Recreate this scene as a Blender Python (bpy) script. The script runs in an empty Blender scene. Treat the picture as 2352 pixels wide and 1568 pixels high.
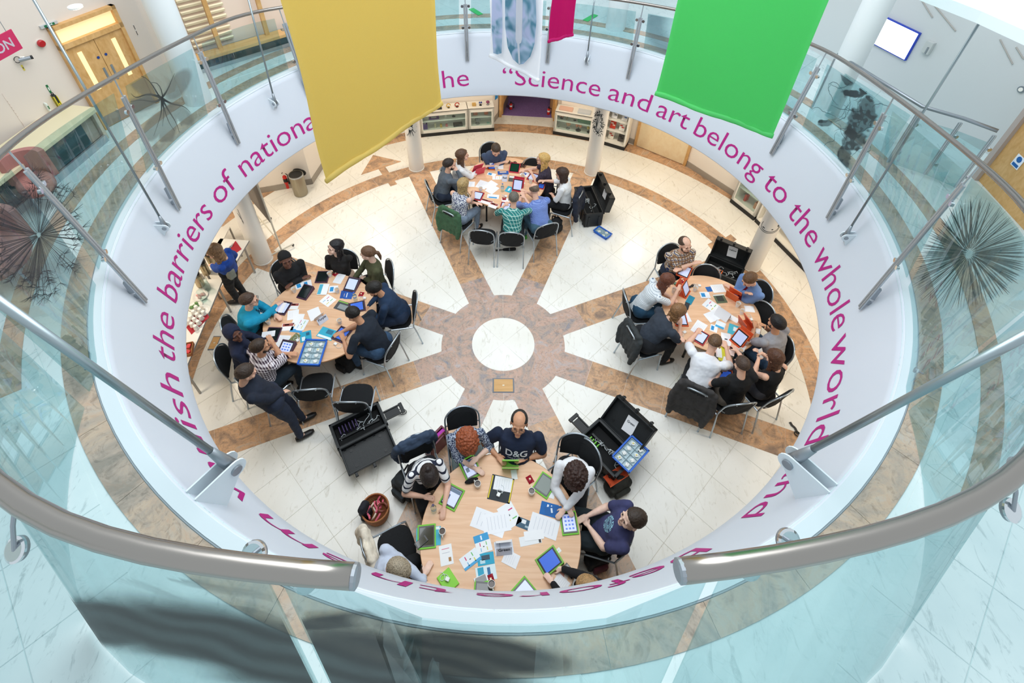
import bpy, bmesh, math, random
from math import sin, cos, pi, radians, atan2, hypot, sqrt
from mathutils import Vector, Matrix, noise
random.seed(7)
SC = bpy.context.scene
COL = SC.collection
WORK = bpy.data.scenes.new('work')            # side scene in which text and modifiers are evaluated
def baked(o):
    WORK.collection.objects.link(o)
    with bpy.context.temp_override(scene=WORK, view_layer=WORK.view_layers[0]):
        dg = bpy.context.evaluated_depsgraph_get(); me = bpy.data.meshes.new_from_object(o.evaluated_get(dg))
    bpy.data.objects.remove(o); return me
# ------------------------------------------------------------------ camera
CAM_POS = Vector((0.00966, -5.03825, 7.43444))
CAM_ROT = Matrix(((0.999419, -0.034064, -0.001063), (0.022269, 0.676337, -0.736255), (0.025799, 0.735804, 0.676703)))
FPX, PX0, PY0 = 1256.62, 1176 - 7.18, 784 - 292.295
cd = bpy.data.cameras.new('camera')
cam = bpy.data.objects.new('camera', cd)
COL.objects.link(cam)
cam.matrix_world = Matrix.Translation(CAM_POS) @ CAM_ROT.to_4x4()
cd.sensor_width = 36; cd.lens = FPX / 2352 * 36
cd.shift_x = 7.18 / 2352; cd.shift_y = -292.295 / 2352
cd.clip_start = 0.02
SC.camera = cam
# ------------------------------------------------------------------ world, lamps, exposure
w = bpy.data.worlds.new('skylight_sky'); SC.world = w; w.use_nodes = True
bgn = w.node_tree.nodes['Background']
bgn.inputs[0].default_value = (0.86, 0.94, 1.0, 1); bgn.inputs[1].default_value = 0.69
SC.view_settings.view_transform = 'Standard'; SC.view_settings.look = 'None'
SC.view_settings.exposure = 0.42; SC.view_settings.gamma = 1.0
SC.view_settings.use_curve_mapping = False
def area(name, loc, size, power, col, rot=(0, 0, 0), shape='DISK'):
    l = bpy.data.lights.new(name, 'AREA'); l.shape = shape; l.size = size; l.energy = power; l.color = col
    o = bpy.data.objects.new(name, l); o.location = loc; o.rotation_euler = rot; COL.objects.link(o)
    return o
area('skylight_lamp', (0, 0, 9.6), 7.0, 420, (0.93, 0.97, 1.0))
for i in range(10):      # downlights in the soffit of the gallery
    a = radians(-108 + i * 24)
    area('soffit_lamp', (5.2 * sin(a), 5.2 * cos(a), 2.2), 0.35, 16, (1.0, 0.86, 0.68))
for x, y in ((-6.2, 0.2), (-5.6, 2.2), (-4.4, 4.6)):
    area('gallery_lamp', (x, y, 5.9), 0.4, 14, (1.0, 0.84, 0.66))

# ------------------------------------------------------------------ picture geometry helpers (a point of the photo on a given plane of the room)
def ray(px, py):
    return (CAM_ROT @ Vector(((px - PX0) / FPX, -(py - PY0) / FPX, -1.0))).normalized()
def at(px, py, z=0.0):
    d = ray(px, py)
    return CAM_POS + d * ((z - CAM_POS.z) / d.z)
def proj(P):
    q = CAM_ROT.transposed() @ (P - CAM_POS); return PX0 - FPX * q.x / q.z, PY0 + FPX * q.y / q.z
class VPlane:                                  # a vertical wall plane through two floor points
    def __init__(s, A, B):
        s.A = Vector((A[0], A[1], 0)); s.u = (Vector((B[0], B[1], 0)) - s.A).normalized()
        s.n = Vector((-s.u.y, s.u.x, 0))
        if s.n.dot(Vector((CAM_POS.x, CAM_POS.y, 0)) - s.A) < 0: s.n = -s.n
        s.rz = atan2(s.u.y, s.u.x)
    def hit(s, px, py):                        # -> (distance along the wall, height)
        d = ray(px, py); t = (s.A - CAM_POS).dot(s.n) / d.dot(s.n)
        P = CAM_POS + d * t
        return (P - s.A).dot(s.u), P.z
    def pt(s, a, z, out=0.0):
        P = s.A + s.u * a + s.n * out
        return Vector((P.x, P.y, z))
def pol(r, deg, z=0.0):
    a = radians(deg)
    return Vector((r * sin(a), r * cos(a), z))
# ------------------------------------------------------------------ materials
def S(h):
    if isinstance(h, (tuple, list)): return (h[0], h[1], h[2], 1)
    c = [int(h[i:i + 2], 16) / 255 for i in (0, 2, 4)]
    return tuple((x / 12.92 if x <= .04045 else ((x + .055) / 1.055) ** 2.4) for x in c) + (1,)
MATS = {}
def mat(name, col='808080', rough=.6, metal=0, bump=0, bscale=200, var=0, vscale=8, emit=0, coat=0, spec=None, alpha=1):
    if name in MATS: return MATS[name]
    m = bpy.data.materials.new(name); m.use_nodes = True; MATS[name] = m
    nt = m.node_tree; b = nt.nodes['Principled BSDF']; L = nt.links.new
    c = S(col); b.inputs['Base Color'].default_value = c
    b.inputs['Roughness'].default_value = rough; b.inputs['Metallic'].default_value = metal
    if coat: b.inputs['Coat Weight'].default_value = coat
    if spec is not None: b.inputs['Specular IOR Level'].default_value = spec
    if emit: b.inputs['Emission Color'].default_value = c; b.inputs['Emission Strength'].default_value = emit
    tc = nt.nodes.new('ShaderNodeTexCoord')
    if var:
        n = nt.nodes.new('ShaderNodeTexNoise'); n.inputs['Scale'].default_value = vscale; n.inputs['Detail'].default_value = 4
        L(tc.outputs['Object'], n.inputs['Vector'])
        r = nt.nodes.new('ShaderNodeValToRGB')
        r.color_ramp.elements[0].position = .3; r.color_ramp.elements[1].position = .7
        r.color_ramp.elements[0].color = tuple(max(0, x * (1 - var)) for x in c[:3]) + (1,)
        r.color_ramp.elements[1].color = tuple(min(1, x * (1 + var)) for x in c[:3]) + (1,)
        L(n.outputs['Fac'], r.inputs['Fac']); L(r.outputs['Color'], b.inputs['Base Color'])
    if bump:
        n2 = nt.nodes.new('ShaderNodeTexNoise'); n2.inputs['Scale'].default_value = bscale
        L(tc.outputs['Object'], n2.inputs['Vector'])
        bp = nt.nodes.new('ShaderNodeBump'); bp.inputs['Strength'].default_value = bump; bp.inputs['Distance'].default_value = .01
        L(n2.outputs['Fac'], bp.inputs['Height']); L(bp.outputs['Normal'], b.inputs['Normal'])
    return m
def nodes_mat(name, build):
    if name in MATS: return MATS[name]
    m = bpy.data.materials.new(name); m.use_nodes = True; MATS[name] = m
    build(m.node_tree, m.node_tree.nodes['Principled BSDF'])
    return m
def N(nt, t, **kw):
    n = nt.nodes.new(t)
    for k, v in kw.items():
        if k.startswith('i_'): n.inputs[k[2:].replace('_', ' ')].default_value = v
        else: setattr(n, k, v)
    return n
def ramp(nt, src, stops):
    r = nt.nodes.new('ShaderNodeValToRGB'); e = r.color_ramp.elements
    while len(e) < len(stops): e.new(.5)
    for i, (p, c) in enumerate(stops): e[i].position = p; e[i].color = S(c)
    nt.links.new(src, r.inputs['Fac']); return r.outputs['Color']
def mixc(nt, fac, a, b, mode='MIX'):
    m = nt.nodes.new('ShaderNodeMix'); m.data_type = 'RGBA'; m.blend_type = mode
    for s, v in ((m.inputs[0], fac), (m.inputs[6], a), (m.inputs[7], b)):
        if hasattr(v, 'is_linked'): nt.links.new(v, s)
        elif isinstance(v, (int, float)): s.default_value = v
        else: s.default_value = S(v)
    return m.outputs[2]
def wpos(nt):
    return nt.nodes.new('ShaderNodeNewGeometry').outputs['Position']
def marble_white(base, vein, rough):
    def f(nt, b):
        P = wpos(nt)
        n = N(nt, 'ShaderNodeTexNoise', i_Scale=1.1, i_Detail=6.0); nt.links.new(P, n.inputs['Vector'])
        m1 = N(nt, 'ShaderNodeMapping'); m1.inputs['Scale'].default_value = (14, 5, 5); m1.inputs['Rotation'].default_value = (0, 0, .8); nt.links.new(P, m1.inputs['Vector'])
        n2 = N(nt, 'ShaderNodeTexNoise', i_Scale=1.0, i_Detail=8.0, i_Roughness=.7, i_Distortion=1.2); nt.links.new(m1.outputs[0], n2.inputs['Vector'])
        c1 = ramp(nt, n.outputs['Fac'], [(.3, base), (.7, 'fbfaf4' if base > 'd' else 'd8e6e6')])
        c2 = ramp(nt, n2.outputs['Fac'], [(.56, 'ffffff'), (.72, vein)])
        nt.links.new(mixc(nt, .7, c1, c2, 'MULTIPLY'), b.inputs['Base Color'])
        b.inputs['Roughness'].default_value = rough
        b.inputs['Coat Weight'].default_value = .3; b.inputs['Coat Roughness'].default_value = .12
    return f
def marble_brown(cols, sc, rough):
    def f(nt, b):
        P = wpos(nt)
        n = N(nt, 'ShaderNodeTexNoise', i_Scale=sc, i_Detail=7.0, i_Roughness=.65, i_Distortion=1.5); nt.links.new(P, n.inputs['Vector'])
        n2 = N(nt, 'ShaderNodeTexNoise', i_Scale=sc * 4, i_Detail=6.0, i_Roughness=.7, i_Distortion=2.0); nt.links.new(P, n2.inputs['Vector'])
        c1 = ramp(nt, n.outputs['Fac'], [(.32, cols[0]), (.44, cols[1]), (.54, cols[2]), (.66, cols[3])])
        c2 = ramp(nt, n2.outputs['Fac'], [(.3, '8d7f74'), (.5, 'ffffff'), (.7, 'ffe9da')])
        nt.links.new(mixc(nt, .55, c1, c2, 'MULTIPLY'), b.inputs['Base Color'])
        b.inputs['Roughness'].default_value = rough
        b.inputs['Coat Weight'].default_value = .3; b.inputs['Coat Roughness'].default_value = .12
    return f
M_TILE = nodes_mat('white_marbled_vinyl', marble_white('efece2', 'c9c3b6', .28))
M_TILE2 = nodes_mat('gallery_marbled_vinyl', marble_white('bcd0d3', 'a2b2b5', .32))
M_BROWN = nodes_mat('brown_marbled_vinyl', marble_brown(('8c7768', 'b8977a', 'd6ab84', 'c4ae98'), 3.2, .3))
M_HUB = nodes_mat('mauve_marbled_vinyl', marble_brown(('8c8d97', 'b3a195', 'c9a896', 'beb4b2'), 3.0, .3))
M_GBAND = nodes_mat('gallery_band_vinyl', marble_brown(('8a8378', 'a79a8c', 'b8a48f', 'b3aca2'), 1.9, .35))
M_WALL = mat('warm_white_paint', 'f3eadf', .8)
M_WALLU = mat('cool_white_paint', 'cbcfd0', .8)
M_FASCIA = mat('fascia_paint', 'd2d9e3', .55)
M_SOFFIT = mat('soffit_paint', 'f4f1ea', .9)
M_STEEL = mat('brushed_steel', 'b9c0c6', .3, .65)
M_STEELD = mat('satin_steel', '9aa1a8', .4, .7)
M_CHROME = mat('chrome', 'd8dde0', .12, 1.0)
M_MAG = mat('magenta_vinyl', 'b5157f', .5)
M_WHITE = mat('white_lacquer', 'f2f0ea', .4)
M_BLACK = mat('black_plastic', '17191b', .45)
M_PAPER = mat('paper_white', 'f1f2f5', .7)
def wood(name, a, b_, sc=1.0, rough=.45):
    def f(nt, b):
        tc = N(nt, 'ShaderNodeTexCoord')
        mp = N(nt, 'ShaderNodeMapping'); mp.inputs['Scale'].default_value = (1.2 * sc, 14 * sc, 6 * sc); nt.links.new(tc.outputs['Object'], mp.inputs['Vector'])
        n = N(nt, 'ShaderNodeTexNoise', i_Scale=1.6, i_Detail=6.0, i_Distortion=.6); nt.links.new(mp.outputs[0], n.inputs['Vector'])
        nt.links.new(ramp(nt, n.outputs['Fac'], [(.3, a), (.7, b_)]), b.inputs['Base Color'])
        b.inputs['Roughness'].default_value = rough
    return nodes_mat(name, f)
M_BEECH = wood('beech_laminate', 'e0b088', 'efc6a2')
M_OAK = wood('oak_door', 'c9995a', 'dcb077', 1.0, .5)
M_PLYW = wood('pale_maple', 'ead2a8', 'f1dfba', .8, .5)
def glass_mat(name, tint, refl=1.0):
    if name in MATS: return MATS[name]
    m = bpy.data.materials.new(name); m.use_nodes = True; MATS[name] = m
    nt = m.node_tree; nt.nodes.clear()
    out = N(nt, 'ShaderNodeOutputMaterial'); tr = N(nt, 'ShaderNodeBsdfTransparent'); tr.inputs[0].default_value = S(tint)
    gl = N(nt, 'ShaderNodeBsdfGlossy'); gl.inputs['Roughness'].default_value = .01
    lw = N(nt, 'ShaderNodeLayerWeight'); lw.inputs[0].default_value = .5
    mx = N(nt, 'ShaderNodeMixShader')
    pw = N(nt, 'ShaderNodeMath', operation='POWER'); pw.inputs[1].default_value = 4.0; nt.links.new(lw.outputs['Facing'], pw.inputs[0])
    ml = N(nt, 'ShaderNodeMath', operation='MULTIPLY_ADD'); ml.inputs[1].default_value = .55 * refl; ml.inputs[2].default_value = .04
    nt.links.new(pw.outputs[0], ml.inputs[0]); nt.links.new(ml.outputs[0], mx.inputs[0])
    nt.links.new(tr.outputs[0], mx.inputs[1]); nt.links.new(gl.outputs[0], mx.inputs[2]); nt.links.new(mx.outputs[0], out.inputs[0])
    return m
M_GLASS = glass_mat('balustrade_glass', 'e6f3f4', 1.0)
M_CGLASS = glass_mat('clear_glass', 'f4fbfa', 1.0)
def print_mat(name):                                    # printed film on glass: colour and cover come from the drawn vertex colours
    def f(nt, b):
        vc = N(nt, 'ShaderNodeVertexColor', layer_name='print')
        nt.links.new(vc.outputs['Color'], b.inputs['Base Color']); nt.links.new(vc.outputs['Alpha'], b.inputs['Alpha'])
        b.inputs['Roughness'].default_value = .5
    return nodes_mat(name, f)
M_PRINT = print_mat('printed_film')
# ------------------------------------------------------------------ mesh helpers
def fin(name, bm, m, parent=None, smooth=False, loc=None, rot=None, doubles=0):
    if doubles: bmesh.ops.remove_doubles(bm, verts=bm.verts, dist=doubles)
    me = bpy.data.meshes.new(name); bm.to_mesh(me); bm.free()
    for x in (m if isinstance(m, (list, tuple)) else [m]): me.materials.append(x)
    if smooth: me.polygons.foreach_set('use_smooth', [True] * len(me.polygons))
    o = bpy.data.objects.new(name, me); COL.objects.link(o)
    if parent: o.parent = parent
    if loc is not None: o.location = loc
    if rot is not None: o.rotation_euler = rot
    return o
def tag(o, label=None, cat=None, group=None, kind=None):
    if label: o['label'] = label
    if cat: o['category'] = cat
    if group: o['group'] = group
    if kind: o['kind'] = kind
    return o
def thing(name, label, cat, loc=(0, 0, 0), rz=0.0, group=None):
    o = bpy.data.objects.new(name, None); COL.objects.link(o); o.empty_display_size = .1
    o.location = loc; o.rotation_euler = (0, 0, rz)
    return tag(o, label, cat, group)
def dup(root, loc=None, rz=None, label=None, group=None, keep=None):
    r = root.copy(); COL.objects.link(r)
    if loc is not None: r.location = loc
    if rz is not None: r.rotation_euler = (0, 0, rz)
    if label: r['label'] = label
    if group: r['group'] = group
    for ch in KIDS.get(root.name, root.children):
        c = ch.copy(); COL.objects.link(c); c.parent = r
        for g in ch.children:
            d = g.copy(); COL.objects.link(d); d.parent = c
    return r
KIDS = {}
def BM(): return bmesh.new()
def box(bm, c, s, rz=0.0, rot=None, bev=0, mi=0):
    R = rot if rot is not None else Matrix.Rotation(rz, 4, 'Z')
    mt = Matrix.Translation(c) @ R.to_4x4() @ Matrix.Diagonal((s[0], s[1], s[2], 1))
    r = bmesh.ops.create_cube(bm, size=1, matrix=mt)
    fs = set(f for v in r['verts'] for f in v.link_faces)
    if bev:
        es = set(e for v in r['verts'] for e in v.link_edges)
        rr = bmesh.ops.bevel(bm, geom=list(es), offset=bev, segments=2, affect='EDGES', profile=.6)
        fs = set(rr['faces']) | set(f for f in fs if f.is_valid)
    for f in fs: f.material_index = mi
    return fs
def tube(bm, pts, r, seg=8, caps=True, mi=0, closed=False):
    pts = [Vector(p) for p in pts]; n = len(pts)
    rs = r if isinstance(r, (list, tuple)) else [r] * n
    rings = []; prev = None
    for i, p in enumerate(pts):
        a = pts[(i - 1) % n] if (i > 0 or closed) else p; b = pts[(i + 1) % n] if (i < n - 1 or closed) else p
        t = (b - a).normalized()
        if prev is None:
            up = Vector((0, 0, 1)) if abs(t.z) < .9 else Vector((1, 0, 0))
            s = t.cross(up).normalized()
        else:
            s = (prev - t * prev.dot(t)).normalized()
        prev = s; u = t.cross(s)
        rings.append([bm.verts.new(p + (s * cos(2 * pi * k / seg) + u * sin(2 * pi * k / seg)) * rs[i]) for k in range(seg)])
    for i in range(n if closed else n - 1):
        A, B = rings[i], rings[(i + 1) % n]
        for k in range(seg):
            f = bm.faces.new((A[k], A[(k + 1) % seg], B[(k + 1) % seg], B[k])); f.material_index = mi
    if caps and not closed:
        f = bm.faces.new(rings[0][::-1]); f.material_index = mi; f = bm.faces.new(rings[-1]); f.material_index = mi
def lathe(bm, prof, seg=20, c=(0, 0, 0), mi=0, mt=None):
    c = Vector(c); rings = []
    for r, z in prof:
        vs = []
        for k in range(seg):
            v = Vector((max(r, 1e-4) * cos(2 * pi * k / seg), max(r, 1e-4) * sin(2 * pi * k / seg), z))
            vs.append(bm.verts.new((mt @ v if mt else v) + c))
        rings.append(vs)
    for i in range(len(prof) - 1):
        for k in range(seg):
            f = bm.faces.new((rings[i][k], rings[i][(k + 1) % seg], rings[i + 1][(k + 1) % seg], rings[i + 1][k])); f.material_index = mi
def prism(bm, poly, z0, z1, mi=0, mt=None):
    lo = [Vector((p[0], p[1], z0)) for p in poly]; hi = [Vector((p[0], p[1], z1)) for p in poly]
    if mt: lo = [mt @ v for v in lo]; hi = [mt @ v for v in hi]
    a = [bm.verts.new(v) for v in lo]; b = [bm.verts.new(v) for v in hi]; n = len(poly)
    fs = [bm.faces.new(b), bm.faces.new(a[::-1])]
    for i in range(n): fs.append(bm.faces.new((a[i], a[(i + 1) % n], b[(i + 1) % n], b[i])))
    for f in fs: f.material_index = mi
def ell(bm, c, r, seg=16, rings=10, rot=None, mi=0):
    mt = Matrix.Translation(c) @ (rot.to_4x4() if rot else Matrix()) @ Matrix.Diagonal((r[0], r[1], r[2], 1))
    q = bmesh.ops.create_uvsphere(bm, u_segments=seg, v_segments=rings, radius=1, matrix=mt)
    for v in q['verts']:
        for f in v.link_faces: f.material_index = mi
def frame3(y, z):                                   # rotation whose local Y points along y and Z nearly along z
    y = Vector(y).normalized(); x = y.cross(Vector(z)).normalized(); z = x.cross(y)
    return Matrix((x, y, z)).transposed()
def ringsector(bm, r0, r1, a0, a1, z0, z1, n=6, mi=0):
    # an arc-shaped slab between azimuths a0..a1 (degrees)
    for i in range(n):
        b0 = a0 + (a1 - a0) * i / n; b1 = a0 + (a1 - a0) * (i + 1) / n
        P = [pol(r0, b0), pol(r0, b1), pol(r1, b1), pol(r1, b0)]
        prism(bm, [(p.x, p.y) for p in P], z0, z1, mi)
    bmesh.ops.remove_doubles(bm, verts=bm.verts, dist=1e-5)
def arcslab(bm, r0, r1, a0, a1, z0, z1, n=6, mi=0):
    g = [[bm.verts.new(pol(r, a0 + (a1 - a0) * i / n, z)) for (r, z) in ((r0, z0), (r1, z0), (r1, z1), (r0, z1))] for i in range(n + 1)]
    for i in range(n):
        for k in range(4):
            f = bm.faces.new((g[i][k], g[i][(k + 1) % 4], g[i + 1][(k + 1) % 4], g[i + 1][k])); f.material_index = mi
    bm.faces.new(g[0][::-1]); bm.faces.new(g[-1])
def text_bm(txt, size, align='CENTER', extrude=0.0, italic=0):
    cu = bpy.data.curves.new('lettering', 'FONT'); cu.body = txt; cu.size = size; cu.align_x = align; cu.extrude = extrude; cu.offset = -.004 if size > .5 else size * .02; cu.resolution_u = 3
    o = bpy.data.objects.new('lettering', cu); me = baked(o)
    bm = bmesh.new(); bm.from_mesh(me); bpy.data.meshes.remove(me); bpy.data.curves.remove(cu)
    return bm
# ================================================================== THE SETTING
ZB, ZF0, RF0, RF1 = 3.29, 2.23, 3.865, 4.209         # gallery floor, foot of the fascia, radii of the fascia at foot and top
AZ0 = -2.12                                           # turn of the floor pattern
def rcone(z): return RF0 + (RF1 - RF0) * (z - ZF0) / (ZB - ZF0)
TS, TA = .569, radians(44.25)
bm = BM(); lathe(bm, [(0, -.12), (9.5, -.12), (9.5, -.006), (0, -.006)], 64)
FLOOR = tag(fin('floor', bm, mat('grout', 'd5d1c6', .8)), kind='structure')
# ---- floor tiles: the 300 nearest as parts, the rest joined
def tile_mesh(bm, c, s, z, th, ang):
    h = s / 2 - .0016; b = .003
    v = []
    for (q, zz) in ((h, z - th), (h, z - b), (h - b, z)):
        v.append([bm.verts.new((c[0] + x * q * cos(ang) - y * q * sin(ang), c[1] + x * q * sin(ang) + y * q * cos(ang), zz)) for x, y in ((-1, -1), (1, -1), (1, 1), (-1, 1))])
    for a in (0, 1):
        for k in range(4): bm.faces.new((v[a][k], v[a][(k + 1) % 4], v[a + 1][(k + 1) % 4], v[a + 1][k]))
    bm.faces.new(v[2])
def grid_tiles(keep, nmax, z, m, parent, kname, ax=(sin(TA), cos(TA)), bx=(cos(TA), -sin(TA))):
    L = []
    for i in range(-16, 16):
        for j in range(-16, 16):
            x = (ax[0] * (i + .5) + bx[0] * (j + .5)) * TS; y = (ax[1] * (i + .5) + bx[1] * (j + .5)) * TS
            if keep(x, y): L.append(((x - CAM_POS.x) ** 2 + (y - CAM_POS.y) ** 2, x, y))
    L.sort(); bm = BM(); tile_mesh(bm, (0, 0), TS, 0, .006, pi / 2 - TA)
    me = bpy.data.meshes.new(kname); bm.to_mesh(me); bm.free(); me.materials.append(m)
    for _, x, y in L[:nmax]:
        o = bpy.data.objects.new(kname, me); o.location = (x, y, z); o.parent = parent; COL.objects.link(o)
    if L[nmax:]:
        bm = BM()
        for _, x, y in L[nmax:]: tile_mesh(bm, (x, y), TS, z, .006, pi / 2 - TA)
        tag(fin(kname + '_field', bm, m, parent), kind='stuff')
def in_floor(x, y):
    r = hypot(x, y); return r < 7.3 and not (y < -4.8)
grid_tiles(in_floor, 300, 0.0, M_TILE, FLOOR, 'floor_tile')
# ---- inlaid hub, spokes and ring
g = .0012
for k in range(4):
    bm = BM(); arcslab(bm, .004, .495, 44.25 + 90 * k + .2, 134.25 + 90 * k - .2, 0, .003, 10); fin('hub_tile', bm, M_TILE, FLOOR)
for k in range(8):
    bm = BM(); arcslab(bm, .499, .983, AZ0 + 45 * k + .1, AZ0 + 45 * k + 44.9, 0, .0025, 8); fin('hub_ring_tile', bm, M_HUB, FLOOR)
    a = radians(-22.5 + 45 * k + AZ0); u = Vector((sin(a), cos(a), 0)); n = Vector((cos(a), -sin(a), 0)); r = .955
    i = 0
    while r < 4.66:
        r2 = min(r + TS * (1 if i else .8), 4.69)
        bm = BM(); P = [u * (r + g) - n * .229, u * (r + g) + n * .229, u * (r2 - g) + n * .229, u * (r2 - g) - n * .229]
        prism(bm, [(p.x, p.y) for p in P], 0, .0022); fin('spoke_tile', bm, M_HUB if i < 1 else M_BROWN, FLOOR); r = r2; i += 1
for k in range(60):
    bm = BM(); arcslab(bm, 4.666, 4.985, k * 6 + .02, k * 6 + 5.98, 0, .002, 3); fin('ring_tile', bm, M_BROWN, FLOOR)
for k in range(30):
    bm = BM(); arcslab(bm, 5.98, 6.3, -90 + k * 6 + .02, -90 + k * 6 + 5.98, 0, .002, 3); fin('wall_band_tile', bm, M_BROWN, FLOOR)
def inlay(pts):
    bm = BM(); P = [at(x, y, 0) for x, y in pts]; prism(bm, [(p.x, p.y) for p in P], 0, .0028); fin('inlay_tile', bm, M_BROWN, FLOOR)
inlay([(829, 402), (922, 371), (857, 356)]); inlay([(897, 428), (912, 423), (885, 383), (869, 388)])
inlay([(1625, 561), (1642, 553), (1655, 572), (1640, 580)]); inlay([(1662, 548), (1678, 538), (1692, 550), (1676, 562)])
# ---- gallery slab, fascia, kerb, soffit
bm = BM(); lathe(bm, [(RF0, ZF0), (9.5, ZF0), (9.5, ZB - .006), (RF1 - .02, ZB - .006)], 128)
bm2 = BM(); lathe(bm2, [(RF0 - .002, ZF0), (9.4, ZF0), (9.4, ZF0 + .01), (RF0, ZF0 + .01)], 128)
tag(fin('ceiling', bm2, M_SOFFIT), kind='structure')
GAL = tag(fin('gallery_floor', bm, M_TILE2), kind='structure')
bm = BM()
prof = [(RF0, ZF0 - .012), (RF0 - .012, ZF0 - .004), (RF0 - .012, ZF0 + .01)] + [(rcone(z) - .012, z) for z in (2.4, 2.7, 3.0, 3.2)] + [(RF1 - .012, ZB + .004), (RF1 + .005, ZB + .006)]
lathe(bm, prof, 160)
FASCIA = tag(fin('gallery_fascia', bm, M_FASCIA, smooth=True), kind='structure')
bm = BM(); lathe(bm, [(RF1, ZB - .004), (RF1, ZB + .012), (RF1 + .10, ZB + .012), (RF1 + .10, ZB - .004)], 160)
tag(fin('kerb_strip', bm, mat('kerb_white', 'cdd9de', .4)), kind='structure')
M_GRIM = mat('kerb_groove', '8f9aa0', .6)
bm = BM(); lathe(bm, [(RF1 + .1, ZB - .004), (RF1 + .1, ZB + .006), (RF1 + .112, ZB + .006), (RF1 + .112, ZB - .004)], 160)
fin('kerb_joint', bm, M_GRIM, GAL)
grid_tiles(lambda x, y: 4.75 < hypot(x, y) < 7.4 or (y < -3 and 4.75 < hypot(x, y) < 6.2), 220, ZB - .001, M_TILE2, GAL, 'gallery_tile')
for k in range(40):
    bm = BM(); arcslab(bm, 4.325, 4.52, k * 9 + .02, k * 9 + 8.98, ZB - .004, ZB + .002, 5); fin('band_tile', bm, M_GBAND, GAL)
    if 126 < k * 9 < 234: continue
    bm = BM(); arcslab(bm, 4.8, 4.97, k * 9 + .02, k * 9 + 8.98, ZB - .004, ZB + .002, 5); fin('outer_band_tile', bm, M_GBAND, GAL)
# ---- the quotation on the fascia: each word fitted between its measured azimuths
def wrap_word(txt, a0, a1, zb=2.412, hx=.318, lean=0.0):
    bm = text_bm(txt, 1.0, 'LEFT')
    xs = [v.co.x for v in bm.verts]; x0, x1 = min(xs), max(xs)
    bmesh.ops.triangulate(bm, faces=bm.faces)
    bmesh.ops.subdivide_edges(bm, edges=[e for e in bm.edges if e.calc_length() > .12], cuts=1)
    for v in bm.verts:
        t = (v.co.x - x0) / (x1 - x0); z = zb + v.co.y * hx / .74
        p = pol(rcone(z) - .0165, a0 + t * (a1 - a0), z); v.co = p
    o = fin('word', bm, M_MAG, FASCIA)
    for f in o.data.polygons: pass
    return o
for wd in (('\u201cScience', -2.6, 23.4), ('and', 25.7, 36.9), ('art', 39.0, 47.8), ('belong', 49.8, 69.6), ('to', 71.6, 78.4), ('the', 80.8, 90.6),
           ('whole', 92.6, 110.2), ('world', 111.9, 132.8), ('and', 136.3, 147.8), ('before', 155.2, 182.0), ('them', 184.4, 209.5), ('vanish', 211.8, 236.3),
           ('the', 238.6, 248.2), ('barriers', 251.2, 273.4), ('of', 275.8, 282.3), ('nation', 285.0, 303.6), ('ality.\u201d', 304.2, 322.5), ('Goet', 327.0, 340.6), ('he', 341.6, 348.5)):
    wrap_word(*wd)
# ---- walls of the lower room
def wall(name, A, B, z0, z1, m=M_WALL, th=.08, base=None):
    A = Vector((A[0], A[1], 0)); B = Vector((B[0], B[1], 0)); u = (B - A).normalized(); n = Vector((-u.y, u.x, 0))
    if n.dot(A + B) < 0: n = -n
    bm = BM(); prism(bm, [tuple(p[:2]) for p in (A, B, B + n * th, A + n * th)], z0, z1)
    o = tag(fin(name, bm, m), kind='structure')
    if base:
        bm = BM(); prism(bm, [tuple(p[:2]) for p in (A - n * .012, B - n * .012, B, A)], z0, z0 + base)
        fin('skirting', bm, mat('grey_skirting', 'a39a8e', .6), o)
    return o
LW = [(-6.0, -2.6), (-6.25, 1.4), (-5.385, 3.341), (-4.809, 3.537), (-4.132, 3.786), (-4.05, 4.45), (-3.3, 5.35), (-2.35, 6.02), (-.42, 6.36), (-.30, 6.68)]
RW = [(1.10, 6.58), (1.18, 6.28), (2.75, 5.72), (2.948, 5.601), (3.969, 4.87), (4.792, 3.789), (5.05, 3.8), (5.95, 1.5), (6.2, -2.6)]
for i in range(len(LW) - 1): wall('wall_left', LW[i], LW[i + 1], -.01, ZF0, base=.15 if i != 1 else .0)
for i in range(len(RW) - 1): wall('wall_right', RW[i], RW[i + 1], -.01, ZF0, base=.15 if i != 3 else 0)
for i, (a, b) in enumerate((((-6.0, -2.6), (-4.5, -6.2)), ((-4.5, -6.2), (4.5, -6.2)), ((4.5, -6.2), (6.2, -2.6)))): wall('wall_back', a, b, -.01, ZF0)
# doorway to the carpeted room
wall('wall_far', (-1.6, 9.0), (2.6, 8.9), -.01, ZF0); wall('wall_far', (-1.2, 6.75), (-1.6, 9.0), -.01, ZF0); wall('wall_far', (2.2, 6.6), (2.6, 8.9), -.01, ZF0)
bm = BM(); prism(bm, [(-1.4, 6.74), (2.3, 6.60), (2.6, 9), (-1.6, 9)], 0, .006)
fin('carpet', bm, mat('purple_carpet', '8468a6', .95, var=.18, vscale=60, bump=.5, bscale=300), FLOOR)
D1 = tag(thing('door_1', None, None), kind='structure')
def beam(A, B, z0, z1, th, m, name, parent, off=0):
    A = Vector((A[0], A[1], 0)); B = Vector((B[0], B[1], 0)); u = (B - A).normalized(); n = Vector((-u.y, u.x, 0)) * th / 2
    bm = BM(); prism(bm, [tuple((p)[:2]) for p in (A - n, B - n, B + n, A + n)], z0, z1); return fin(name, bm, m, parent)
beam((-.30, 6.66), (-.24, 6.655), 0, 2.1, .14, M_OAK, 'jamb', D1); beam((1.04, 6.57), (1.10, 6.565), 0, 2.1, .14, M_OAK, 'jamb', D1)
beam((-.30, 6.66), (1.10, 6.565), 2.06, 2.12, .14, M_OAK, 'lintel', D1)
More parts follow.
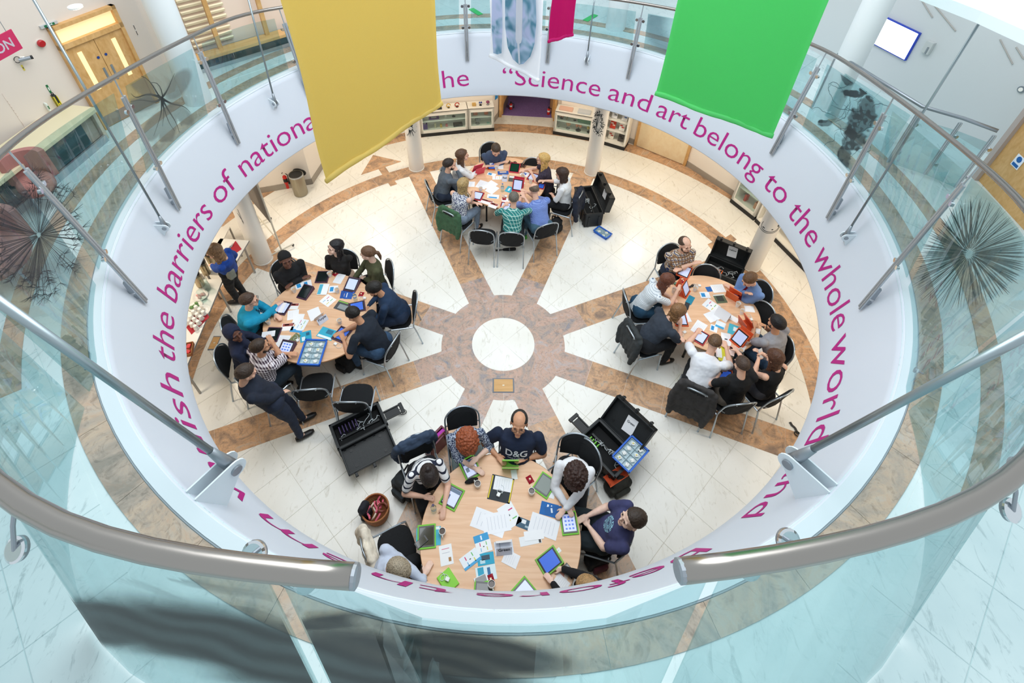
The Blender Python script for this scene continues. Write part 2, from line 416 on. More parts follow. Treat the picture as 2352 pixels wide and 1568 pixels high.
lf = beam((-.23, 6.7), (-.12, 7.28), .02, 2.05, .045, M_OAK, 'door_leaf', D1)
beam((-.205, 6.71), (-.095, 7.27), .03, .28, .004, mat('kick_plate', '8f8577', .35, .6), 'kick_plate', D1)
bm = BM(); tube(bm, [(-.1, 7.15, 1.0), (-.06, 7.15, 1.0), (-.06, 7.05, 1.0)], .01); fin('door_handle', bm, M_STEEL, D1)
beam((1.03, 6.62), (1.0, 7.2), .02, 2.05, .045, M_OAK, 'door_leaf', D1)
# maple panel door on the right (px 1460..1585)
D2 = tag(thing('door_2', None, None), kind='structure')
W2 = VPlane((2.948, 5.601), (3.969, 4.87))
def panel(vp, a0, a1, z0, z1, th, m, name, parent=None, out=0.0, bev=0):
    bm = BM(); c = vp.pt((a0 + a1) / 2, (z0 + z1) / 2, out + th / 2)
    R = Matrix((vp.u, -vp.n if vp.u.cross(-vp.n).z > 0 else vp.n, Vector((0, 0, 1)))).transposed()
    box(bm, c, (abs(a1 - a0), th, abs(z1 - z0)), rot=R, bev=bev)
    return fin(name, bm, m, parent)
panel(W2, .03, 1.2, .02, 2.0, .03, M_PLYW, 'door_panel', D2); panel(W2, -.03, .03, 0, 2.05, .05, M_OAK, 'jamb', D2); panel(W2, 1.2, 1.26, 0, 2.05, .05, M_OAK, 'jamb', D2)
for z in (1.0, 1.05): pass
bm = BM(); tube(bm, [W2.pt(.12, 1.0, .03), W2.pt(.12, 1.0, .07), W2.pt(.22, 1.0, .07)], .01); fin('door_handle', bm, M_STEEL, D2)
# ---- columns (lower and upper shafts)
COLS = [(-2.037, 4.456), (1.816, 4.514), (-4.401, 1.62), (4.52, 1.86)]
for i, (x, y) in enumerate(COLS):
    bm = BM(); lathe(bm, [(.16, 0), (.16, ZF0)], 32, (x, y, 0)); c = tag(fin('column', bm, mat('column_paint', 'f2efe9', .5), smooth=True), kind='structure')
    bm = BM(); lathe(bm, [(.17, 0), (.17, .02), (.16, .02)], 32, (x, y, 0)); fin('column_base', bm, M_WHITE, c)
    bm = BM(); lathe(bm, [(.175, ZB - .01), (.175, 6.0)], 32, (x, y, 0)); tag(fin('column', bm, mat('upper_column_paint', 'e6edf0', .5), smooth=True), kind='structure')
# ---- upper gallery walls
WL = VPlane(tuple(at(352, 235, ZB)[:2]), tuple(at(243, 292, ZB)[:2]))
def floor_xy(px, py, z=ZB): p = at(px, py, z); return (p.x, p.y)
wa, wb = WL.pt(-.35, 0), WL.pt(4.2, 0)
M_WALLG = mat('gallery_warm_paint', 'dfd3c8', .8)
wall('wall_gallery_left', wa[:2], wb[:2], ZB - .02, 6.0, M_WALLG)
A1 = tuple(WL.pt(-.35, 0)[:2]); B1 = (-3.4, 4.9)
wall('wall_gallery_left', A1, (-5.2, 2.9), ZB - .02, 6.0, M_WALLG)
wall('wall_gallery_back', (-5.2, 2.9), (-3.0, 5.6), ZB - .02, 6.0, M_WALLG)
wall('wall_gallery_back', (-3.0, 5.6), (0.5, 7.1), ZB - .02, 6.0, M_WALLU)
wall('wall_gallery_back', (0.5, 7.1), (4.3, 5.9), ZB - .02, 6.0, M_WALLU)
WR = VPlane((4.3, 5.9), (7.35, -1.6))
wall('wall_gallery_right', (4.3, 5.9), (7.35, -1.6), ZB - .02, 6.4, M_WALLU)
bm = BM(); arcslab(bm, 6.2, 9.0, -150, -35, 5.75, 5.85, 20); tag(fin('ceiling_gallery_left', bm, M_SOFFIT), kind='structure')
# ================================================================== BALUSTRADE, TIE RODS, GLASS
RK = []
def rail_z(x, y): return 4.6 - .14 * y
def railpx(px, py):
    d = ray(px, py); t = (4.6 - .14 * CAM_POS.y - CAM_POS.z) / (d.z + .14 * d.y); P = CAM_POS + d * t
    return (math.degrees(atan2(P.x, P.y)) % 360, hypot(P.x, P.y))
for p in [(2, 349), (120, 262), (245, 190), (345, 133), (450, 80), (560, 30), (1870, 100), (1965, 160), (2060, 228), (2160, 303), (2250, 380), (2340, 450),
          (4, 1165), (200, 1237), (400, 1276), (600, 1300), (815, 1311), (1562, 1300), (1800, 1277), (2000, 1233), (2200, 1170), (2348, 1113)]:
    RK.append(railpx(*p))
RK += [(0, 4.15), (20, 4.13), (340, 4.13), (45, 4.1), (318, 4.1)]
RK.sort()
def rail_r(az):
    az %= 360; K = RK; n = len(K)
    for i in range(n):
        a0, r0 = K[i]; a1, r1 = K[(i + 1) % n]
        if i == n - 1: a1 += 360
        for q in (az, az + 360):
            if a0 <= q <= a1: return r0 + (r1 - r0) * (q - a0) / max(a1 - a0, 1e-6)
    return 4.2
_RS = [sum(rail_r(a + d) * wgt for d, wgt in ((-9, 1), (-6, 2), (-3, 3), (0, 4), (3, 3), (6, 2), (9, 1))) / 16 for a in range(360)]
def rr(az):
    az %= 360; i = int(az); f = az - i; return _RS[i % 360] * (1 - f) + _RS[(i + 1) % 360] * f
def railpt(az, dz=0.0):
    r = rr(az); p = pol(r, az); p.z = rail_z(p.x, p.y) + dz; return p
A_END0, A_END1 = railpx(815, 1311)[0], railpx(1562, 1300)[0] - 0
BAL = thing('balustrade', 'curved steel and glass balustrade around the gallery void with round handrail', 'balustrade', (0, 0, ZB))
a0, a1 = A_END0, A_END1 + 360
pts, rs = [], []
n = 150
for i in range(n + 1):
    a = a0 + (a1 - a0) * i / n; p = railpt(a); pts.append(p - Vector((0, 0, ZB)))
    k = max(0, (-p.y - 1.0) / 3.3); rs.append(.024 + .019 * min(1, k))
bm = BM(); tube(bm, pts, rs, 14); hr = fin('handrail', bm, mat('handrail_steel', '9f9a94', .26, 1.0), BAL, smooth=True)
for e, d in ((pts[0], pts[1]), (pts[-1], pts[-2])):
    bm = BM(); u = (e - d).normalized(); tube(bm, [e - u * .002, e + u * .012, e + u * .018], [.043, .043, .034], 14); fin('end_cap', bm, M_STEELD, hr, smooth=False)
    bm = BM(); box(bm, e - u * .12 + Vector((0, 0, -.05)), (.1, .05, .012)); fin('glass_shoe', bm, M_STEELD, hr)
# glass foot radius
def foot_r(az):
    a = abs(((az + 180) % 360) - 180); k = min(1, max(0, (a - 128) / 30)); return 4.265 + k * k * (3 - 2 * k) * .33 + .42 * max(0, 1 - ((a - 152) / 24) ** 2)
def gtop(az):
    p = railpt(az, -.14)
    a = ((az) % 360)
    if A_END1 % 360 < a < A_END0: p = pol(4.40, az, 4.0)
    return p
def gpt(az, v):
    f = pol(foot_r(az), az, ZB + .03); return f.lerp(gtop(az), v)
POSTS = [-112.8, -92.1, -72.1, -52, -32, -11.6, 8.7, 29.5, 49.2, 69.2, 88.9, 109.2, 129.4, 149.6, 169.5, 190.0, 209.5, 228.0]
def clamp(P, out, tang, par=None):
    bm = BM(); tube(bm, [P, P + tang * .055], .007, 8)
    q = P + tang * .055; tube(bm, [q - out * .012, q + out * .014], .024, 14)
    return fin('glass_clamp', bm, M_CHROME, par, smooth=False)
for a in POSTS[:12]:
    b = pol(rcone(2.87) - .05, a, 2.84); t = railpt(a, -.02); up = (t - b).normalized()
    tg = pol(1, a + 90); rad = pol(1, a); L = (t - b).length
    bm = BM()
    for s in (-1, 1): tube(bm, [tg * s * .019, tg * s * .019 + up * (L - .2)], .0165, 10)
    th = fin('post', bm, M_STEEL, BAL, loc=b - Vector((0, 0, ZB)))
    bm = BM(); tube(bm, [up * (L - .24), up * L], .008, 8); fin('rail_pin', bm, M_STEEL, th)
    bm = BM(); box(bm, rad * .03 + up * .25, (.03, .05, .16), rz=-radians(a)); box(bm, rad * .03 + up * .1, (.03, .05, .05), rz=-radians(a)); fin('fixing_plate', bm, M_STEELD, th)
    for v in (.16, .8):
        P = gpt(a, v) - b
        for s in (-1, 1): clamp(up * (P.dot(up)), rad, tg * s, th)
PAN = [(POSTS[i], POSTS[(i + 1) % 18] + (360 if i == 17 else 0)) for i in range(18)]
for i, (b0, b1) in enumerate(PAN):
    c = pol(4.3, (b0 + b1) / 2, ZB + .03); bm = BM(); ns, g = 8, (1.4 if b1 < 129 or b0 > 227 else .35); F = {}
    for k in range(ns + 1):
        az = b0 + g + (b1 - b0 - 2 * g) * k / ns; rad = pol(1, az)
        for v in (0, 1):
            P = gpt(az, v) - c; F[k, v, 0] = bm.verts.new(P - rad * .004); F[k, v, 1] = bm.verts.new(P + rad * .004)
    for k in range(ns):
        for s in (0, 1):
            q = [F[k, 0, s], F[k + 1, 0, s], F[k + 1, 1, s], F[k, 1, s]]; bm.faces.new(q if s else q[::-1])
        for v in (0, 1):
            q = [F[k, v, 0], F[k, v, 1], F[k + 1, v, 1], F[k + 1, v, 0]]; bm.faces.new(q if v else q[::-1])
    for k in (0, ns):
        q = [F[k, 0, 0], F[k, 0, 1], F[k, 1, 1], F[k, 1, 0]]; bm.faces.new(q if k else q[::-1])
    bmesh.ops.recalc_face_normals(bm, faces=bm.faces)
    o = fin('glass_panel', bm, M_GLASS, BAL, loc=c - Vector((0, 0, ZB)))
    PAN[i] = (b0, b1, o)
# loose clamps near the camera (their posts are outside the picture)
GT = []
for i in range(1441):
    a_ = i * .25; t_ = gtop(a_); GT.append((foot_r(a_), hypot(t_.x, t_.y), t_.z))
def gsurf(px, py, lift=.006):            # point of the glass surface seen at a pixel
    d = ray(px, py); t = 1.2; pf = None; best = None
    def F_(t):
        P = CAM_POS + d * t; az = math.degrees(atan2(P.x, P.y)) % 360; f, tr, tz = GT[int(az * 4 + .5)]
        v = (P.z - ZB - .03) / (tz - ZB - .03); return hypot(P.x, P.y) - (f + v * (tr - f)), v
    while t < 9:
        g, v = F_(t)
        if pf is not None and g * pf <= 0 and -.3 < v < 1.3:
            lo, hi, gl = t - .06, t, pf
            for _ in range(12):
                mid = (lo + hi) / 2; gm, v = F_(mid)
                if gm * gl <= 0: hi = mid
                else: lo, gl = mid, gm
            if -.02 < v < 1.02: best = CAM_POS + d * hi
        pf = g; t += .06
    if best is None: return None
    az = math.degrees(atan2(best.x, best.y)); s = -1 if abs(az) < 150 else 1
    return best + pol(1, az) * lift * s
OFF = Vector((0, 0, ZB))
nc = [(35, 1262, 'chrome glass clamp disc at the left edge under the handrail'), (583, 1272, 'chrome glass clamp disc above the near left handrail'), (700, 1332, 'chrome glass clamp disc below the left handrail end'),
      (1722, 1302, 'chrome glass clamp disc below the right handrail end'), (1812, 1243, 'copper-tinted glass clamp disc above the near right handrail'), (2325, 1172, 'chrome glass clamp disc at the right edge under the handrail'),
      (210, 841, 'small chrome glass clamp disc on the kerb at left'), (2106, 851, 'small chrome glass clamp disc on the kerb at right'), (2340, 1075, 'chrome glass clamp disc at the right edge above the handrail')]
for x, y, lab in nc:
    d = ray(x, y); big = y > 1000
    P = CAM_POS + d * ((4.9 if big else 3.45) - CAM_POS.z) / d.z if not big else at(x, y, 4.95)
    if not big: P = at(x, y, 3.40)
    az = math.degrees(atan2(P.x, P.y)); rad = pol(1, az); r = .05 if big else .026
    ax = (rad * .55 + Vector((0, 0, .85))).normalized() if big else rad
    bm = BM(); tube(bm, [-ax * .02, -ax * .006], [r * .95, r], 24); t = fin('glass_clamp', bm, M_STEELD, BAL, loc=P - OFF)
    bm = BM(); tube(bm, [-ax * .006, ax * .004, ax * .009], [r, r, r * .8], 24); fin('disc', bm, M_CHROME, t, smooth=False)
    R = railpt(az, -.04) - P if big else rad * .05
    bm = BM(); tube(bm, [ax * .004, R * .5 + ax * .01, R], .009, 8); fin('arm', bm, M_STEELD, t)
# ---- tie rods with their fork ends and white brackets
M_BRK = mat('bracket_white', 'dfe8ee', .45)
def tie(lab, blab, az, zpin, rtop, aztop, ztop, rad_=.016, sc=1.0, pinr=None, rr0=None):
    rin = (pinr if pinr else rcone(zpin) - .09); pin = pol(rin, az, zpin); rd, tg = pol(1, az), pol(1, az + 90)
    bt = thing('tie_bracket', blab, 'bracket', pin)
    wl = (rcone(zpin) - rin) + .01
    for s in (-1, 1):
        bm = BM(); pr = []
        for k in range(9):
            q = pi * (-.5 + k / 8); pr.append((-cos(q) * .05 * sc, sin(q) * .05 * sc))
        pr = [(wl + .0, .06 * sc)] + [(x, y) for x, y in pr[::-1]] + [(wl * .6, -.16 * sc), (wl - .02, -.3 * sc)]
        mt = Matrix((rd, Vector((0, 0, 1)), tg)).transposed().to_4x4()
        prism(bm, pr, s * .028 * sc - .006, s * .028 * sc + .006, mt=mt); fin('bracket_plate', bm, M_BRK, bt)
    bm = BM(); tube(bm, [tg * -.042 * sc, tg * .042 * sc], .024 * sc, 18); fin('pin', bm, M_STEELD, bt)
    top = pol(rtop, aztop, ztop); u = (top - pin).normalized()
    rt = thing('tie_rod', lab, 'tie rod', pin)
    bm = BM(); tube(bm, [u * .0, u * .06 * sc, u * .16 * sc], [.030 * sc, .026 * sc, rad_ * 1.15], 10); fin('fork_end', bm, M_STEELD, rt, smooth=True)
    bm = BM(); tube(bm, [u * .15 * sc, top - pin], rad_, 12); fin('rod', bm, mat('rod_grey', '9aa7ac', .35, .8), rt, smooth=True)
def topat(px, py, z): p = at(px, py, z); return hypot(p.x, p.y), math.degrees(atan2(p.x, p.y)), z
for lab, blab, az, zp, tp in (('thin steel tie rod crossing the handrail at upper left', 'white bracket of the tie rod under the left balustrade', -97.9, 2.93, (66, -20, 5.55)),
        ('thin steel tie rod just left of the yellow banner', 'white bracket of the tie rod beside the yellow banner', -60.4, 3.05, (563, -30, 4.7)),
        ('thin steel tie rod right of the magenta banner', 'white bracket of the tie rod right of magenta banner', 18.6, 3.0, (1369, -30, 4.15)),
        ('thin steel tie rod crossing the handrail at upper right', 'white bracket of the tie rod left of the bristle print', 95.2, 2.97, (2295, -20, 5.75))):
    r, a, z = topat(*tp); tie(lab, blab, az, zp, r, a, z, .0125)
P = at(531, 1069, 3.2); r, a, z = topat(-25, 676, 5.3)
tie('thick brushed tie rod at left near the camera', 'large white bracket with bolt at lower left of the void', math.degrees(atan2(P.x, P.y)), 3.2, r, a, z, .026, 1.75, hypot(P.x, P.y))
P = at(1820, 1056, 3.2); r, a, z = topat(2385, 755, 5.3)
tie('thick brushed tie rod at right near the camera', 'large white bracket with bolt at lower right of the void', math.degrees(atan2(P.x, P.y)), 3.2, r, a, z, .026, 1.75, hypot(P.x, P.y))
# ---- prints on the glass
def film(name, col, a):
    if name in MATS: return MATS[name]
    m = mat(name, col, .6); m.node_tree.nodes['Principled BSDF'].inputs['Alpha'].default_value = a; return m
F_DK = film('film_ink', '16262b', .92); F_GR = film('film_grey', '3c474b', .5); F_TL = film('film_teal', '1d4a52', .75); F_LT = film('film_pale', 'bcc6c6', .35)
OFF = Vector((0, 0, ZB))
def strokes(name, parent, L, m, proj=gsurf, lift=.006):   # L: list of [(px,py,width_m), ...]
    bm = BM(); base = parent.matrix_basis.translation + OFF
    for S_ in L:
        P = []
        for x, y, wd in S_:
            q = proj(x, y, lift)
            if q is None: break
            P.append((q - base, wd))
        if len(P) < 2: continue
        prev = None
        for i, (q, wd) in enumerate(P):
            a = P[max(0, i - 1)][0]; b = P[min(len(P) - 1, i + 1)][0]; t = (b - a)
            if t.length < 1e-6: continue
            t.normalize(); view = (q + base - CAM_POS); az = atan2((q + base).x, (q + base).y); nr = Vector((sin(az), cos(az), 0)); s = t.cross(nr).normalized() * wd / 2
            v = (bm.verts.new(q - s), bm.verts.new(q + s))
            if prev: bm.faces.new((prev[0], prev[1], v[1], v[0]))
            prev = v
    return fin(name, bm, m, parent)
def blob(name, parent, x0, y0, x1, y1, nx, ny, fn):
    # fine grid over the glass panel; each vertex takes the colour and cover of the printed picture there
    i = [o for (_, _, o) in PAN].index(parent); b0, b1, _ = PAN[i]; base = parent.matrix_basis.translation + OFF
    bm = BM(); lay = bm.loops.layers.color.new('print'); V = {}; C_ = {}; NU, NV = nx, ny
    near = abs(((b0 + b1) / 2 + 180) % 360 - 180) > 150
    for i in range(NU + 1):
        for j in range(NV + 1):
            mg = .5 if near else 1.5; az = b0 + mg + (b1 - b0 - 2 * mg) * i / NU; P = gpt(az, .01 + .98 * j / NV) + pol(1, az) * (.008 if near else -.008); px, py = proj(P)
            if x0 <= px <= x1 and y0 <= py <= y1: c = fn(px, py)
            else: c = (0, 0, 0, 0)
            v = bm.verts.new(P - base); V[i, j] = v; C_[v] = c
    for i in range(NU):
        for j in range(NV):
            vs = [V[i, j], V[i + 1, j], V[i + 1, j + 1], V[i, j + 1]]
            if max(C_[v][3] for v in vs) < .01: continue
            f = bm.faces.new(vs)
            for l in f.loops: l[lay] = C_[l.vert]
    bmesh.ops.delete(bm, geom=[v for v in bm.verts if not v.link_faces], context='VERTS')
    return fin(name, bm, M_PRINT, parent)
def sm(e0, e1, x): t = min(1, max(0, (x - e0) / (e1 - e0))); return t * t * (3 - 2 * t)
def elp(x, y, cx, cy, rx, ry, ang, soft=.25):
    dx, dy = x - cx, y - cy; c, s = cos(radians(ang)), sin(radians(ang)); u = (dx * c + dy * s) / rx; v = (-dx * s + dy * c) / ry
    return 1 - sm(1 - soft, 1 + soft * .3, hypot(u, v))
G = {k: o for k, (_, _, o) in enumerate(PAN)}
rnd = random.Random(3)
# star-shaped flower (panel between the 2nd and 3rd post)
petals = [(325, 195, 42, 20, 40), (410, 195, 46, 22, -55), (320, 240, 55, 18, -12), (385, 285, 24, 52, 8), (355, 292, 22, 44, 35), (415, 260, 40, 18, 40)]
blob('flower_petals', G[1], 285, 155, 450, 325, 70, 70, lambda x, y: (.42, .44, .42, .6 * max(elp(x, y, *p) for p in petals)))
fl = []
for ex, ey, wv in ((312, 172, 10), (400, 168, 3), (288, 238, 8), (300, 215, -10), (352, 312, 6), (372, 290, 4), (415, 318, 5), (436, 258, 6), (400, 300, -5), (345, 190, 12), (388, 240, 3)):
    fl.append([(370 + (ex - 370) * k / 8 + wv * sin(pi * k / 8), 225 + (ey - 225) * k / 8 + wv * .6 * sin(2 * pi * k / 8), .028 * (1 - k / 8) ** 1.4 + .004) for k in range(9)])
strokes('flower_filaments', G[1], fl, F_DK)
# dandelion seed head (left)
dd = []
for k in range(130):
    a = rnd.uniform(0, 2 * pi); R1 = rnd.uniform(.55, 1.0); cx, cy = 88, 540
    if cos(a) > .2 and sin(a) < -.3 and rnd.random() < .4: continue
    ex, ey = cx + 112 * R1 * cos(a) * (1.0) - 8, cy + 150 * R1 * sin(a)
    dd.append([(cx + (ex - cx) * t, cy + (ey - cy) * t, .004 + .004 * t) for t in (.06, .4, .7, 1)])
    for j in range(7):
        b = a + rnd.uniform(-1.5, 1.5); l = rnd.uniform(10, 26)
        dd.append([(ex, ey, .006), (ex + l * cos(b), ey + l * sin(b), .002)])
strokes('seed_head', G[17], dd, film('film_slate', '1f2c30', .72)); 
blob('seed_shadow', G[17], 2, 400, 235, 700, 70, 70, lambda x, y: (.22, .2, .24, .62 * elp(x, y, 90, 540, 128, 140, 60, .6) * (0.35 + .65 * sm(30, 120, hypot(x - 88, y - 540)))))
# ink swirl (right of the green banner)
ink = [(1945, 180, 24, 14, 50), (1960, 215, 26, 9, 10), (1975, 275, 36, 38, 30), (1990, 260, 30, 44, 0), (1960, 320, 32, 30, -40), (1935, 375, 20, 12, 30), (1940, 355, 18, 26, 10), (1895, 283, 20, 9, 0), (1985, 205, 12, 14, 0)]
def inkf(x, y):
    n_ = noise.noise(Vector((x * .035, y * .035, 1))) * .9 + noise.noise(Vector((x * .11, y * .11, 5))) * .8
    a = max(elp(x, y, *p, .7) for p in ink); a = sm(.2, .5, a + n_ * .38) * (.7 + .3 * sm(-.2, .3, n_))
    return (.02, .13, .16, .95 * a)
blob('ink_cloud', G[9], 1878, 155, 2025, 392, 130, 130, inkf)
ik = []
for k in range(26):
    x, y = rnd.uniform(1890, 2005), rnd.uniform(170, 330); a = rnd.uniform(0, 6.28); st = []
    for t in range(14):
        st.append((x, y, .006 * sin(pi * (t + .5) / 14) + .002)); a += rnd.uniform(-.6, .75); x += 5 * cos(a); y += 5 * sin(a)
    ik.append(st)
strokes('ink_threads', G[9], ik, F_TL)
# radial bristles (right)
br = []
for k in range(150):
    a = 2 * pi * k / 150 + rnd.uniform(-.02, .02); cx, cy = 2228, 582
    R_ = 1.0 - .08 * rnd.random(); ex = cx + (128 * cos(a) + 18 * sin(2 * a)) * R_; ey = cy + (128 * sin(a) * 1.02 - 26 * cos(a)) * R_
    br.append([(cx + (ex - cx) * t + 5 * sin(3 * t + k), cy + (ey - cy) * t, wv) for t, wv in ((.1, .004), (.3, .012), (.6, .013), (.85, .010), (1, .002))])
strokes('bristles', G[11], br, F_GR if False else film('film_slate', '1f2c30', .72))
blob('bristle_ground', G[11], 2100, 440, 2350, 715, 70, 70, lambda x, y: (.35, .45, .44, .35 * elp(x, y, 2232, 580, 135, 128, -30, .5)))
# spiral disc (far side, left of the green banner)
sp = []
for j in range(34):
    a = radians(95 + j * 5.2); sp.append([(1545 + r * cos(a + r * .003) * .95, 62 + r * sin(a + r * .003) * 1.05, .003 + (r - 30) * .00028) for r in (34, 46, 58, 68, 74)])
strokes('spiral_disc', G[7], sp, F_DK)
blob('spiral_ground', G[7], 1470, 2, 1556, 135, 40, 40, lambda x, y: (.25, .38, .45, .55 * elp(x, y, 1545, 60, 72, 74, 0, .3) * (1 - elp(x, y, 1560, 60, 40, 50, 0, .6))))
# big dark feathery print on the nearest panels
def near_print(x, y):
    a = max(elp(x, y, 250, 1432, 200, 58, 6, .35), elp(x, y, 560, 1490, 420, 92, 13, .4), elp(x, y, 880, 1545, 400, 110, 8, .4), elp(x, y, 1080, 1500, 270, 52, 7, .4), elp(x, y, 800, 1425, 230, 22, -6, .5), elp(x, y, 1000, 1398, 200, 12, -2, .6))
    a *= 1 - .8 * elp(x, y, 900, 1430, 110, 24, 4, .5); a *= 1 - .75 * elp(x, y, 360, 1530, 190, 30, 5, .6)
    s = .5 + .5 * sin((y - .25 * x) * .16 + 3 * noise.noise(Vector((x * .006, y * .01, 0))))
    k = .9 + .09 * s; st = sm(.55, .85, s) * elp(x, y, 500, 1380, 330, 75, 24, .7) * .35
    c = .02 + .035 * sm(200, 700, x) * sm(1500, 1400, y)
    return (c, c * 1.08, c * 1.1, max(a * k, st))
for gi in (13, 14, 15, 16):
    blob('feather_print', PAN[gi][2], 20, 1330, 1400, 1700, 110, 90, near_print)
# ================================================================== BANNERS
def cloth_mat(name, col, dark=.12):
    def f(nt, b):
        tc = N(nt, 'ShaderNodeTexCoord')
        n = N(nt, 'ShaderNodeTexNoise', i_Scale=500.0, i_Detail=2.0); nt.links.new(tc.outputs['Object'], n.inputs['Vector'])
        c = S(col); d = tuple(x * (1 - dark) for x in c[:3])
        nt.links.new(ramp(nt, n.outputs['Fac'], [(.3, d), (.7, tuple(c[:3]))]), b.inputs['Base Color'])
        b.inputs['Roughness'].default_value = .8
        tl = N(nt, 'ShaderNodeBsdfTranslucent'); tl.inputs[0].default_value = S(col); ms = N(nt, 'ShaderNodeMixShader'); ms.inputs[0].default_value = .45; o_ = nt.nodes['Material Output']
        nt.links.new(b.outputs[0], ms.inputs[1]); nt.links.new(tl.outputs[0], ms.inputs[2]); nt.links.new(ms.outputs[0], o_.inputs[0])
    return nodes_mat(name, f)
def banner(name, label, pl, pr_, z, ztop, m, topl, topr, hemh=.1):
    A, B = at(pl[0], pl[1], z), at(pr_[0], pr_[1], z); u = (B - A); W_ = u.length; u.normalize(); n = Vector((-u.y, u.x, 0))
    if n.dot(CAM_POS - A) < 0: n = -n
    t = thing(name, label, 'banner', (A + B) / 2, atan2(u.y, u.x)); H = ztop - z; sgn = 1 if Vector((-u.y, u.x, 0)).dot(n) > 0 else -1
    bm = BM(); NX, NZ = 24, 40; V = {}
    for i in range(NX + 1):
        for j in range(NZ + 1):
            x = (i / NX - .5) * W_; h = H * j / NZ
            y = .008 * sin(i * .45 + .6 * sin(j * .35)) * (1 - .5 * j / NZ) + .010 * sin(i * .25 + j * .3) + .004 * math.exp(-h * 6) * sin(i * 1.9)
            V[i, j] = bm.verts.new((x * (1 - .012 * sin(pi * min(1, h / H))), y, h))
    for i in range(NX):
        for j in range(NZ): bm.faces.new((V[i, j], V[i + 1, j], V[i + 1, j + 1], V[i, j + 1]))
    bmesh.ops.solidify(bm, geom=bm.faces[:], thickness=.003); bmesh.ops.recalc_face_normals(bm, faces=bm.faces)
    fin('cloth', bm, m, t, smooth=True)
    bm = BM(); P = [((i / NX - .5) * (W_ + .01), .006 * sin(i * .45), -.004 + .003 * sin(i * .5)) for i in range(NX + 1)]
    tube(bm, P, [.016 + .003 * abs(sin(i * .9)) for i in range(NX + 1)], 10)
    for v in bm.verts: v.co.z = (v.co.z) * (2.1 if v.co.z > 0 else 1.0)
    fin('hem', bm, m, t, smooth=True)
    bm = BM(); tube(bm, [(-W_ / 2 - .06, 0, H), (W_ / 2 + .06, 0, H)], .018, 10); fin('top_bar', bm, M_STEEL, t)
    for s in (-1, 1):
        bm = BM(); tube(bm, [(s * W_ * .4, 0, H), (s * W_ * .4, 0, H + 2.2)], .003, 6); fin('cord', bm, M_STEELD, t)
    return t, sgn
banner('banner', 'large plain mustard yellow fabric banner hanging over the void', (750, 416), (1013, 237), 4.8, 7.25, cloth_mat('yellow_cloth', 'ecd47a'), 0, 0)
banner('banner', 'large plain bright green fabric banner hanging over the void', (1506, 215), (1775, 312), 4.8, 7.25, cloth_mat('green_cloth', '6ae285'), 0, 0)
banner('banner', 'small narrow magenta fabric banner beside the white one', (1260, 96), (1315, 79), 4.2, 6.4, cloth_mat('magenta_cloth', 'e22086'), 0, 0)
wt, sg = banner('banner', 'white fabric banner with blue blurred anatomy print between yellow and magenta', (1125, 128), (1238, 184), 4.2, 6.6, cloth_mat('white_cloth', 'fafcff', .04), 0, 0)
def bprint(name, poly, m, z=.0):
    bm = BM(); P = []
    vp_c = wt.location; u = Vector((cos(wt.rotation_euler.z), sin(wt.rotation_euler.z), 0)); n = Vector((-u.y, u.x, 0)) * sg
    for x, y in poly:
        d = ray(x, y); t = (vp_c + n * (.035 + z) - CAM_POS).dot(n) / d.dot(n); q = CAM_POS + d * t - vp_c
        P.append((q.dot(u), q.z, q.dot(Vector((-u.y, u.x, 0)))))
    vs = [bm.verts.new((a, c, b)) for a, b, c in P]; f = bm.faces.new(vs); r = bmesh.ops.solidify(bm, geom=[f], thickness=.002); bmesh.ops.recalc_face_normals(bm, faces=bm.faces)
    bmesh.ops.triangulate(bm, faces=bm.faces)
    return fin(name, bm, m, wt)
def grad_mat(name, a, b_, c_):
    def f(nt, b):
        tc = N(nt, 'ShaderNodeTexCoord'); n = N(nt, 'ShaderNodeTexNoise', i_Scale=5.0, i_Detail=1.0, i_Distortion=1.0); nt.links.new(tc.outputs['Object'], n.inputs['Vector'])
        nt.links.new(ramp(nt, n.outputs['Fac'], [(.35, a), (.5, b_), (.62, c_)]), b.inputs['Base Color']); b.inputs['Roughness'].default_value = .8
    return nodes_mat(name, f)
MB = grad_mat('blue_print', '6aa3bb', 'b5cfe3', 'd3dcf5')
bprint('print_patch', [(1130, -30), (1152, -30), (1154, 60), (1152, 122), (1143, 125), (1133, 122), (1129, 60)], MB)
bprint('print_patch', [(1160, -30), (1230, -30), (1232, 50), (1228, 100), (1218, 130), (1202, 147), (1192, 148), (1178, 136), (1166, 108), (1160, 60)], MB)
MWP = mat('white_print', 'eef2fa', .8)
bprint('print_patch', [(1186, -30), (1201, -30), (1199, 90), (1197, 98), (1193, 101), (1187, 99), (1184, 90)], MWP, .004); bprint('print_patch', [(1188, 99), (1193, 100), (1195, 146), (1191, 147)], MWP, .004)

# ================================================================== UPPER GALLERY FURNISHINGS
def wallbox(vp, x0, y0, x1, y1, th, m, name, parent=None, out=0.0, bev=0):
    a0, z0 = vp.hit(x0, y0); a1, z1 = vp.hit(x1, y1)
    return panel(vp, min(a0, a1), max(a0, a1), min(z0, z1), max(z0, z1), th, m, name, parent, out, bev)
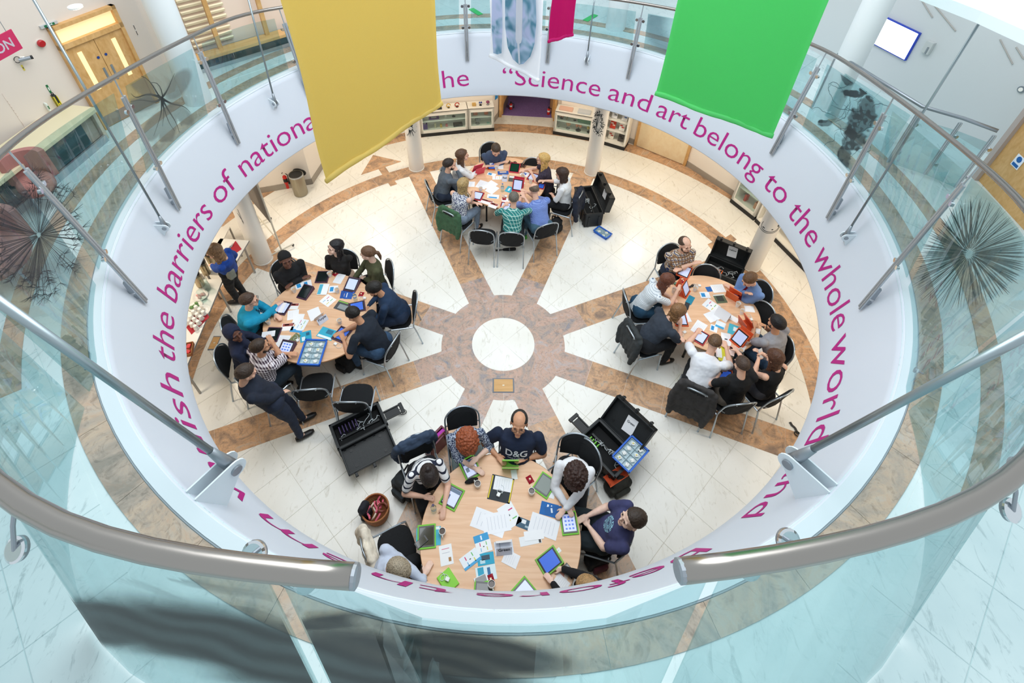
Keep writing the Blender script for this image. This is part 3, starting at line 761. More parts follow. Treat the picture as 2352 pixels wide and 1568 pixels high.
# double oak doors with a transom light
def WLh(x, y): return WL.hit(x, y)
aL, aR = WL.hit(243, 292)[0], WL.hit(352, 235)[0]
aL, aR = max(aL, aR), min(aL, aR)                       # aL: left side in the picture (larger distance)
zt = WL.hit(135, 52)[1]; zd = WL.hit(160, 98)[1]
D3 = tag(thing('door_3', None, None), kind='structure')
fw = .045
panel(WL, aL, aL + fw, ZB, zt, .07, M_OAK, 'frame_post', D3); panel(WL, aR - fw, aR, ZB, zt, .07, M_OAK, 'frame_post', D3)
panel(WL, aR - fw, aL + fw, zt - .045, zt, .07, M_OAK, 'frame_head', D3); panel(WL, aR - fw, aL + fw, zd - .03, zd + .03, .07, M_OAK, 'transom', D3)
panel(WL, aR, aL, zd + .03, zt - .045, .01, mat('lit_transom', 'f6dfa8', .4, emit=.55), 'transom_light', D3)
am = (aL + aR) / 2
for s, (p, q) in enumerate(((aR, am - .003), (am + .003, aL))):
    panel(WL, p, q, ZB + .01, zd - .03, .04, M_OAK, 'door_leaf', D3)
    panel(WL, p + .01, q - .01, ZB + .02, ZB + .16, .006, mat('kick_grey', '8c7f72', .5), 'kick_plate', D3, .04)
    c = (p + q) / 2 + (.04 if s else -.04)
    panel(WL, c - .028, c + .028, ZB + .5, zd - .12, .004, mat('lit_slot', 'f7dfa2', .4, emit=.5), 'vision_slot', D3, .04)
    c2 = am + (.05 if s else -.05)
    panel(WL, c2 - .014, c2 + .014, ZB + .52, ZB + .72, .006, M_STEELD, 'push_plate', D3, .04)
    bm = BM(); e = WL.pt(am + (.05 if s else -.05), ZB + .86, .045); tube(bm, [e, e + WL.n * .003], .017, 16); fin('door_disc', bm, mat('sign_blue', '1e3f86', .5), D3)
def on_wall(vp, name, label, cat, x0, y0, x1, y1, th, m, parts=(), bev=0, out=0.0):
    a0, z0 = vp.hit(x0, y0); a1, z1 = vp.hit(x1, y1); c = vp.pt((a0 + a1) / 2, (z0 + z1) / 2)
    t = thing(name, label, cat, c, vp.rz); s = 1 if Vector((-vp.u.y, vp.u.x, 0)).dot(vp.n) > 0 else -1
    W_, H_ = abs(a1 - a0), abs(z1 - z0)
    bm = BM(); box(bm, (0, s * (th / 2 + out), 0), (W_, th, H_), bev=bev); fin('panel' if not parts else parts[0], bm, m, t)
    return t, s, W_, H_, th + out
t, s, W_, H_, d = on_wall(WL, 'exit_sign', 'green and grey emergency exit sign with arrow left of the oak doors', 'sign', 92, 66, 127, 46, .03, mat('sign_grey', 'b9bcbc', .5), ('housing',))
bm = BM(); box(bm, (0, s * (d + .002), 0), (W_ * .6, .004, H_ * .8)); fin('sign_face', bm, mat('exit_green', '0f6b45', .5), t)
bm = BM(); z = 0; box(bm, (0, s * (d + .005), 0), (W_ * .3, .003, H_ * .12)); box(bm, (-s * W_ * .12, s * (d + .005), H_ * .1), (W_ * .12, .003, H_ * .1), rot=Matrix.Rotation(.8, 3, 'Y')); box(bm, (-s * W_ * .12, s * (d + .005), -H_ * .1), (W_ * .12, .003, H_ * .1), rot=Matrix.Rotation(-.8, 3, 'Y')); fin('arrow', bm, MWP, t)
P = WL.pt(*WL.hit(92, 99)); t = thing('alarm_sounder', 'round red fire alarm sounder on the wall left of the doors', 'alarm', P)
bm = BM(); tube(bm, [WL.n * .0, WL.n * .035, WL.n * .045], [.04, .04, .03], 20); fin('dome', bm, mat('alarm_red', 'b01d24', .3), t); bm = BM(); tube(bm, [WL.n * 0, WL.n * .012], .046, 20); fin('base', bm, mat('alarm_base', 'd8d4cc', .5), t)
P = WL.pt(*WL.hit(48, 132)); t = thing('security_camera', 'small black lensed wall camera with coiled cable under the alarm', 'camera', P)
bm = BM(); tube(bm, [(0, 0, 0), WL.n * .04, WL.n * .07 + Vector((0, 0, .02))], .012); fin('bracket', bm, M_WHITE, t)
bm = BM(); tube(bm, [WL.n * .05 + WL.u * .05, WL.n * .09 - WL.u * .05], [.022, .02], 12); fin('camera_body', bm, M_STEELD, t); bm = BM(); tube(bm, [WL.n * .09 - WL.u * .05, WL.n * .095 - WL.u * .07], [.02, .022], 12); fin('lens', bm, M_BLACK, t)
bm = BM(); tube(bm, [WL.n * .02 + WL.u * (.05 + .03 * cos(k * .6)) + Vector((0, 0, .035 * sin(k * .6))) for k in range(11)], .004, 6); fin('cable', bm, M_BLACK, t)
def poster(vp, label, x0, y0, x1, y1, base, blocks, cat='notice', name='wall_notice'):
    t, s, W_, H_, d = on_wall(vp, name, label, cat, x0, y0, x1, y1, .006, mat('notice_' + base, base, .6), ('sheet',))
    for (cx, cz, w_, h_, col) in blocks:
        bm = BM(); box(bm, (-s * cx * W_, s * (d + .001), cz * H_), (w_ * W_, .002, h_ * H_)); fin('print_block', bm, mat('ink_' + col, col, .6), t)
    return t
poster(WL, 'small yellow notice under the wall camera', 47, 150, 58, 161, 'd8c64a', [(0, 0, .5, .3, '4a4632')])
poster(WL, 'blue white and red fire action notice left of the doors', 160, 146, 180, 170, 'f0efec', [(0, .3, .9, .3, '1f5f9e'), (0, .0, .9, .12, '1f5f9e'), (0, -.25, .9, .3, 'd8352f')])
poster(WL, 'small green heart symbol sign above the defibrillator', 104, 196, 119, 212, '1c6b3c', [(0, 0, .5, .4, 'e8efe8')])
poster(WL, 'tall pale text poster on the left wall', 5, 215, 62, 300, 'f2e3da', [(0, .3, .7, .02, '8c6a60'), (0, .22, .7, .02, '8c6a60'), (0, .14, .7, .02, '8c6a60'), (0, .06, .7, .02, '8c6a60'), (0, -.02, .7, .02, '8c6a60'), (0, -.1, .7, .02, '8c6a60'), (-.1, -.3, .3, .1, 'c6a79d')])
poster(WL, 'black and white notice on the wall right of the oak doors', 304, 56, 318, 83, 'e6e2de', [(0, .25, .8, .35, '3d3a3a'), (0, -.22, .8, .35, '3d3a3a')])
# defibrillator
t, s, W_, H_, d = on_wall(WL, 'defibrillator', 'yellow and black defibrillator case on the left wall above the desk', 'defibrillator', 114, 218, 143, 250, .06, mat('aed_black', '23282a', .5), ('case',), bev=.01)
for q in (-.42, .42):
    bm = BM(); box(bm, (q * W_, s * .035, 0), (W_ * .16, .07, H_ * .9), bev=.006); fin('bumper', bm, mat('aed_yellow', 'd9c92f', .5), t)
bm = BM(); box(bm, (0, s * .064, -.1 * H_), (W_ * .35, .006, H_ * .25)); fin('label_patch', bm, mat('aed_yellow', ''), t); bm = BM(); tube(bm, [(-.3 * W_, s * .03, H_ * .5), (-.2 * W_, s * .03, H_ * .62), (.2 * W_, s * .03, H_ * .62), (.3 * W_, s * .03, H_ * .5)], .005, 6); fin('handle', bm, M_BLACK, t)
t, s, W_, H_, d = on_wall(WL, 'gel_dispenser', 'small green and white hand gel dispenser beside the defibrillator', 'dispenser', 98, 236, 113, 252, .05, mat('gel_white', 'dfe6df', .4), ('body',), bev=.008)
bm = BM(); box(bm, (0, s * .053, 0), (W_ * .6, .005, H_ * .4), bev=.002); fin('front_patch', bm, mat('gel_green', '2e6e46', .4), t)
t, s, W_, H_, d = on_wall(WL, 'fire_extinguisher_sign', 'small red and white box on the wall just left of the oak doors', 'box', 182, 183, 193, 200, .04, mat('alarm_red', ''), ('body',), bev=.004)
bm = BM(); box(bm, (0, s * .042, .2 * H_), (W_ * .5, .003, H_ * .2)); fin('label_patch', bm, M_PAPER, t)
# reception desk with dark teal glass front
DK = VPlane(floor_xy(150, 402), floor_xy(245, 322))
t = thing('reception_desk', 'reception desk with dark teal glass front and pale counter at upper left', 'desk', DK.pt(0, ZB), DK.rz)
sd = 1 if Vector((-DK.u.y, DK.u.x, 0)).dot(DK.n) > 0 else -1
aa, zz = DK.hit(215, 270); sg_ = 1 if DK.hit(0, 480)[0] > DK.hit(150, 402)[0] else -1
Ld = 1.7; x1 = DK.hit(245, 322)[0]; x0 = x1 + sg_ * Ld; xc = (x0 + x1) / 2; hT = max(.45, DK.hit(205, 262)[1] - ZB)
bm = BM(); box(bm, (xc, -sd * .2, hT * .5 + .03), (Ld, .3, hT - .06)); fin('cabinet_body', bm, mat('desk_stone', 'b9ada0', .6), t)
for k in range(3):
    bm = BM(); box(bm, (x1 + sg_ * (.2 + .36 * 0 + (k + .5) * .62), sd * .0, hT * .5 + .02), (.6, .02, hT - .16), bev=.003); fin('glass_front', bm, mat('teal_glass_front', '1f474f', .08, coat=.6), t)
bm = BM(); box(bm, (xc, -sd * .16, hT), (Ld + .06, .5, .045), bev=.006); fin('counter', bm, mat('desk_counter', 'd9cfae', .5), t)
bm = BM(); box(bm, (xc, sd * .02, .045), (Ld, .03, .09)); fin('plinth', bm, M_STEEL, t)
bm = BM(); box(bm, (x1 - sg_ * .03, -sd * .2, hT * .5), (.05, .4, hT), bev=.004); fin('end_panel', bm, mat('desk_end', 'c9bfae', .6), t)
# pink upholstered chairs at the left edge
def tub_chair(label, px, py, col, r=.24):
    P = at(px, py, ZB); t = thing('tub_chair', label, 'chair', P, .6)
    bm = BM(); lathe(bm, [(0, .22), (r * .9, .22), (r, .27), (r, .33), (r * .85, .37), (0, .375)], 20); fin('seat', bm, mat('pink_' + col, col, .9, bump=.3), t, smooth=True)
    bm = BM(); n_ = 12
    for k in range(n_):
        a, b = radians(20 + 140 * k / n_), radians(20 + 140 * (k + 1) / n_)
        prism(bm, [(r * cos(a), r * sin(a)), (r * cos(b), r * sin(b)), ((r + .06) * cos(b), (r + .06) * sin(b)), ((r + .06) * cos(a), (r + .06) * sin(a))], .3, .62)
    bmesh.ops.remove_doubles(bm, verts=bm.verts, dist=1e-4); fin('backrest', bm, mat('pink_' + col, col), t)
    for k in range(4):
        bm = BM(); a = pi / 4 + k * pi / 2; tube(bm, [(r * .7 * cos(a), r * .7 * sin(a), .23), (r * .8 * cos(a), r * .8 * sin(a), 0)], .012, 8); fin('leg', bm, M_STEEL, t)
tub_chair('dusty pink tub chair behind the dandelion print near the desk', 118, 470, 'a8746e', .17)
tub_chair('larger dusty pink tub chair at the left picture edge', 15, 640, 'b07f7a', .34)
# hanging magenta sign with white letters at the top left corner
P = at(-16, 118, 4.9); t = thing('hanging_sign', 'magenta hanging sign with white letters at the top left edge', 'sign', P, WL.rz)
u_ = (at(36, 78, 4.95) - at(-60, 160, 4.85)); t.rotation_euler.z = atan2(u_.y, u_.x); Ls = u_.length
bm = BM(); box(bm, (0, 0, 0), (Ls, .012, .2)); fin('sign_board', bm, mat('sign_magenta', 'c4275a', .5), t)
bm = text_bm('RECEPTION', .13, 'RIGHT', .002)
for v in bm.verts: v.co = Vector((v.co.x + Ls * .40, -.009, v.co.y - .045)) if True else v.co
fin('lettering', bm, MWP, t)
for s in (-1, 1):
    bm = BM(); tube(bm, [(s * Ls * .4, 0, .1), (s * Ls * .4, 0, .9)], .003, 6); fin('cord', bm, M_STEELD, t)
# recessed downlights of the upper ceiling
for (px, py, lab) in ((172, 14, 'round recessed downlight in the ceiling at top left'),):
    P = at(px, py, 5.74); t = thing('ceiling_light', lab, 'light', P)
    bm = BM(); tube(bm, [(0, 0, 0), (0, 0, -.012)], .05, 24); fin('trim_ring', bm, M_WHITE, t); bm = BM(); tube(bm, [(0, 0, -.010), (0, 0, -.016)], .04, 24); fin('diffuser', bm, mat('lamp_white', 'fff2dc', .5, emit=6), t)
# reception hatch with counter, wooden frame and blinds (right of the left column)
HW = VPlane(floor_xy(405, 185), floor_xy(655, 108))
nn = HW.n
t = thing('reception_hatch', 'long reception hatch with wooden counter over dark teal glass panels', 'counter', HW.pt(0, ZB), HW.rz); sH = 1 if Vector((-HW.u.y, HW.u.x, 0)).dot(nn) > 0 else -1
b0, b1 = HW.hit(400, 150)[0], HW.hit(660, 60)[0]; hC = HW.hit(520, 112)[1] - ZB; b0, b1 = min(b0, b1) - .05, max(b0, b1) + .4; nb = 5
for k in range(nb):
    wv = (b1 - b0) / nb; bm = BM(); box(bm, (b0 + wv * (k + .5), 0, hC * .45 + .02), (wv - .01, .03, hC * .8), bev=.003); fin('glass_front', bm, mat('teal_glass_front', '') if k != nb - 1 - 0 else mat('purple_glass_front', '34304e', .15), t)
bm = BM(); box(bm, ((b0 + b1) / 2, sH * .03, hC), (b1 - b0, .22, .05), bev=.005); fin('counter', bm, M_OAK, t)
bm = BM(); box(bm, ((b0 + b1) / 2, sH * .01, .03), (b1 - b0, .03, .06)); fin('plinth', bm, M_STEEL, t)
bm = BM(); box(bm, ((b0 + b1) / 2, -sH * .22, hC * .9 + .55), (b1 - b0, .03, 1.1)); fin('back_panel', bm, mat('pink_cream', 'eed9c8', .8), t)
for k in range(4):
    bm = BM(); box(bm, (b0 + (b1 - b0) * k / 3, -sH * .02, hC + .5), (.06, .06, 1.0)); fin('frame_post', bm, M_OAK, t)
t2 = thing('vertical_blind', 'cream vertical slat blind beside the upper left column', 'blind', HW.pt(0, ZB), HW.rz)
for k in range(7):
    bm = BM(); a = HW.hit(352 + k * 9, 40)[0]; box(bm, (a, sH * .03, hC + .5), (.07, .008, .85), rz=.5); fin('slat', bm, mat('blind_cream', 'd8cfa2', .7), t2)
bm = BM(); a, b = HW.hit(348, 20)[0], HW.hit(412, 10)[0]; box(bm, ((a + b) / 2, sH * .03, hC + .95), (abs(b - a) + .1, .04, .03)); fin('head_rail', bm, M_WHITE, t2)
t2 = thing('window_blind', 'pale horizontal slat blind behind the reception hatch window', 'blind', HW.pt(0, ZB), HW.rz)
a, b = HW.hit(425, 40)[0], HW.hit(520, 10)[0]
for k in range(9):
    bm = BM(); box(bm, ((a + b) / 2, -sH * .17, hC + .08 + k * .085), (abs(b - a), .03, .035), rot=Matrix.Rotation(.4, 3, 'X')); fin('slat', bm, mat('blind_pale', 'f3e6c6', .6, emit=0), t2)
bm = BM(); box(bm, ((a + b) / 2, -sH * .17, hC + .85), (abs(b - a), .04, .03)); fin('head_rail', bm, M_WHITE, t2)
# column print, upper left: blue spiral
M_BLUEP = mat('print_blue', '2d5d78', .6)
def cyl_hit(px, py, cx, cy, r):
    d = ray(px, py); o = CAM_POS - Vector((cx, cy, 0)); a = d.x ** 2 + d.y ** 2; b = 2 * (o.x * d.x + o.y * d.y); c = o.x ** 2 + o.y ** 2 - r * r; D = b * b - 4 * a * c
    if D < 0: return None
    return CAM_POS + d * ((-b - sqrt(D)) / 2 / a)
def col_strokes(name, par, cx, cy, r, L, m):
    bm = BM()
    for S_ in L:
        prev = None; pts = []
        for x, y, wd in S_:
            q = cyl_hit(x, y, cx, cy, r + .003)
            if q is None or not (q.z > 0 and (q.z < ZF0 - .02 or q.z > ZB)): break
            pts.append((q, wd))
        for i, (q, wd) in enumerate(pts):
            t_ = pts[min(i + 1, len(pts) - 1)][0] - pts[max(0, i - 1)][0]
            if t_.length < 1e-6: continue
            nr = Vector((q.x - cx, q.y - cy, 0)).normalized(); s = t_.normalized().cross(nr).normalized() * wd / 2; v = (bm.verts.new(q - s), bm.verts.new(q + s))
            if prev: bm.faces.new((prev[0], prev[1], v[1], v[0]))
            prev = v
    return fin(name, bm, m, par)
CO = [o for o in bpy.data.objects if o.name.startswith('column') and not o.parent]
lowc = CO[0::2] ; 
for o in CO: pass
cmap = {}
for o in CO:
    v = o.data.vertices[0].co; cmap[(round(sum(p.co.x for p in o.data.vertices) / len(o.data.vertices), 1), o.data.vertices[0].co.z > 1)] = o
def getcol(x, up): return min((o for o in CO if (min(v.co.z for v in o.data.vertices) > 1) == up), key=lambda o: abs(sum(p.co.x for p in o.data.vertices) / len(o.data.vertices) - x))
L = []
for j in range(40):
    a = radians(-80 + j * 4.4); L.append([(316 + r_ * cos(a + r_ * .01) * .8, 40 + r_ * sin(a + r_ * .01) * 1.55, .004 + (r_ - 10) * .0005) for r_ in (14, 22, 30, 38, 46)])
col_strokes('spiral_print', getcol(-4.4, True), COLS[2][0], COLS[2][1], .175, L, M_BLUEP)
L = []
for k in range(60):
    a = rnd.uniform(-pi * .95, -.05 * pi) if k % 2 else rnd.uniform(.1, 2.9); L.append([(943 + 4 * cos(a), 295 + 4 * sin(a), .012), (943 + 15 * cos(a), 295 + rnd.uniform(16, 24) * sin(a) * (1.1 if k % 2 else .9), .002)])
col_strokes('bristle_print', getcol(-2.0, False), COLS[0][0], COLS[0][1], .16, L, F_DK)
L = []
for k in range(110):
    a = rnd.uniform(0, 2 * pi); q = rnd.uniform(.55, 1.0); ex, ey = 1374 + 13 * q * cos(a), 283 + 30 * q * sin(a)
    L.append([(ex, ey, .016), (ex + rnd.uniform(-5, 5), ey + rnd.uniform(-5, 5), .006)]);
    if k % 4 == 0: L.append([(1370, 290, .006), (ex, ey, .004)])
col_strokes('seed_head_print', getcol(1.8, False), COLS[1][0], COLS[1][1], .16, L, F_DK)
L = [[(1769 + 20 * cos(a / 6) , 518 + 15 * sin(a / 6), .012) for a in range(-3, 24)], [(1768 + 25 * cos(a / 6), 512 + 24 * sin(a / 6), .010) for a in range(1, 20)], [(1752, 520, .02), (1756, 524, .02)], [(1772, 528, .02), (1776, 527, .02)], [(1786, 520, .02), (1789, 517, .02)]]
col_strokes('ring_print', getcol(4.5, False), COLS[3][0], COLS[3][1], .16, L, F_DK)
L = [[(545 + 1.5 * k, 485 + (6 - k) * .7 * s + k * 3, .006), (548 + 1.5 * k, 489 + (6 - k) * .7 * s + k * 3, .004)] for k in range(9) for s in (-1, 1)]
col_strokes('tendril_print', getcol(-4.4, False), COLS[2][0], COLS[2][1], .16, L, F_DK)
# ---- right side of the gallery: screen, thermostat, stair balustrade, oak door
def quad_wall(vp, name, pts, th, m, parent, out=0.0):
    bm = BM(); P = [vp.pt(*vp.hit(*p), out) for p in pts]; vs = [bm.verts.new(p) for p in P]; f = bm.faces.new(vs)
    if f.normal.dot(vp.n) < 0: f.normal_flip()
    r = bmesh.ops.extrude_face_region(bm, geom=[f]); bmesh.ops.translate(bm, vec=vp.n * th, verts=[v for v in r['geom'] if isinstance(v, bmesh.types.BMVert)])
    bmesh.ops.recalc_face_normals(bm, faces=bm.faces); return fin(name, bm, m, parent)
a_, z0_ = WR.hit(2084, 140); a2_, z1_ = WR.hit(2116, 75); a3_ = WR.hit(2008, 96)[0]; a4_ = WR.hit(2034, 31)[0]
sx0, sx1 = (a3_ + a4_) / 2, (a_ + a2_) / 2
P = WR.pt((sx0 + sx1) / 2, (z0_ + z1_) / 2); t = thing('wall_screen', 'glowing white wall screen with a thin blue frame at upper right', 'screen', P, WR.rz); s = 1 if Vector((-WR.u.y, WR.u.x, 0)).dot(WR.n) > 0 else -1
Ws, Hs = abs(sx1 - sx0), abs(z1_ - z0_)
bm = BM(); box(bm, (0, s * .02, 0), (Ws, .04, Hs), bev=.004); fin('screen_frame', bm, mat('screen_blue', '12329a', .3, emit=.25), t)
bm = BM(); box(bm, (0, s * .042, 0), (Ws - .03, .003, Hs - .03)); fin('screen_face', bm, mat('screen_white', 'f4f6ff', .3, emit=1.4), t)
for k in range(5):
    bm = BM(); box(bm, (-.08, s * .045, -.02 - k * Hs * .075), (Ws * (.6 - .05 * k), .002, .006)); fin('text_line', bm, mat('screen_text', 'd9dde8', .4, emit=.9), t)
P = WR.pt(*WR.hit(2136, 108)); t = thing('wall_dispenser', 'small pale metal dispenser on the wall right of the screen', 'dispenser', P, WR.rz)
bm = BM(); box(bm, (0, s * .03, 0), (.11, .06, .17), bev=.006); fin('body', bm, mat('dispenser_grey', 'bfc3c2', .4), t); bm = BM(); box(bm, (.02, s * .065, -.03), (.02, .012, .09)); fin('lever', bm, M_STEELD, t)
P = WR.pt(*WR.hit(2347, 205)); t = thing('wall_button', 'round grey call button on the wall at the right edge', 'button', P, WR.rz)
bm = BM(); tube(bm, [(0, 0, 0), (0, s * .02, 0)], .04, 20); fin('rim', bm, M_STEELD, t); bm = BM(); tube(bm, [(0, s * .02, 0), (0, s * .026, 0)], .025, 16); fin('cap', bm, M_WHITE, t)
DR = VPlane(floor_xy(2255, 415), floor_xy(2352, 520)); 
D4 = tag(thing('door_4', None, None), kind='structure'); aE = DR.hit(2255, 415)[0]; aF = DR.hit(2352, 520)[0]; sgd = 1 if aF > aE else -1
panel(DR, aE, aE + sgd * .9, ZB, 5.2, .04, M_OAK, 'door_leaf', D4); panel(DR, aE - sgd * .07, aE, ZB, 5.2, .09, mat('frame_taupe', 'b5a7a0', .6), 'frame_post', D4)
for z in (4.25, 4.45): 
    bm = BM(); e = DR.pt(aE + sgd * .015, z, .045); tube(bm, [e, e + Vector((0, 0, .08))], .008, 8); fin('hinge', bm, M_STEEL, D4)
P = DR.pt(*DR.hit(2347, 372)); t = thing('door_sign', 'blue and white mandatory action sign on the right oak door', 'sign', P, DR.rz); s2 = 1 if Vector((-DR.u.y, DR.u.x, 0)).dot(DR.n) > 0 else -1
bm = BM(); box(bm, (0, s2 * .045, 0), (.12, .004, .15)); fin('plate', bm, MWP, t); bm = BM(); tube(bm, [(0, s2 * .047, .03), (0, s2 * .050, .03)], .035, 20); fin('disc', bm, mat('mandatory_blue', '1560a8', .5), t)
bm = BM(); box(bm, (0, s2 * .049, -.045), (.09, .003, .035)); fin('text_block', bm, mat('mandatory_blue', ''), t)
# second balustrade by the stair
t = thing('stair_balustrade', 'second glass and steel balustrade by the stair behind the ink print', 'balustrade', at(1900, 250, ZB))
b_ = t.location.copy(); F1 = [at(1775, 150, ZB), at(1868, 240, ZB), at(2040, 370, ZB), at(2125, 425, ZB), at(2200, 450, ZB)]
sp_ = [((1916, 137), (1868, 245)), ((2112, 258), (2040, 372)), ((2180, 322), (2125, 400)), ((2245, 355), (2195, 430))]
tops = []
for (tx, ty), (bx, by) in sp_:
    B_ = at(bx, by, ZB + .05); d = ray(tx, ty); v = B_ - CAM_POS; k = (v.x * d.x + v.y * d.y) / (d.x ** 2 + d.y ** 2); T_ = CAM_POS + d * k; T_ = Vector((B_.x, B_.y, min(max(T_.z, ZB + .8), ZB + 1.3))); tops.append((B_, T_))
    bm = BM(); tube(bm, [B_ - b_ + Vector((.012, 0, 0)), T_ - b_ + Vector((.012, 0, 0))], .014, 8); tube(bm, [B_ - b_ - Vector((.012, 0, 0)), T_ - b_ - Vector((.012, 0, 0))], .014, 8); p_ = fin('post', bm, M_STEEL, t)
    for q in (.2, .75): clamp(B_.lerp(T_, q) - b_, Vector((0, -1, 0)), Vector((1, 0, 0)), p_)
bm = BM(); tube(bm, [q[1] - b_ + Vector((0, 0, .06)) for q in tops], .022, 10); fin('handrail', bm, M_STEELD, t, smooth=True)
for i in range(len(tops) - 1):
    A, B = tops[i], tops[i + 1]; u = (B[0] - A[0]) * .05; bm = BM(); n_ = (B[0] - A[0]).cross(Vector((0, 0, 1))).normalized() * .005
    q = [A[0] + u, B[0] - u, B[1] - u - Vector((0, 0, .1)), A[1] + u - Vector((0, 0, .1))]; vs = [bm.verts.new(p - b_ + n_) for p in q]; ws = [bm.verts.new(p - b_ - n_) for p in q]
    bm.faces.new(vs); bm.faces.new(ws[::-1])
    for k in range(4): bm.faces.new((vs[k], ws[k], ws[(k + 1) % 4], vs[(k + 1) % 4]))
    fin('glass_panel', bm, M_GLASS, t)
# pale roof soffits seen at the upper right corner
bm = BM(); P = [at(1870, -60, 5.9), at(2110, 0, 5.9), at(2240, 52, 5.9), at(2360, 108, 5.9), at(2500, 60, 5.9), at(2400, -120, 5.9)]
prism(bm, [(p.x, p.y) for p in P], 5.9, 5.98); tag(fin('ceiling_gallery_right', bm, mat('roof_pale', 'dfeaf2', .7)), kind='structure')
for (x0, y0, x1, y1) in ((2118, 0, 2143, 40), (2146, 10, 2196, 71), (2298, 90, 2327, 147), (2335, 108, 2352, 135)):
    bm = BM(); A, B = WR.pt(*WR.hit(x0, y0), .01), WR.pt(*WR.hit(x1, y1), .01); tube(bm, [A, B], .008, 6); tag(fin('trim_1', bm, mat('trim_grey', 'a7a39d', .6)), kind='structure')
# person behind the reception desk is only a sliver of dark hair at the picture edge
# green markers of the far balustrade glazing
for k, (x, y, x2, y2) in enumerate(((1082, 20, 1104, 34), (1344, 48, 1368, 34))):
    A, B = at(x, y, ZB + .004), at(x2, y2, ZB + .004); t = thing('floor_marker', ('green floor strip seen through the far balustrade left of the white banner', 'green floor strip seen through the far balustrade right of the magenta banner')[k], 'marker', (A + B) / 2, atan2((B - A).y, (B - A).x))
    bm = BM(); box(bm, (0, 0, .003), ((B - A).length, .11, .006), bev=.002); fin('strip', bm, mat('marker_green', '3fbf6a', .6), t)
# ================================================================== FURNITURE OF THE LOWER ROOM
# ---- round tables
def tabc(px, py): p = at(px, py, .75); return p.x, p.y
TABLES = [('near', .045, -2.975, .885), ('left', -2.726, -.13, .815), ('far', -.075, 3.17, .775), ('right', 3.165, .187, .735)]
TC = {}
TL = {'near': 'largest round beech table, nearest, strewn with green tablets and papers', 'left': 'round beech table at left with purple tablets and a blue tray', 'far': 'round beech table at the far side with pink and red tablets', 'right': 'round beech table at right with orange tablets'}
for nm, x, y, r in TABLES:
    t = thing('round_table', TL[nm], 'table', (x, y, 0), 0, 'round beech tables'); TC[nm] = (x, y, r)
    bm = BM(); lathe(bm, [(0, .722), (r - .004, .722), (r, .727), (r, .745), (r - .004, .75), (0, .75)], 72); fin('tabletop', bm, M_BEECH, t)
    bm = BM(); lathe(bm, [(r + .0005, .725), (r + .002, .727), (r + .002, .745), (r + .0005, .747)], 72); fin('edge_band', bm, mat('edge_beech', 'c28f63', .5), t)
    for k in range(4):
        a = pi / 4 + k * pi / 2; q = r * .62; bm = BM()
        tube(bm, [(q * cos(a), q * sin(a), .72), (q * cos(a), q * sin(a), .01)], .018, 10); tube(bm, [(q * cos(a), q * sin(a), .01), (q * cos(a), q * sin(a), 0)], .022, 10); fin('leg', bm, M_BLACK, t)
    bm = BM()
    for k in range(2):
        a = pi / 4 + k * pi / 2; q = r * .62; tube(bm, [(q * cos(a), q * sin(a), .70), (-q * cos(a), -q * sin(a), .70)], .012, 6)
    fin('under_frame', bm, M_BLACK, t)
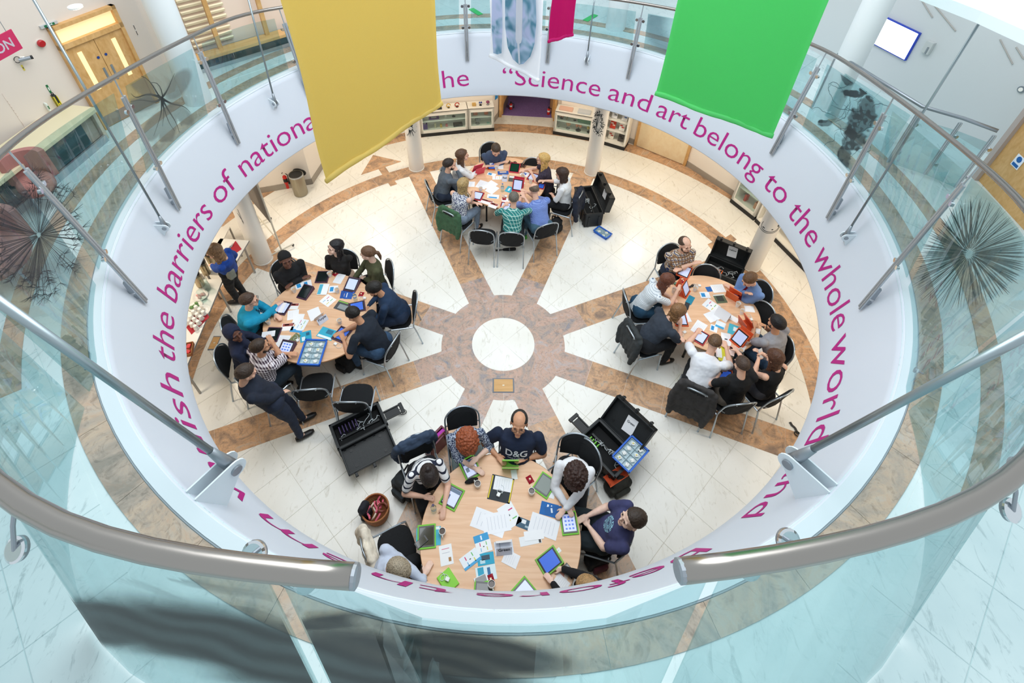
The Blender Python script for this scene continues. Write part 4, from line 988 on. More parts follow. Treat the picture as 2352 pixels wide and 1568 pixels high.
# ---- stacking chairs: black upholstery, silver tube frame (faces +Y)
M_CFAB = mat('black_upholstery', '15171a', .95, bump=.25, bscale=700, var=.25, vscale=90)
M_CFR = mat('silver_tube', 'b4bec6', .32, .85)
def make_chair():
    t = thing('stacking_chair', 'x', 'chair')
    bm = BM(); n_ = 28; lo, mi_, hi = [], [], []
    for k in range(n_):
        a = 2 * pi * k / n_; c, s = cos(a), sin(a); e = .62
        x = .215 * math.copysign(abs(c) ** e, c); y = .20 * math.copysign(abs(s) ** e, s) + .02
        lo.append(bm.verts.new((x * .97, y * .97, .425))); mi_.append(bm.verts.new((x, y, .448))); hi.append(bm.verts.new((x * .88, y * .88, .47)))
    tp = [bm.verts.new((v.co.x * .5, v.co.y * .5, .476)) for v in hi]
    for A, B in ((lo, mi_), (mi_, hi), (hi, tp)):
        for k in range(n_): bm.faces.new((A[k], A[(k + 1) % n_], B[(k + 1) % n_], B[k]))
    bm.faces.new(tp); bm.faces.new(lo[::-1]); fin('seat', bm, M_CFAB, t, smooth=True)
    def bk(x, z, off=0): return (x, -.205 - (z - .5) * .16 - (.03 * (1 - (x / .2) ** 2)) + off, z)
    outl = []
    for k in range(25):                       # arched back outline
        a = pi * k / 24; outl.append((.198 * cos(a) if True else 0, .70 + .185 * sin(a) ** .8))
    outl = [(.192, .535)] + outl + [(-.192, .535), (-.1, .515), (0, .51), (.1, .515)]
    for off, nm in ((.0, 'backrest'),):
        bm = BM(); F_ = [bm.verts.new(bk(x, z, .014)) for x, z in outl]; B_ = [bm.verts.new(bk(x, z, -.014)) for x, z in outl]
        Fi = [bm.verts.new(bk(x * .86, .69 + (z - .69) * .86, .026)) for x, z in outl]; Bi = [bm.verts.new(bk(x * .9, .69 + (z - .69) * .9, -.018)) for x, z in outl]
        n_ = len(outl)
        for k in range(n_):
            q = (k + 1) % n_; bm.faces.new((F_[k], F_[q], B_[q], B_[k])); bm.faces.new((Fi[k], Fi[q], F_[q], F_[k])); bm.faces.new((B_[k], B_[q], Bi[q], Bi[k]))
        bm.faces.new(Fi[::-1]); bm.faces.new(Bi); bmesh.ops.recalc_face_normals(bm, faces=bm.faces); fin(nm, bm, M_CFAB, t, smooth=False)
    arch = [bk(.222 * cos(pi * k / 20), .70 + .205 * sin(pi * k / 20) ** .85, -.006) for k in range(21)]
    bm = BM(); tube(bm, [(.222, -.2, .455), bk(.224, .56, -.004)] + arch + [bk(-.224, .56, -.004), (-.222, -.2, .455)], .012, 8); fin('back_frame', bm, M_CFR, t, smooth=True)
    for s in (-1, 1):
        bm = BM(); tube(bm, [(s * .222, -.2, .46), (s * .225, -.24, .3), (s * .235, -.30, .012)], .0115, 8); tube(bm, [(s * .235, -.30, .014), (s * .235, -.301, 0)], .014, 8); fin('leg', bm, M_CFR, t, smooth=False)
        bm = BM(); tube(bm, [(s * .22, -.2, .435), (s * .222, .14, .435), (s * .222, .19, .42), (s * .228, .215, .012)], .0115, 8); tube(bm, [(s * .228, .215, .014), (s * .228, .216, 0)], .014, 8); fin('leg', bm, M_CFR, t, smooth=False)
    bm = BM(); tube(bm, [(-.222, .05, .428), (.222, .05, .428)], .009, 6); tube(bm, [(-.222, -.12, .428), (.222, -.12, .428)], .009, 6); fin('seat_frame', bm, M_CFR, t)
    for x, z in ((-.19, .6), (.19, .6), (-.12, .87), (.12, .87)):
        bm = BM(); tube(bm, [bk(x * .9, z - .012, -.018), bk(x * 1.14, z + .012, -.008)], .008, 6)
        fin('back_clip', bm, M_CFR, t)
    return t
CHAIR0 = make_chair(); CH_USED = False; CHAIRS = []
def chair(x, y, facing, label):                 # facing: azimuth in degrees, clockwise from +Y
    global CH_USED
    rz = -radians(facing)
    if not CH_USED: CHAIR0.location = (x, y, 0); CHAIR0.rotation_euler.z = rz; CH_USED = True; o = CHAIR0
    else: o = dup(CHAIR0, (x, y, 0), rz)
    tag(o, label, 'chair', 'black stacking chairs round the tables'); CHAIRS.append(o); return o
def facing_of(P, px, py, z=.75): q = at(px, py, z); return math.degrees(atan2(q.x - P[0], q.y - P[1]))
def chair_px(bx, by, face, label, zb=.8):       # placed by the pixel of its back (height .8) and its facing azimuth
    p = at(bx, by, zb); a = radians(face); return chair(p.x + sin(a) * .26, p.y + cos(a) * .26, face, label)
for bx, by, fc, lab in ((1105, 535, 5, 'empty black chair seen from behind at the near side of the far table'),
        (1225, 375, 190, 'black chair left of the blonde woman, its silver rim towards the wall'),
        (1625, 622, 195, 'empty black chair in front of the yellow-labelled open case'),
        (1758, 712, 240, 'empty black chair between the tie-wearing man and grey polo man'),
        (1806, 792, 262, 'empty black chair behind the grey polo man at the right'),
        (708, 897, -8, 'empty black chair pulled out, the navy-suited standing man holds its back'),
        (800, 925, -2, 'empty black chair beside the long black case, below the left table'),
        (1355, 1035, 232, 'empty black chair in front of the green-labelled case'),
        (845, 1262, 62, 'empty black chair with a cream jacket at lower left')):
    chair_px(bx, by, fc, lab)
# ---- rugged transport cases
M_CASE = mat('case_black', '1b1e20', .5, bump=.15, bscale=120); M_FOAM = mat('foam_black', '101112', .95)
def case(name_lab, cx, cy, rz, L_, W_, H_, open_deg, txt=None, tablet='c8324a', tcol='d9c83a', scale=1.0, handle=False, fill=7, lid_side=1):
    t = thing('transport_case', name_lab, 'case', (cx, cy, 0), rz); th = .025
    bm = BM()
    box(bm, (0, 0, .03), (L_ - .02, W_ - .02, .05), bev=.01)
    for s in (-1, 1):
        box(bm, (0, s * (W_ / 2 - th / 2), H_ / 2 + .01), (L_, th, H_ - .02), bev=.008); box(bm, (s * (L_ / 2 - th / 2), 0, H_ / 2 + .01), (th, W_, H_ - .02), bev=.008)
    for k in range(5):
        for s in (-1, 1): box(bm, (-L_ / 2 + L_ * (k + .5) / 5, s * (W_ / 2 + .006), H_ * .42), (.03, .016, H_ * .7), bev=.004)
    for s in (-1, 1):
        for k in (-1, 1): box(bm, (s * (L_ / 2 + .006), k * W_ * .28, H_ * .42), (.016, .03, H_ * .7), bev=.004)
    fin('shell', bm, M_CASE, t)
    bm = BM()
    for s in (-1, 1):
        box(bm, (0, s * (W_ / 2), H_ - .012), (L_ + .03, .03, .03), bev=.006); box(bm, (s * L_ / 2, 0, H_ - .012), (.03, W_ + .03, .03), bev=.006)
    fin('rim', bm, M_CASE, t)
    bm = BM(); box(bm, (0, 0, H_ * .45), (L_ - .06, W_ - .06, H_ * .5)); fin('foam_insert', bm, M_FOAM, t)
    # lid hinged on the lid_side long edge
    a = radians(open_deg); y0 = lid_side * W_ / 2; LH = .12
    R = Matrix.Rotation(a * lid_side * -1, 4, 'X'); mt = Matrix.Translation((0, y0, H_)) @ R
    def lb(bm, c, s, bev=.008): fs = box(bm, c, s, bev=bev); vs = set(v for f in fs for v in f.verts); return vs
    bm = BM(); sgn = -lid_side
    lb(bm, (0, sgn * W_ / 2, LH - .012), (L_, W_, .024))
    for s in (-1, 1): lb(bm, (0, sgn * (W_ / 2 + s * (W_ / 2 - .012)), LH / 2), (L_, .024, LH)); lb(bm, (s * (L_ / 2 - .012), sgn * W_ / 2, LH / 2), (.024, W_, LH))
    for k in range(4): lb(bm, (-L_ / 2 + L_ * (k + .5) / 4, sgn * W_ / 2, LH + .004), (.05, W_ * .8, .014))
    bmesh.ops.transform(bm, matrix=mt, verts=bm.verts); lid = fin('lid', bm, M_CASE, t)
    for k in range(3):
        bm = BM(); lb(bm, (-L_ * .36 + L_ * .36 * k, sgn * (W_ + .03), .02), (.035, .05, .07), .006); tube(bm, [(-L_ * .36 + L_ * .36 * k - .02, sgn * (W_ + .05), -.01), (-L_ * .36 + L_ * .36 * k + .02, sgn * (W_ + .05), -.01)], .011, 8)
        bmesh.ops.transform(bm, matrix=mt, verts=bm.verts); fin('latch', bm, M_BLACK, t)
    bm = BM()
    for x_ in (-.3, .3):
        for y_ in (.22, .78): tube(bm, [(L_ * x_, sgn * W_ * y_, LH - .03), (L_ * x_, sgn * W_ * y_, LH - .022)], .022, 12)
    bmesh.ops.transform(bm, matrix=mt, verts=bm.verts); fin('lid_knob', bm, M_BLACK, t)
    if txt is not None:
        zf = LH - .027
        fy = W_ * .48
        Rz = Matrix.Rotation(radians(8), 4, 'Z')
        pm = mt @ Matrix.Translation((0.02, sgn * fy, zf)) @ Matrix.Rotation(pi, 4, 'X') @ (Matrix.Rotation(0 if lid_side > 0 else pi, 4, 'Z')) @ Rz
        bm = BM(); box(bm, (0, 0, .001), (.16, .22, .002)); bmesh.ops.transform(bm, matrix=pm, verts=bm.verts); sh = fin('paper_sign', bm, M_PAPER, t)
        bm = text_bm(txt, .045, 'CENTER', .0005); bmesh.ops.transform(bm, matrix=pm @ Matrix.Translation((0, .02, .003)), verts=bm.verts); fin('lettering', bm, mat('ink_black', '2b2f3a', .7), sh)
    # contents: charging strip with yellow sockets, tablet edges, white leads
    r_ = random.Random(int(abs(cx) * 100))
    bm = BM(); box(bm, (0, -lid_side * -.02, H_ * .76), (L_ * .82, .03, .03), bev=.003); st = fin('socket_strip', bm, M_BLACK, t)
    for k in range(12):
        bm = BM(); tube(bm, [(-L_ * .38 + L_ * .76 * k / 11, .02 * lid_side, H_ * .775), (-L_ * .38 + L_ * .76 * k / 11, .02 * lid_side, H_ * .79)], .009, 8); fin('socket_cap', bm, mat('cap_yellow', 'e3d35a', .5), st)
    for k in range(fill):
        bm = BM(); box(bm, (-L_ * .36 + .045 * k, -lid_side * W_ * .22, H_ * .72), (.016, W_ * .3, .12), bev=.004, rot=Matrix.Rotation(.06 * r_.uniform(-1, 1), 3, 'Y')); fin('tablet_sleeve', bm, mat('sleeve_' + tablet, tablet, .5), t)
    for k in range(9):
        x_ = r_.uniform(-.34, .34) * L_; P_ = [Vector((x_, .02 * lid_side, H_ * .78))]
        for j in range(6): P_.append(P_[-1] + Vector((r_.uniform(-.05, .05), r_.uniform(-.035, .035) - lid_side * .008, r_.uniform(-.012, .03) if j < 3 else r_.uniform(-.03, .012))))
        for p in P_: p.y = max(-W_ * .4, min(W_ * .4, p.y)); p.x = max(-L_ * .44, min(L_ * .44, p.x))
        bm = BM(); tube(bm, P_, .0035, 5); fin('charging_lead', bm, mat('lead_white', 'd9e0e2', .5), t)
    bm = BM()
    for s in (-1, 1): tube(bm, [(-L_ / 2 - .0, s * W_ * .4, .03), (-L_ / 2 + .04, s * W_ * .4, .03)], .03, 12)
    fin('wheel', bm, M_BLACK, t)
    if handle:
        bm = BM(); s = handle; x_ = s * L_ / 2
        for q in (-1, 1): box(bm, (x_ + s * .13, q * .06, H_ * .7), (.26, .018, .03), bev=.004)
        box(bm, (x_ + s * .27, 0, H_ * .7), (.05, .16, .035), bev=.008); box(bm, (x_ + s * .13, 0, H_ * .69), (.2, .1, .01), bev=.003)
        fin('pull_handle', bm, M_BLACK, t)
    return t
def az_of(p, q): return atan2(q.y - p.y, q.x - p.x)
# far case: lid swung open to the right
def case_px(lab, A, B, zc, W_, H_, **kw):       # A,B: pixels of the ends of the body's long axis (top rim height zc)
    a, b = at(A[0], A[1], zc), at(B[0], B[1], zc); c = (a + b) / 2; L_ = (b - a).length
    return case(lab, c.x, c.y, atan2(b.y - a.y, b.x - a.x), L_, W_, H_, **kw)
case_px('open black rugged case with red tablets right of the far table', (1340, 430), (1366, 492), .34, .36, .36, open_deg=100, txt='Red', tablet='d8405a', fill=4, lid_side=1)
case_px('open black rugged case with orange tablets and a page reading Yellow', (1622, 600), (1702, 634), .34, .36, .36, open_deg=98, txt='Yellow', tablet='dd6a2c', fill=6, lid_side=1)
case_px('open black rugged case with green tablets and a page reading Green', (1352, 985), (1437, 1072), .36, .42, .38, open_deg=132, txt='Green', tablet='6fc03a', fill=4, lid_side=1, handle=-1)
case_px('open black rugged case with purple tablets beside the standing man', (768, 1005), (878, 950), .36, .36, .38, open_deg=200, txt=None, tablet='4a3a66', fill=6, lid_side=-1, handle=1)
# ---- blue trays with divided clear inserts and white plugs
M_BLUE = mat('tray_blue', '1560c8', .4); M_INS = mat('insert_frost', 'b9cdd4', .3)
def tray(lab, P, rz, L_, W_, fill=True, H_=.06, scale=1):
    t = thing('component_tray', lab, 'tray', P, rz)
    bm = BM(); box(bm, (0, 0, .003), (L_ - .01, W_ - .01, .006))
    for s in (-1, 1): box(bm, (0, s * (W_ / 2 - .004), H_ / 2), (L_, .008, H_), bev=.002); box(bm, (s * (L_ / 2 - .004), 0, H_ / 2), (.008, W_, H_), bev=.002)
    for s in (-1, 1): box(bm, (0, s * (W_ / 2 + .006), H_ - .003), (L_ + .03, .018, .007), bev=.002); box(bm, (s * (L_ / 2 + .006), 0, H_ - .003), (.018, W_ + .03, .007), bev=.002)
    fin('shell', bm, M_BLUE, t)
    bm = BM(); box(bm, (0, 0, .012), (L_ - .03, W_ - .03, .006))
    for k in range(3): box(bm, (-(L_ - .03) / 2 + (L_ - .03) * k / 2, 0, .03), (.003, W_ - .03, .036))
    for k in range(5): box(bm, (0, -(W_ - .03) / 2 + (W_ - .03) * k / 4, .03), (L_ - .03, .003, .036))
    ins = fin('divided_insert', bm, M_INS, t); r_ = random.Random(int(L_ * 1e4 + P[0] * 77))
    for i in range(2):
        for j in range(4):
            if not fill and (i + j) % 3: continue
            c = Vector((-(L_ - .03) / 4 + (L_ - .03) / 2 * i + r_.uniform(-.01, .01), -(W_ - .03) * .375 + (W_ - .03) * .25 * j, .032)); a = r_.uniform(0, 6)
            bm = BM(); box(bm, c, (.05, .045, .03), rz=a, bev=.006)
            for q in (-1, 1): box(bm, c + Vector((q * .012 * cos(a), q * .012 * sin(a), .02)), (.005, .008, .016), rz=a)
            tube(bm, [c + Vector((.03 * cos(b) + .01, .026 * sin(b), .012 + .008 * sin(2 * b))) for b in [x_ * .7 for x_ in range(8)]], .003, 5)
            fin('plug', bm, mat('plug_white', 'eef0ee', .35), t)
            if (i * 4 + j) % 3 == 0:
                bm = BM(); box(bm, c + Vector((0, 0, .018)), (.016, .016, .006), rz=a); fin('socket_label', bm, mat('cap_yellow', ''), t)
    return t
def quadpos(px, z):                # centre, angle and sides of a flat rectangle given by three corner pixels
    a, b, c = [at(x, y, z) for x, y in px[:3]]; u, v = b - a, c - b
    return (a + c) / 2, atan2(u.y, u.x), u.length, v.length
P, rz, L_, W_ = quadpos([(1357, 533), (1380, 515), (1411, 537)], .03); P.z = 0; tray('blue plastic component tray lying on the floor right of far table', P, rz, W_ * .9 if W_ < L_ else W_, L_, False) if False else tray('blue plastic component tray lying on the floor right of far table', P, rz + pi / 2, .30, .17, False)
P, rz, L_, W_ = quadpos([(687, 833), (706, 778), (749, 788)], .78); P.z = .75; tray('blue tray of white plugs on the left table edge', P, rz - pi / 2, W_, L_)
P, rz, L_, W_ = quadpos([(1406, 1050), (1450, 1003), (1489, 1035)], .44); P.z = .40; tray('blue tray of white plugs resting across the green-labelled case', P, rz - pi / 2, W_, L_)
# ---- floor socket boxes
def floorbox(lab, corners):
    P, rz, L_, W_ = quadpos(corners, 0); P.z = .002; t = thing('floor_socket_box', lab, 'floor box', P, rz)
    bm = BM(); box(bm, (0, 0, .003), (L_, W_, .004), bev=.001); fin('frame', bm, mat('frame_grey', '6d7681', .5), t); bm = BM(); box(bm, (0, 0, .006), (L_ * .88, W_ * .86, .004)); fin('lid', bm, M_OAK, t); bm = BM(); box(bm, (0, 0, .009), (.03, .02, .003), bev=.001); fin('lift_tab', bm, mat('tab_cream', 'e9e0c8', .5), t)
floorbox('oak-lidded floor socket box with a grey frame on the hub', [(1132, 902), (1182, 902), (1180, 869)]); floorbox('oak-lidded floor socket box beside the catering tables', [(477, 804), (495, 804), (508, 772)])
# ---- display cabinets along the far wall
M_CAB = mat('cabinet_white', 'f0ede4', .5); M_PLI = mat('plinth_black', '17181a', .5)
def cabinet(lab, A, B, H_, D_=.34, shelves=2, items=(), top_items=(), open_front=False):
    A = Vector((A[0], A[1], 0)); B = Vector((B[0], B[1], 0)); u = (B - A); L_ = u.length; u.normalize(); n = Vector((-u.y, u.x, 0))
    if n.dot(A) < 0: n = -n
    # local frame: x along the front (left to right in the picture), y into the cabinet
    t = thing('display_cabinet', lab, 'cabinet', A, atan2(u.y, u.x)); s = 1 if Vector((-u.y, u.x, 0)).dot(n) > 0 else -1
    def L(bm, c, sz, bev=0): box(bm, (c[0], s * c[1], c[2]), sz, bev=bev)
    bm = BM(); L(bm, (L_ / 2, -.004 + D_ / 2, .045), (L_ + .006, D_ + .004, .09)); fin('plinth', bm, M_PLI, t)
    bm = BM(); L(bm, (L_ / 2, D_ - .01, H_ / 2 + .045), (L_, .02, H_ - .09)); fin('back_panel', bm, M_CAB, t)
    for x in (.02, L_ - .02):
        bm = BM(); L(bm, (x, D_ / 2, H_ / 2 + .045), (.04, D_, H_ - .09)); fin('side_panel', bm, M_CAB, t)
    bm = BM(); L(bm, (L_ / 2, D_ / 2, .105), (L_, D_, .03)); fin('base_board', bm, M_CAB, t)
    bm = BM(); L(bm, (L_ / 2, D_ / 2, H_), (L_, D_, .03)); fin('top_board', bm, M_CAB, t)
    for k in range(1, shelves):
        bm = BM(); L(bm, (L_ / 2, D_ / 2 + .02, .12 + (H_ - .12) * k / shelves), (L_ - .08, D_ - .05, .014)); fin('shelf', bm, mat('shelf_white', 'e9eae4', .3), t)
    if not open_front:
        bm = BM(); 
        for c, sz in (((L_ / 2, .01, .14), (L_, .02, .05)), ((L_ / 2, .01, H_ - .03), (L_, .02, .09)), ((.03, .01, H_ / 2), (.06, .02, H_ - .12)), ((L_ - .03, .01, H_ / 2), (.06, .02, H_ - .12))): L(bm, c, sz)
        fin('door_frame', bm, M_CAB, t)
        bm = BM(); L(bm, (L_ / 2, .012, H_ / 2 + .05), (L_ - .12, .004, H_ - .2)); fin('glass_front', bm, M_CGLASS, t)
    t['_'] = 0; del t['_']
    def W(x, y, z): p = Matrix.Rotation(t.rotation_euler.z, 4, 'Z') @ Vector((x, s * y, 0)); return Vector((A.x + p.x, A.y + p.y, z))
    lev = [.12] + [.127 + (H_ - .12) * k / shelves for k in range(1, shelves)] + [H_ + .015]
    for (fx, lv, fn, il) in items: fn(W(fx * L_, D_ * (.5 if lv < len(lev) - 1 else .45), lev[lv]), t.rotation_euler.z + (0 if s > 0 else pi), il)
    return t, L_
# small display things
def it_box(sx, sy, sz, col, col2=None, name='display_box', cat='box', tilt=0):
    def f(P, rz, lab):
        t = thing(name, lab, cat, P, rz); bm = BM(); box(bm, (0, 0, sz / 2), (sx, sy, sz), bev=min(.008, sz * .2), rot=None if not tilt else Matrix.Rotation(tilt, 3, 'X')); fin('body', bm, mat('it_' + col, col, .5), t)
        if col2: bm = BM(); box(bm, (0, -sy * .1, sz + .001), (sx * .5, sy * .5, .003)); fin('label_patch', bm, mat('it_' + col2, col2, .6), t)
    return f
def it_stand(h, r, col, kind=0, name='anatomy_model', cat='model'):
    def f(P, rz, lab):
        t = thing(name, lab, cat, P, rz); bm = BM(); lathe(bm, [(0, 0), (r * .8, 0), (r * .8, .012), (.008, .016), (.008, h * .4)], 14); fin('stand', bm, M_BLACK if kind else mat('stand_grey', '8d9090', .5), t)
        bm = BM()
        if kind == 0: lathe(bm, [(0, h * .38), (r * .5, h * .42), (r, h * .65), (r * .8, h * .85), (r * .3, h), (0, h)], 14)
        elif kind == 1: tube(bm, [(r * 1.2 * cos(a * .5), 0, h * .62 + r * 1.2 * sin(a * .5)) for a in range(12)], r * .3, 8)
        else:
            for q in (-1, 1): ell(bm, (q * r * .5, 0, h * .7), (r * .5, r * .4, h * .28), 10, 7)
        fin('model_body', bm, mat('it_' + col, col, .5, var=.15, vscale=20), t, smooth=True)
    return f
def it_book(col, col2, w_=.13, h_=.18, n=3, name='magazine'):
    def f(P, rz, lab):
        t = thing(name, lab, 'magazine', P, rz); R = Matrix.Rotation(-.35, 3, 'X')
        bm = BM(); box(bm, (0, 0, h_ / 2 + .005), (w_, .01, h_), rot=R); fin('cover', bm, mat('it_' + col, col, .5), t)
        for k in range(n): bm = BM(); box(bm, (((k % 2) - .5) * w_ * .3, -.008 - .0, h_ * (.25 + .25 * k)), (w_ * .45, .003, h_ * .14), rot=R); fin('print_block', bm, mat('it_' + col2, col2, .6), t)
    return f
c1a, c1b, c1c = (-2.095, 5.621), (-1.0, 5.88), (-.40, 5.99)
HC = .62
cabinet('white display cabinet with a purple box, behind the yellow banner corner', c1a, (-1.01, 5.88), HC, shelves=2, items=(
    (.14, 1, it_box(.12, .1, .09, 'b9b4ac'), 'grey cloth bundle on the upper shelf of the left cabinet'), (.3, 1, it_box(.24, .12, .03, '5a2a82', 'e8e4ee'), 'flat purple box with white label on the upper shelf'), (.55, 1, it_box(.05, .05, .12, 'd9d6d0'), 'pale upright bottle-shaped block on the upper shelf'), (.72, 1, it_stand(.13, .05, '5fae3c', 2), 'bright green model on the upper shelf of the left cabinet'),
    (.1, 0, it_box(.12, .1, .14, '5c3f97', 'd8d2e6'), 'violet boxed kit on the lower shelf at left'), (.32, 0, it_box(.04, .04, .12, 'd8cfb2'), 'cream upright cylinder-like block on the lower shelf'), (.44, 0, it_box(.05, .05, .08, 'dcb84a'), 'yellow small block on the lower shelf'), (.56, 0, it_box(.05, .04, .07, 'c96a74'), 'pink small block on the lower shelf'), (.8, 0, it_box(.22, .12, .06, '1f2224'), 'black gun-shaped device case on the lower shelf'),
    (.3, 2, it_box(.4, .1, .04, '22262a'), 'long black tray of samples on top of the left cabinet'), (.62, 2, it_stand(.1, .035, 'd2a83c', 1), 'yellow twisted wire model on the left cabinet top'), (.8, 2, it_stand(.1, .04, 'b8402f', 1), 'red twisted wire model on the left cabinet top')))
cabinet('white display cabinet with pink blocks, left of the purple doorway', (-1.0, 5.885), c1c, HC, shelves=2, items=(
    (.3, 1, it_box(.1, .06, .1, 'd98a72'), 'salmon pink translucent block on the upper shelf'), (.72, 1, it_box(.09, .06, .08, 'ee8258'), 'orange translucent block on the upper shelf'), (.38, 0, it_stand(.17, .07, '8d8f93', 0), 'grey globe-like model on the lower shelf'), (.8, 0, it_box(.07, .04, .02, 'a9cfc6'), 'tiny mint card on the lower shelf'),
    (.25, 2, it_box(.09, .08, .06, 'c9a15a'), 'tan shell-like object on the middle cabinet top'), (.5, 2, it_stand(.1, .04, '3c4f93', 2), 'blue model on the middle cabinet top'), (.78, 2, it_stand(.11, .045, '8c3f63', 0), 'maroon vase-like model on the middle cabinet top')))
cabinet('white display cabinet with anatomy models, right of the purple doorway', (1.013, 5.934), (1.90, 5.70), HC, shelves=2, items=(
    (.16, 1, it_stand(.16, .05, 'd98f72', 1), 'pink ring model before a photo on the upper shelf'), (.3, 1, it_box(.02, .1, .18, '8a7a5c'), 'upright brown framed photo on the upper shelf'), (.5, 1, it_stand(.12, .04, 'efe9dc', 2), 'white tooth model on the upper shelf'), (.75, 1, it_box(.3, .12, .09, '2e7a57', 'd9dccf'), 'green landscape-like model on the upper shelf'),
    (.1, 0, it_stand(.2, .03, 'a9a7a2', 0), 'slim grey standing stone model on the lower shelf'), (.35, 0, it_stand(.2, .06, 'd7a486', 0), 'peach bust model on the lower shelf'), (.62, 0, it_stand(.2, .08, 'd8896c', 2), 'pink two-lobed lung model on the lower shelf'), (.9, 0, it_stand(.17, .06, 'd8b64c', 2), 'yellow lobed model on the lower shelf'),
    (.25, 2, it_box(.32, .14, .05, 'e3b7a2'), 'pink skin-like slab on the cabinet top right of the doorway'), (.72, 2, it_box(.3, .16, .05, 'c9ced2'), 'clear acrylic box on the cabinet top right of the doorway')))
cabinet('white open bookcase of magazines right of the dandelion column', (2.13, 5.60), (2.64, 5.357), .95, D_=.32, shelves=3, open_front=True, items=(
    (.3, 0, it_book('e8e2d6', 'c0392b', name='magazine'), 'white and red magazine on the bottom bookcase shelf'), (.72, 0, it_book('55504c', '2b2826'), 'dark magazine on the bottom bookcase shelf'), (.3, 1, it_book('c43a26', 'f0e6dc'), 'red-spined magazine on the middle bookcase shelf'), (.68, 1, it_book('efece6', 'e04a3a'), 'white magazine with a red poppy spot on the middle shelf'), (.3, 2, it_book('e4e6ea', '7a8087'), 'pale leaflet pack on the top bookcase shelf'), (.72, 2, it_book('d9dadc', '3a5fa0'), 'pale leaflet with blue block on the top bookcase shelf')))
cabinet('white display cabinet with red and orange phones at right', (4.632, 3.66), (4.95, 3.11), .75, D_=.4, shelves=2, items=(
    (.3, 0, it_box(.05, .1, .16, 'e0564a', '7c2320', name='display_phone'), 'red handset standing on the lower shelf at right'), (.72, 0, it_box(.06, .1, .15, 'e8a07c', 'c9825c'), 'peach handset standing on the lower shelf at right'), (.2, 1, it_box(.06, .08, .06, '4f9e3f'), 'green block on the upper shelf at right'), (.6, 1, it_box(.07, .08, .05, '2c8c62'), 'teal-green block on the upper shelf at right')))
cabinet('low white glass-topped cabinet behind the column at right', (4.97, 3.08), (5.50, 1.70), .5, D_=.3, shelves=1, open_front=True, items=(
    (.3, 1, it_box(.16, .2, .02, 'dfe3e6', '7a5a6a'), 'framed leaflet lying on the low cabinet top, nearer the column'), (.45, 1, it_box(.14, .2, .02, 'e6e3dc', '5c5360'), 'second framed leaflet lying on the low cabinet top'), (.66, 1, it_box(.12, .16, .05, 'e8e4df', '2a2426'), 'white box with black dots on the low cabinet top'), (.05, 1, it_box(.12, .14, .09, 'cfcac2', '33302e'), 'patterned grey cube behind the ring print column')))
# ---- litter bin, extinguishers, pinboard, doorway extras
P = at(692, 444, 0); t = thing('litter_bin', 'tall brushed steel litter bin with open black lid by the left wall', 'bin', P)
bm = BM(); lathe(bm, [(0, 0), (.13, 0), (.14, .02), (.14, .50), (.13, .50), (.12, .05), (0, .05)], 28); fin('body', bm, mat('bin_steel', 'a39b88', .35, .9), t, smooth=False)
bm = BM(); lathe(bm, [(.142, .47), (.146, .475), (.146, .5), (.142, .505)], 28); fin('rim', bm, M_STEEL, t)
bm = BM(); tube(bm, [(0, 0, .485), (0, 0, .49)], .13, 24); fin('liner', bm, M_BLACK, t)
bm = BM(); R = Matrix.Rotation(radians(-70), 4, 'X'); prism(bm, [(.13 * cos(k * pi / 12), .13 * sin(k * pi / 12)) for k in range(24)], 0, .015, mt=Matrix.Translation((0, .14, .52)) @ R @ Matrix.Translation((0, .12, 0))); fin('lid', bm, M_BLACK, t)
def exting(lab, P, h=.42, r=.055):
    t = thing('fire_extinguisher', lab, 'extinguisher', P); bm = BM(); lathe(bm, [(0, 0), (r, 0), (r * 1.03, .01), (r, h * .75), (r * .6, h * .85), (.015, h * .9), (0, h * .9)], 18); fin('cylinder', bm, mat('ext_red', 'd0281f', .35), t, smooth=True)
    bm = BM(); box(bm, (0, 0, h * .95), (.03, .05, .03), bev=.004); box(bm, (.0, -.04, h), (.012, .08, .01)); fin('valve', bm, M_BLACK, t)
    bm = BM(); tube(bm, [(.02, -.01, h * .93), (.08, -.03, h * .85), (.075, -.03, h * .5), (.07, -.03, h * .3)], [.009, .009, .011, .02], 8); fin('hose', bm, M_BLACK, t)
    bm = BM(); lathe(bm, [(r * 1.04, h * .4), (r * 1.045, h * .41), (r * 1.045, h * .6), (r * 1.04, h * .61)], 18); fin('label_band', bm, M_BLACK if h > .3 else M_PAPER, t)
P = at(661, 428, .02); P.z = 0; exting('red fire extinguisher beside the litter bin', P)
exting('small red extinguisher left inside the purple doorway', Vector((-.02, 6.98, .006)), .2, .035); exting('small red extinguisher right inside the purple doorway', Vector((.93, 6.8, .006)), .2, .035)
for k, (x, y, z, c, lb) in enumerate(((-.36, 6.30, .9, '1b78b4', 'blue slanted wall stripe left of the purple doorway'), (1.14, 6.40, .9, '1b78b4', 'blue wall patch right of the purple doorway'))):
    t = thing('wall_patch', lb, 'wall graphic', (x, y, z), -.25); bm = BM(); prism(bm, [(-.04, -.25), (.03, -.18), (.06, .25), (-.02, .2)] if not k else [(-.03, -.15), (.03, -.15), (.03, .15), (-.03, .15)], -.003, .003, mt=Matrix.Rotation(pi / 2, 4, 'X')); fin('vinyl', bm, mat('vinyl_' + c, c, .5), t)
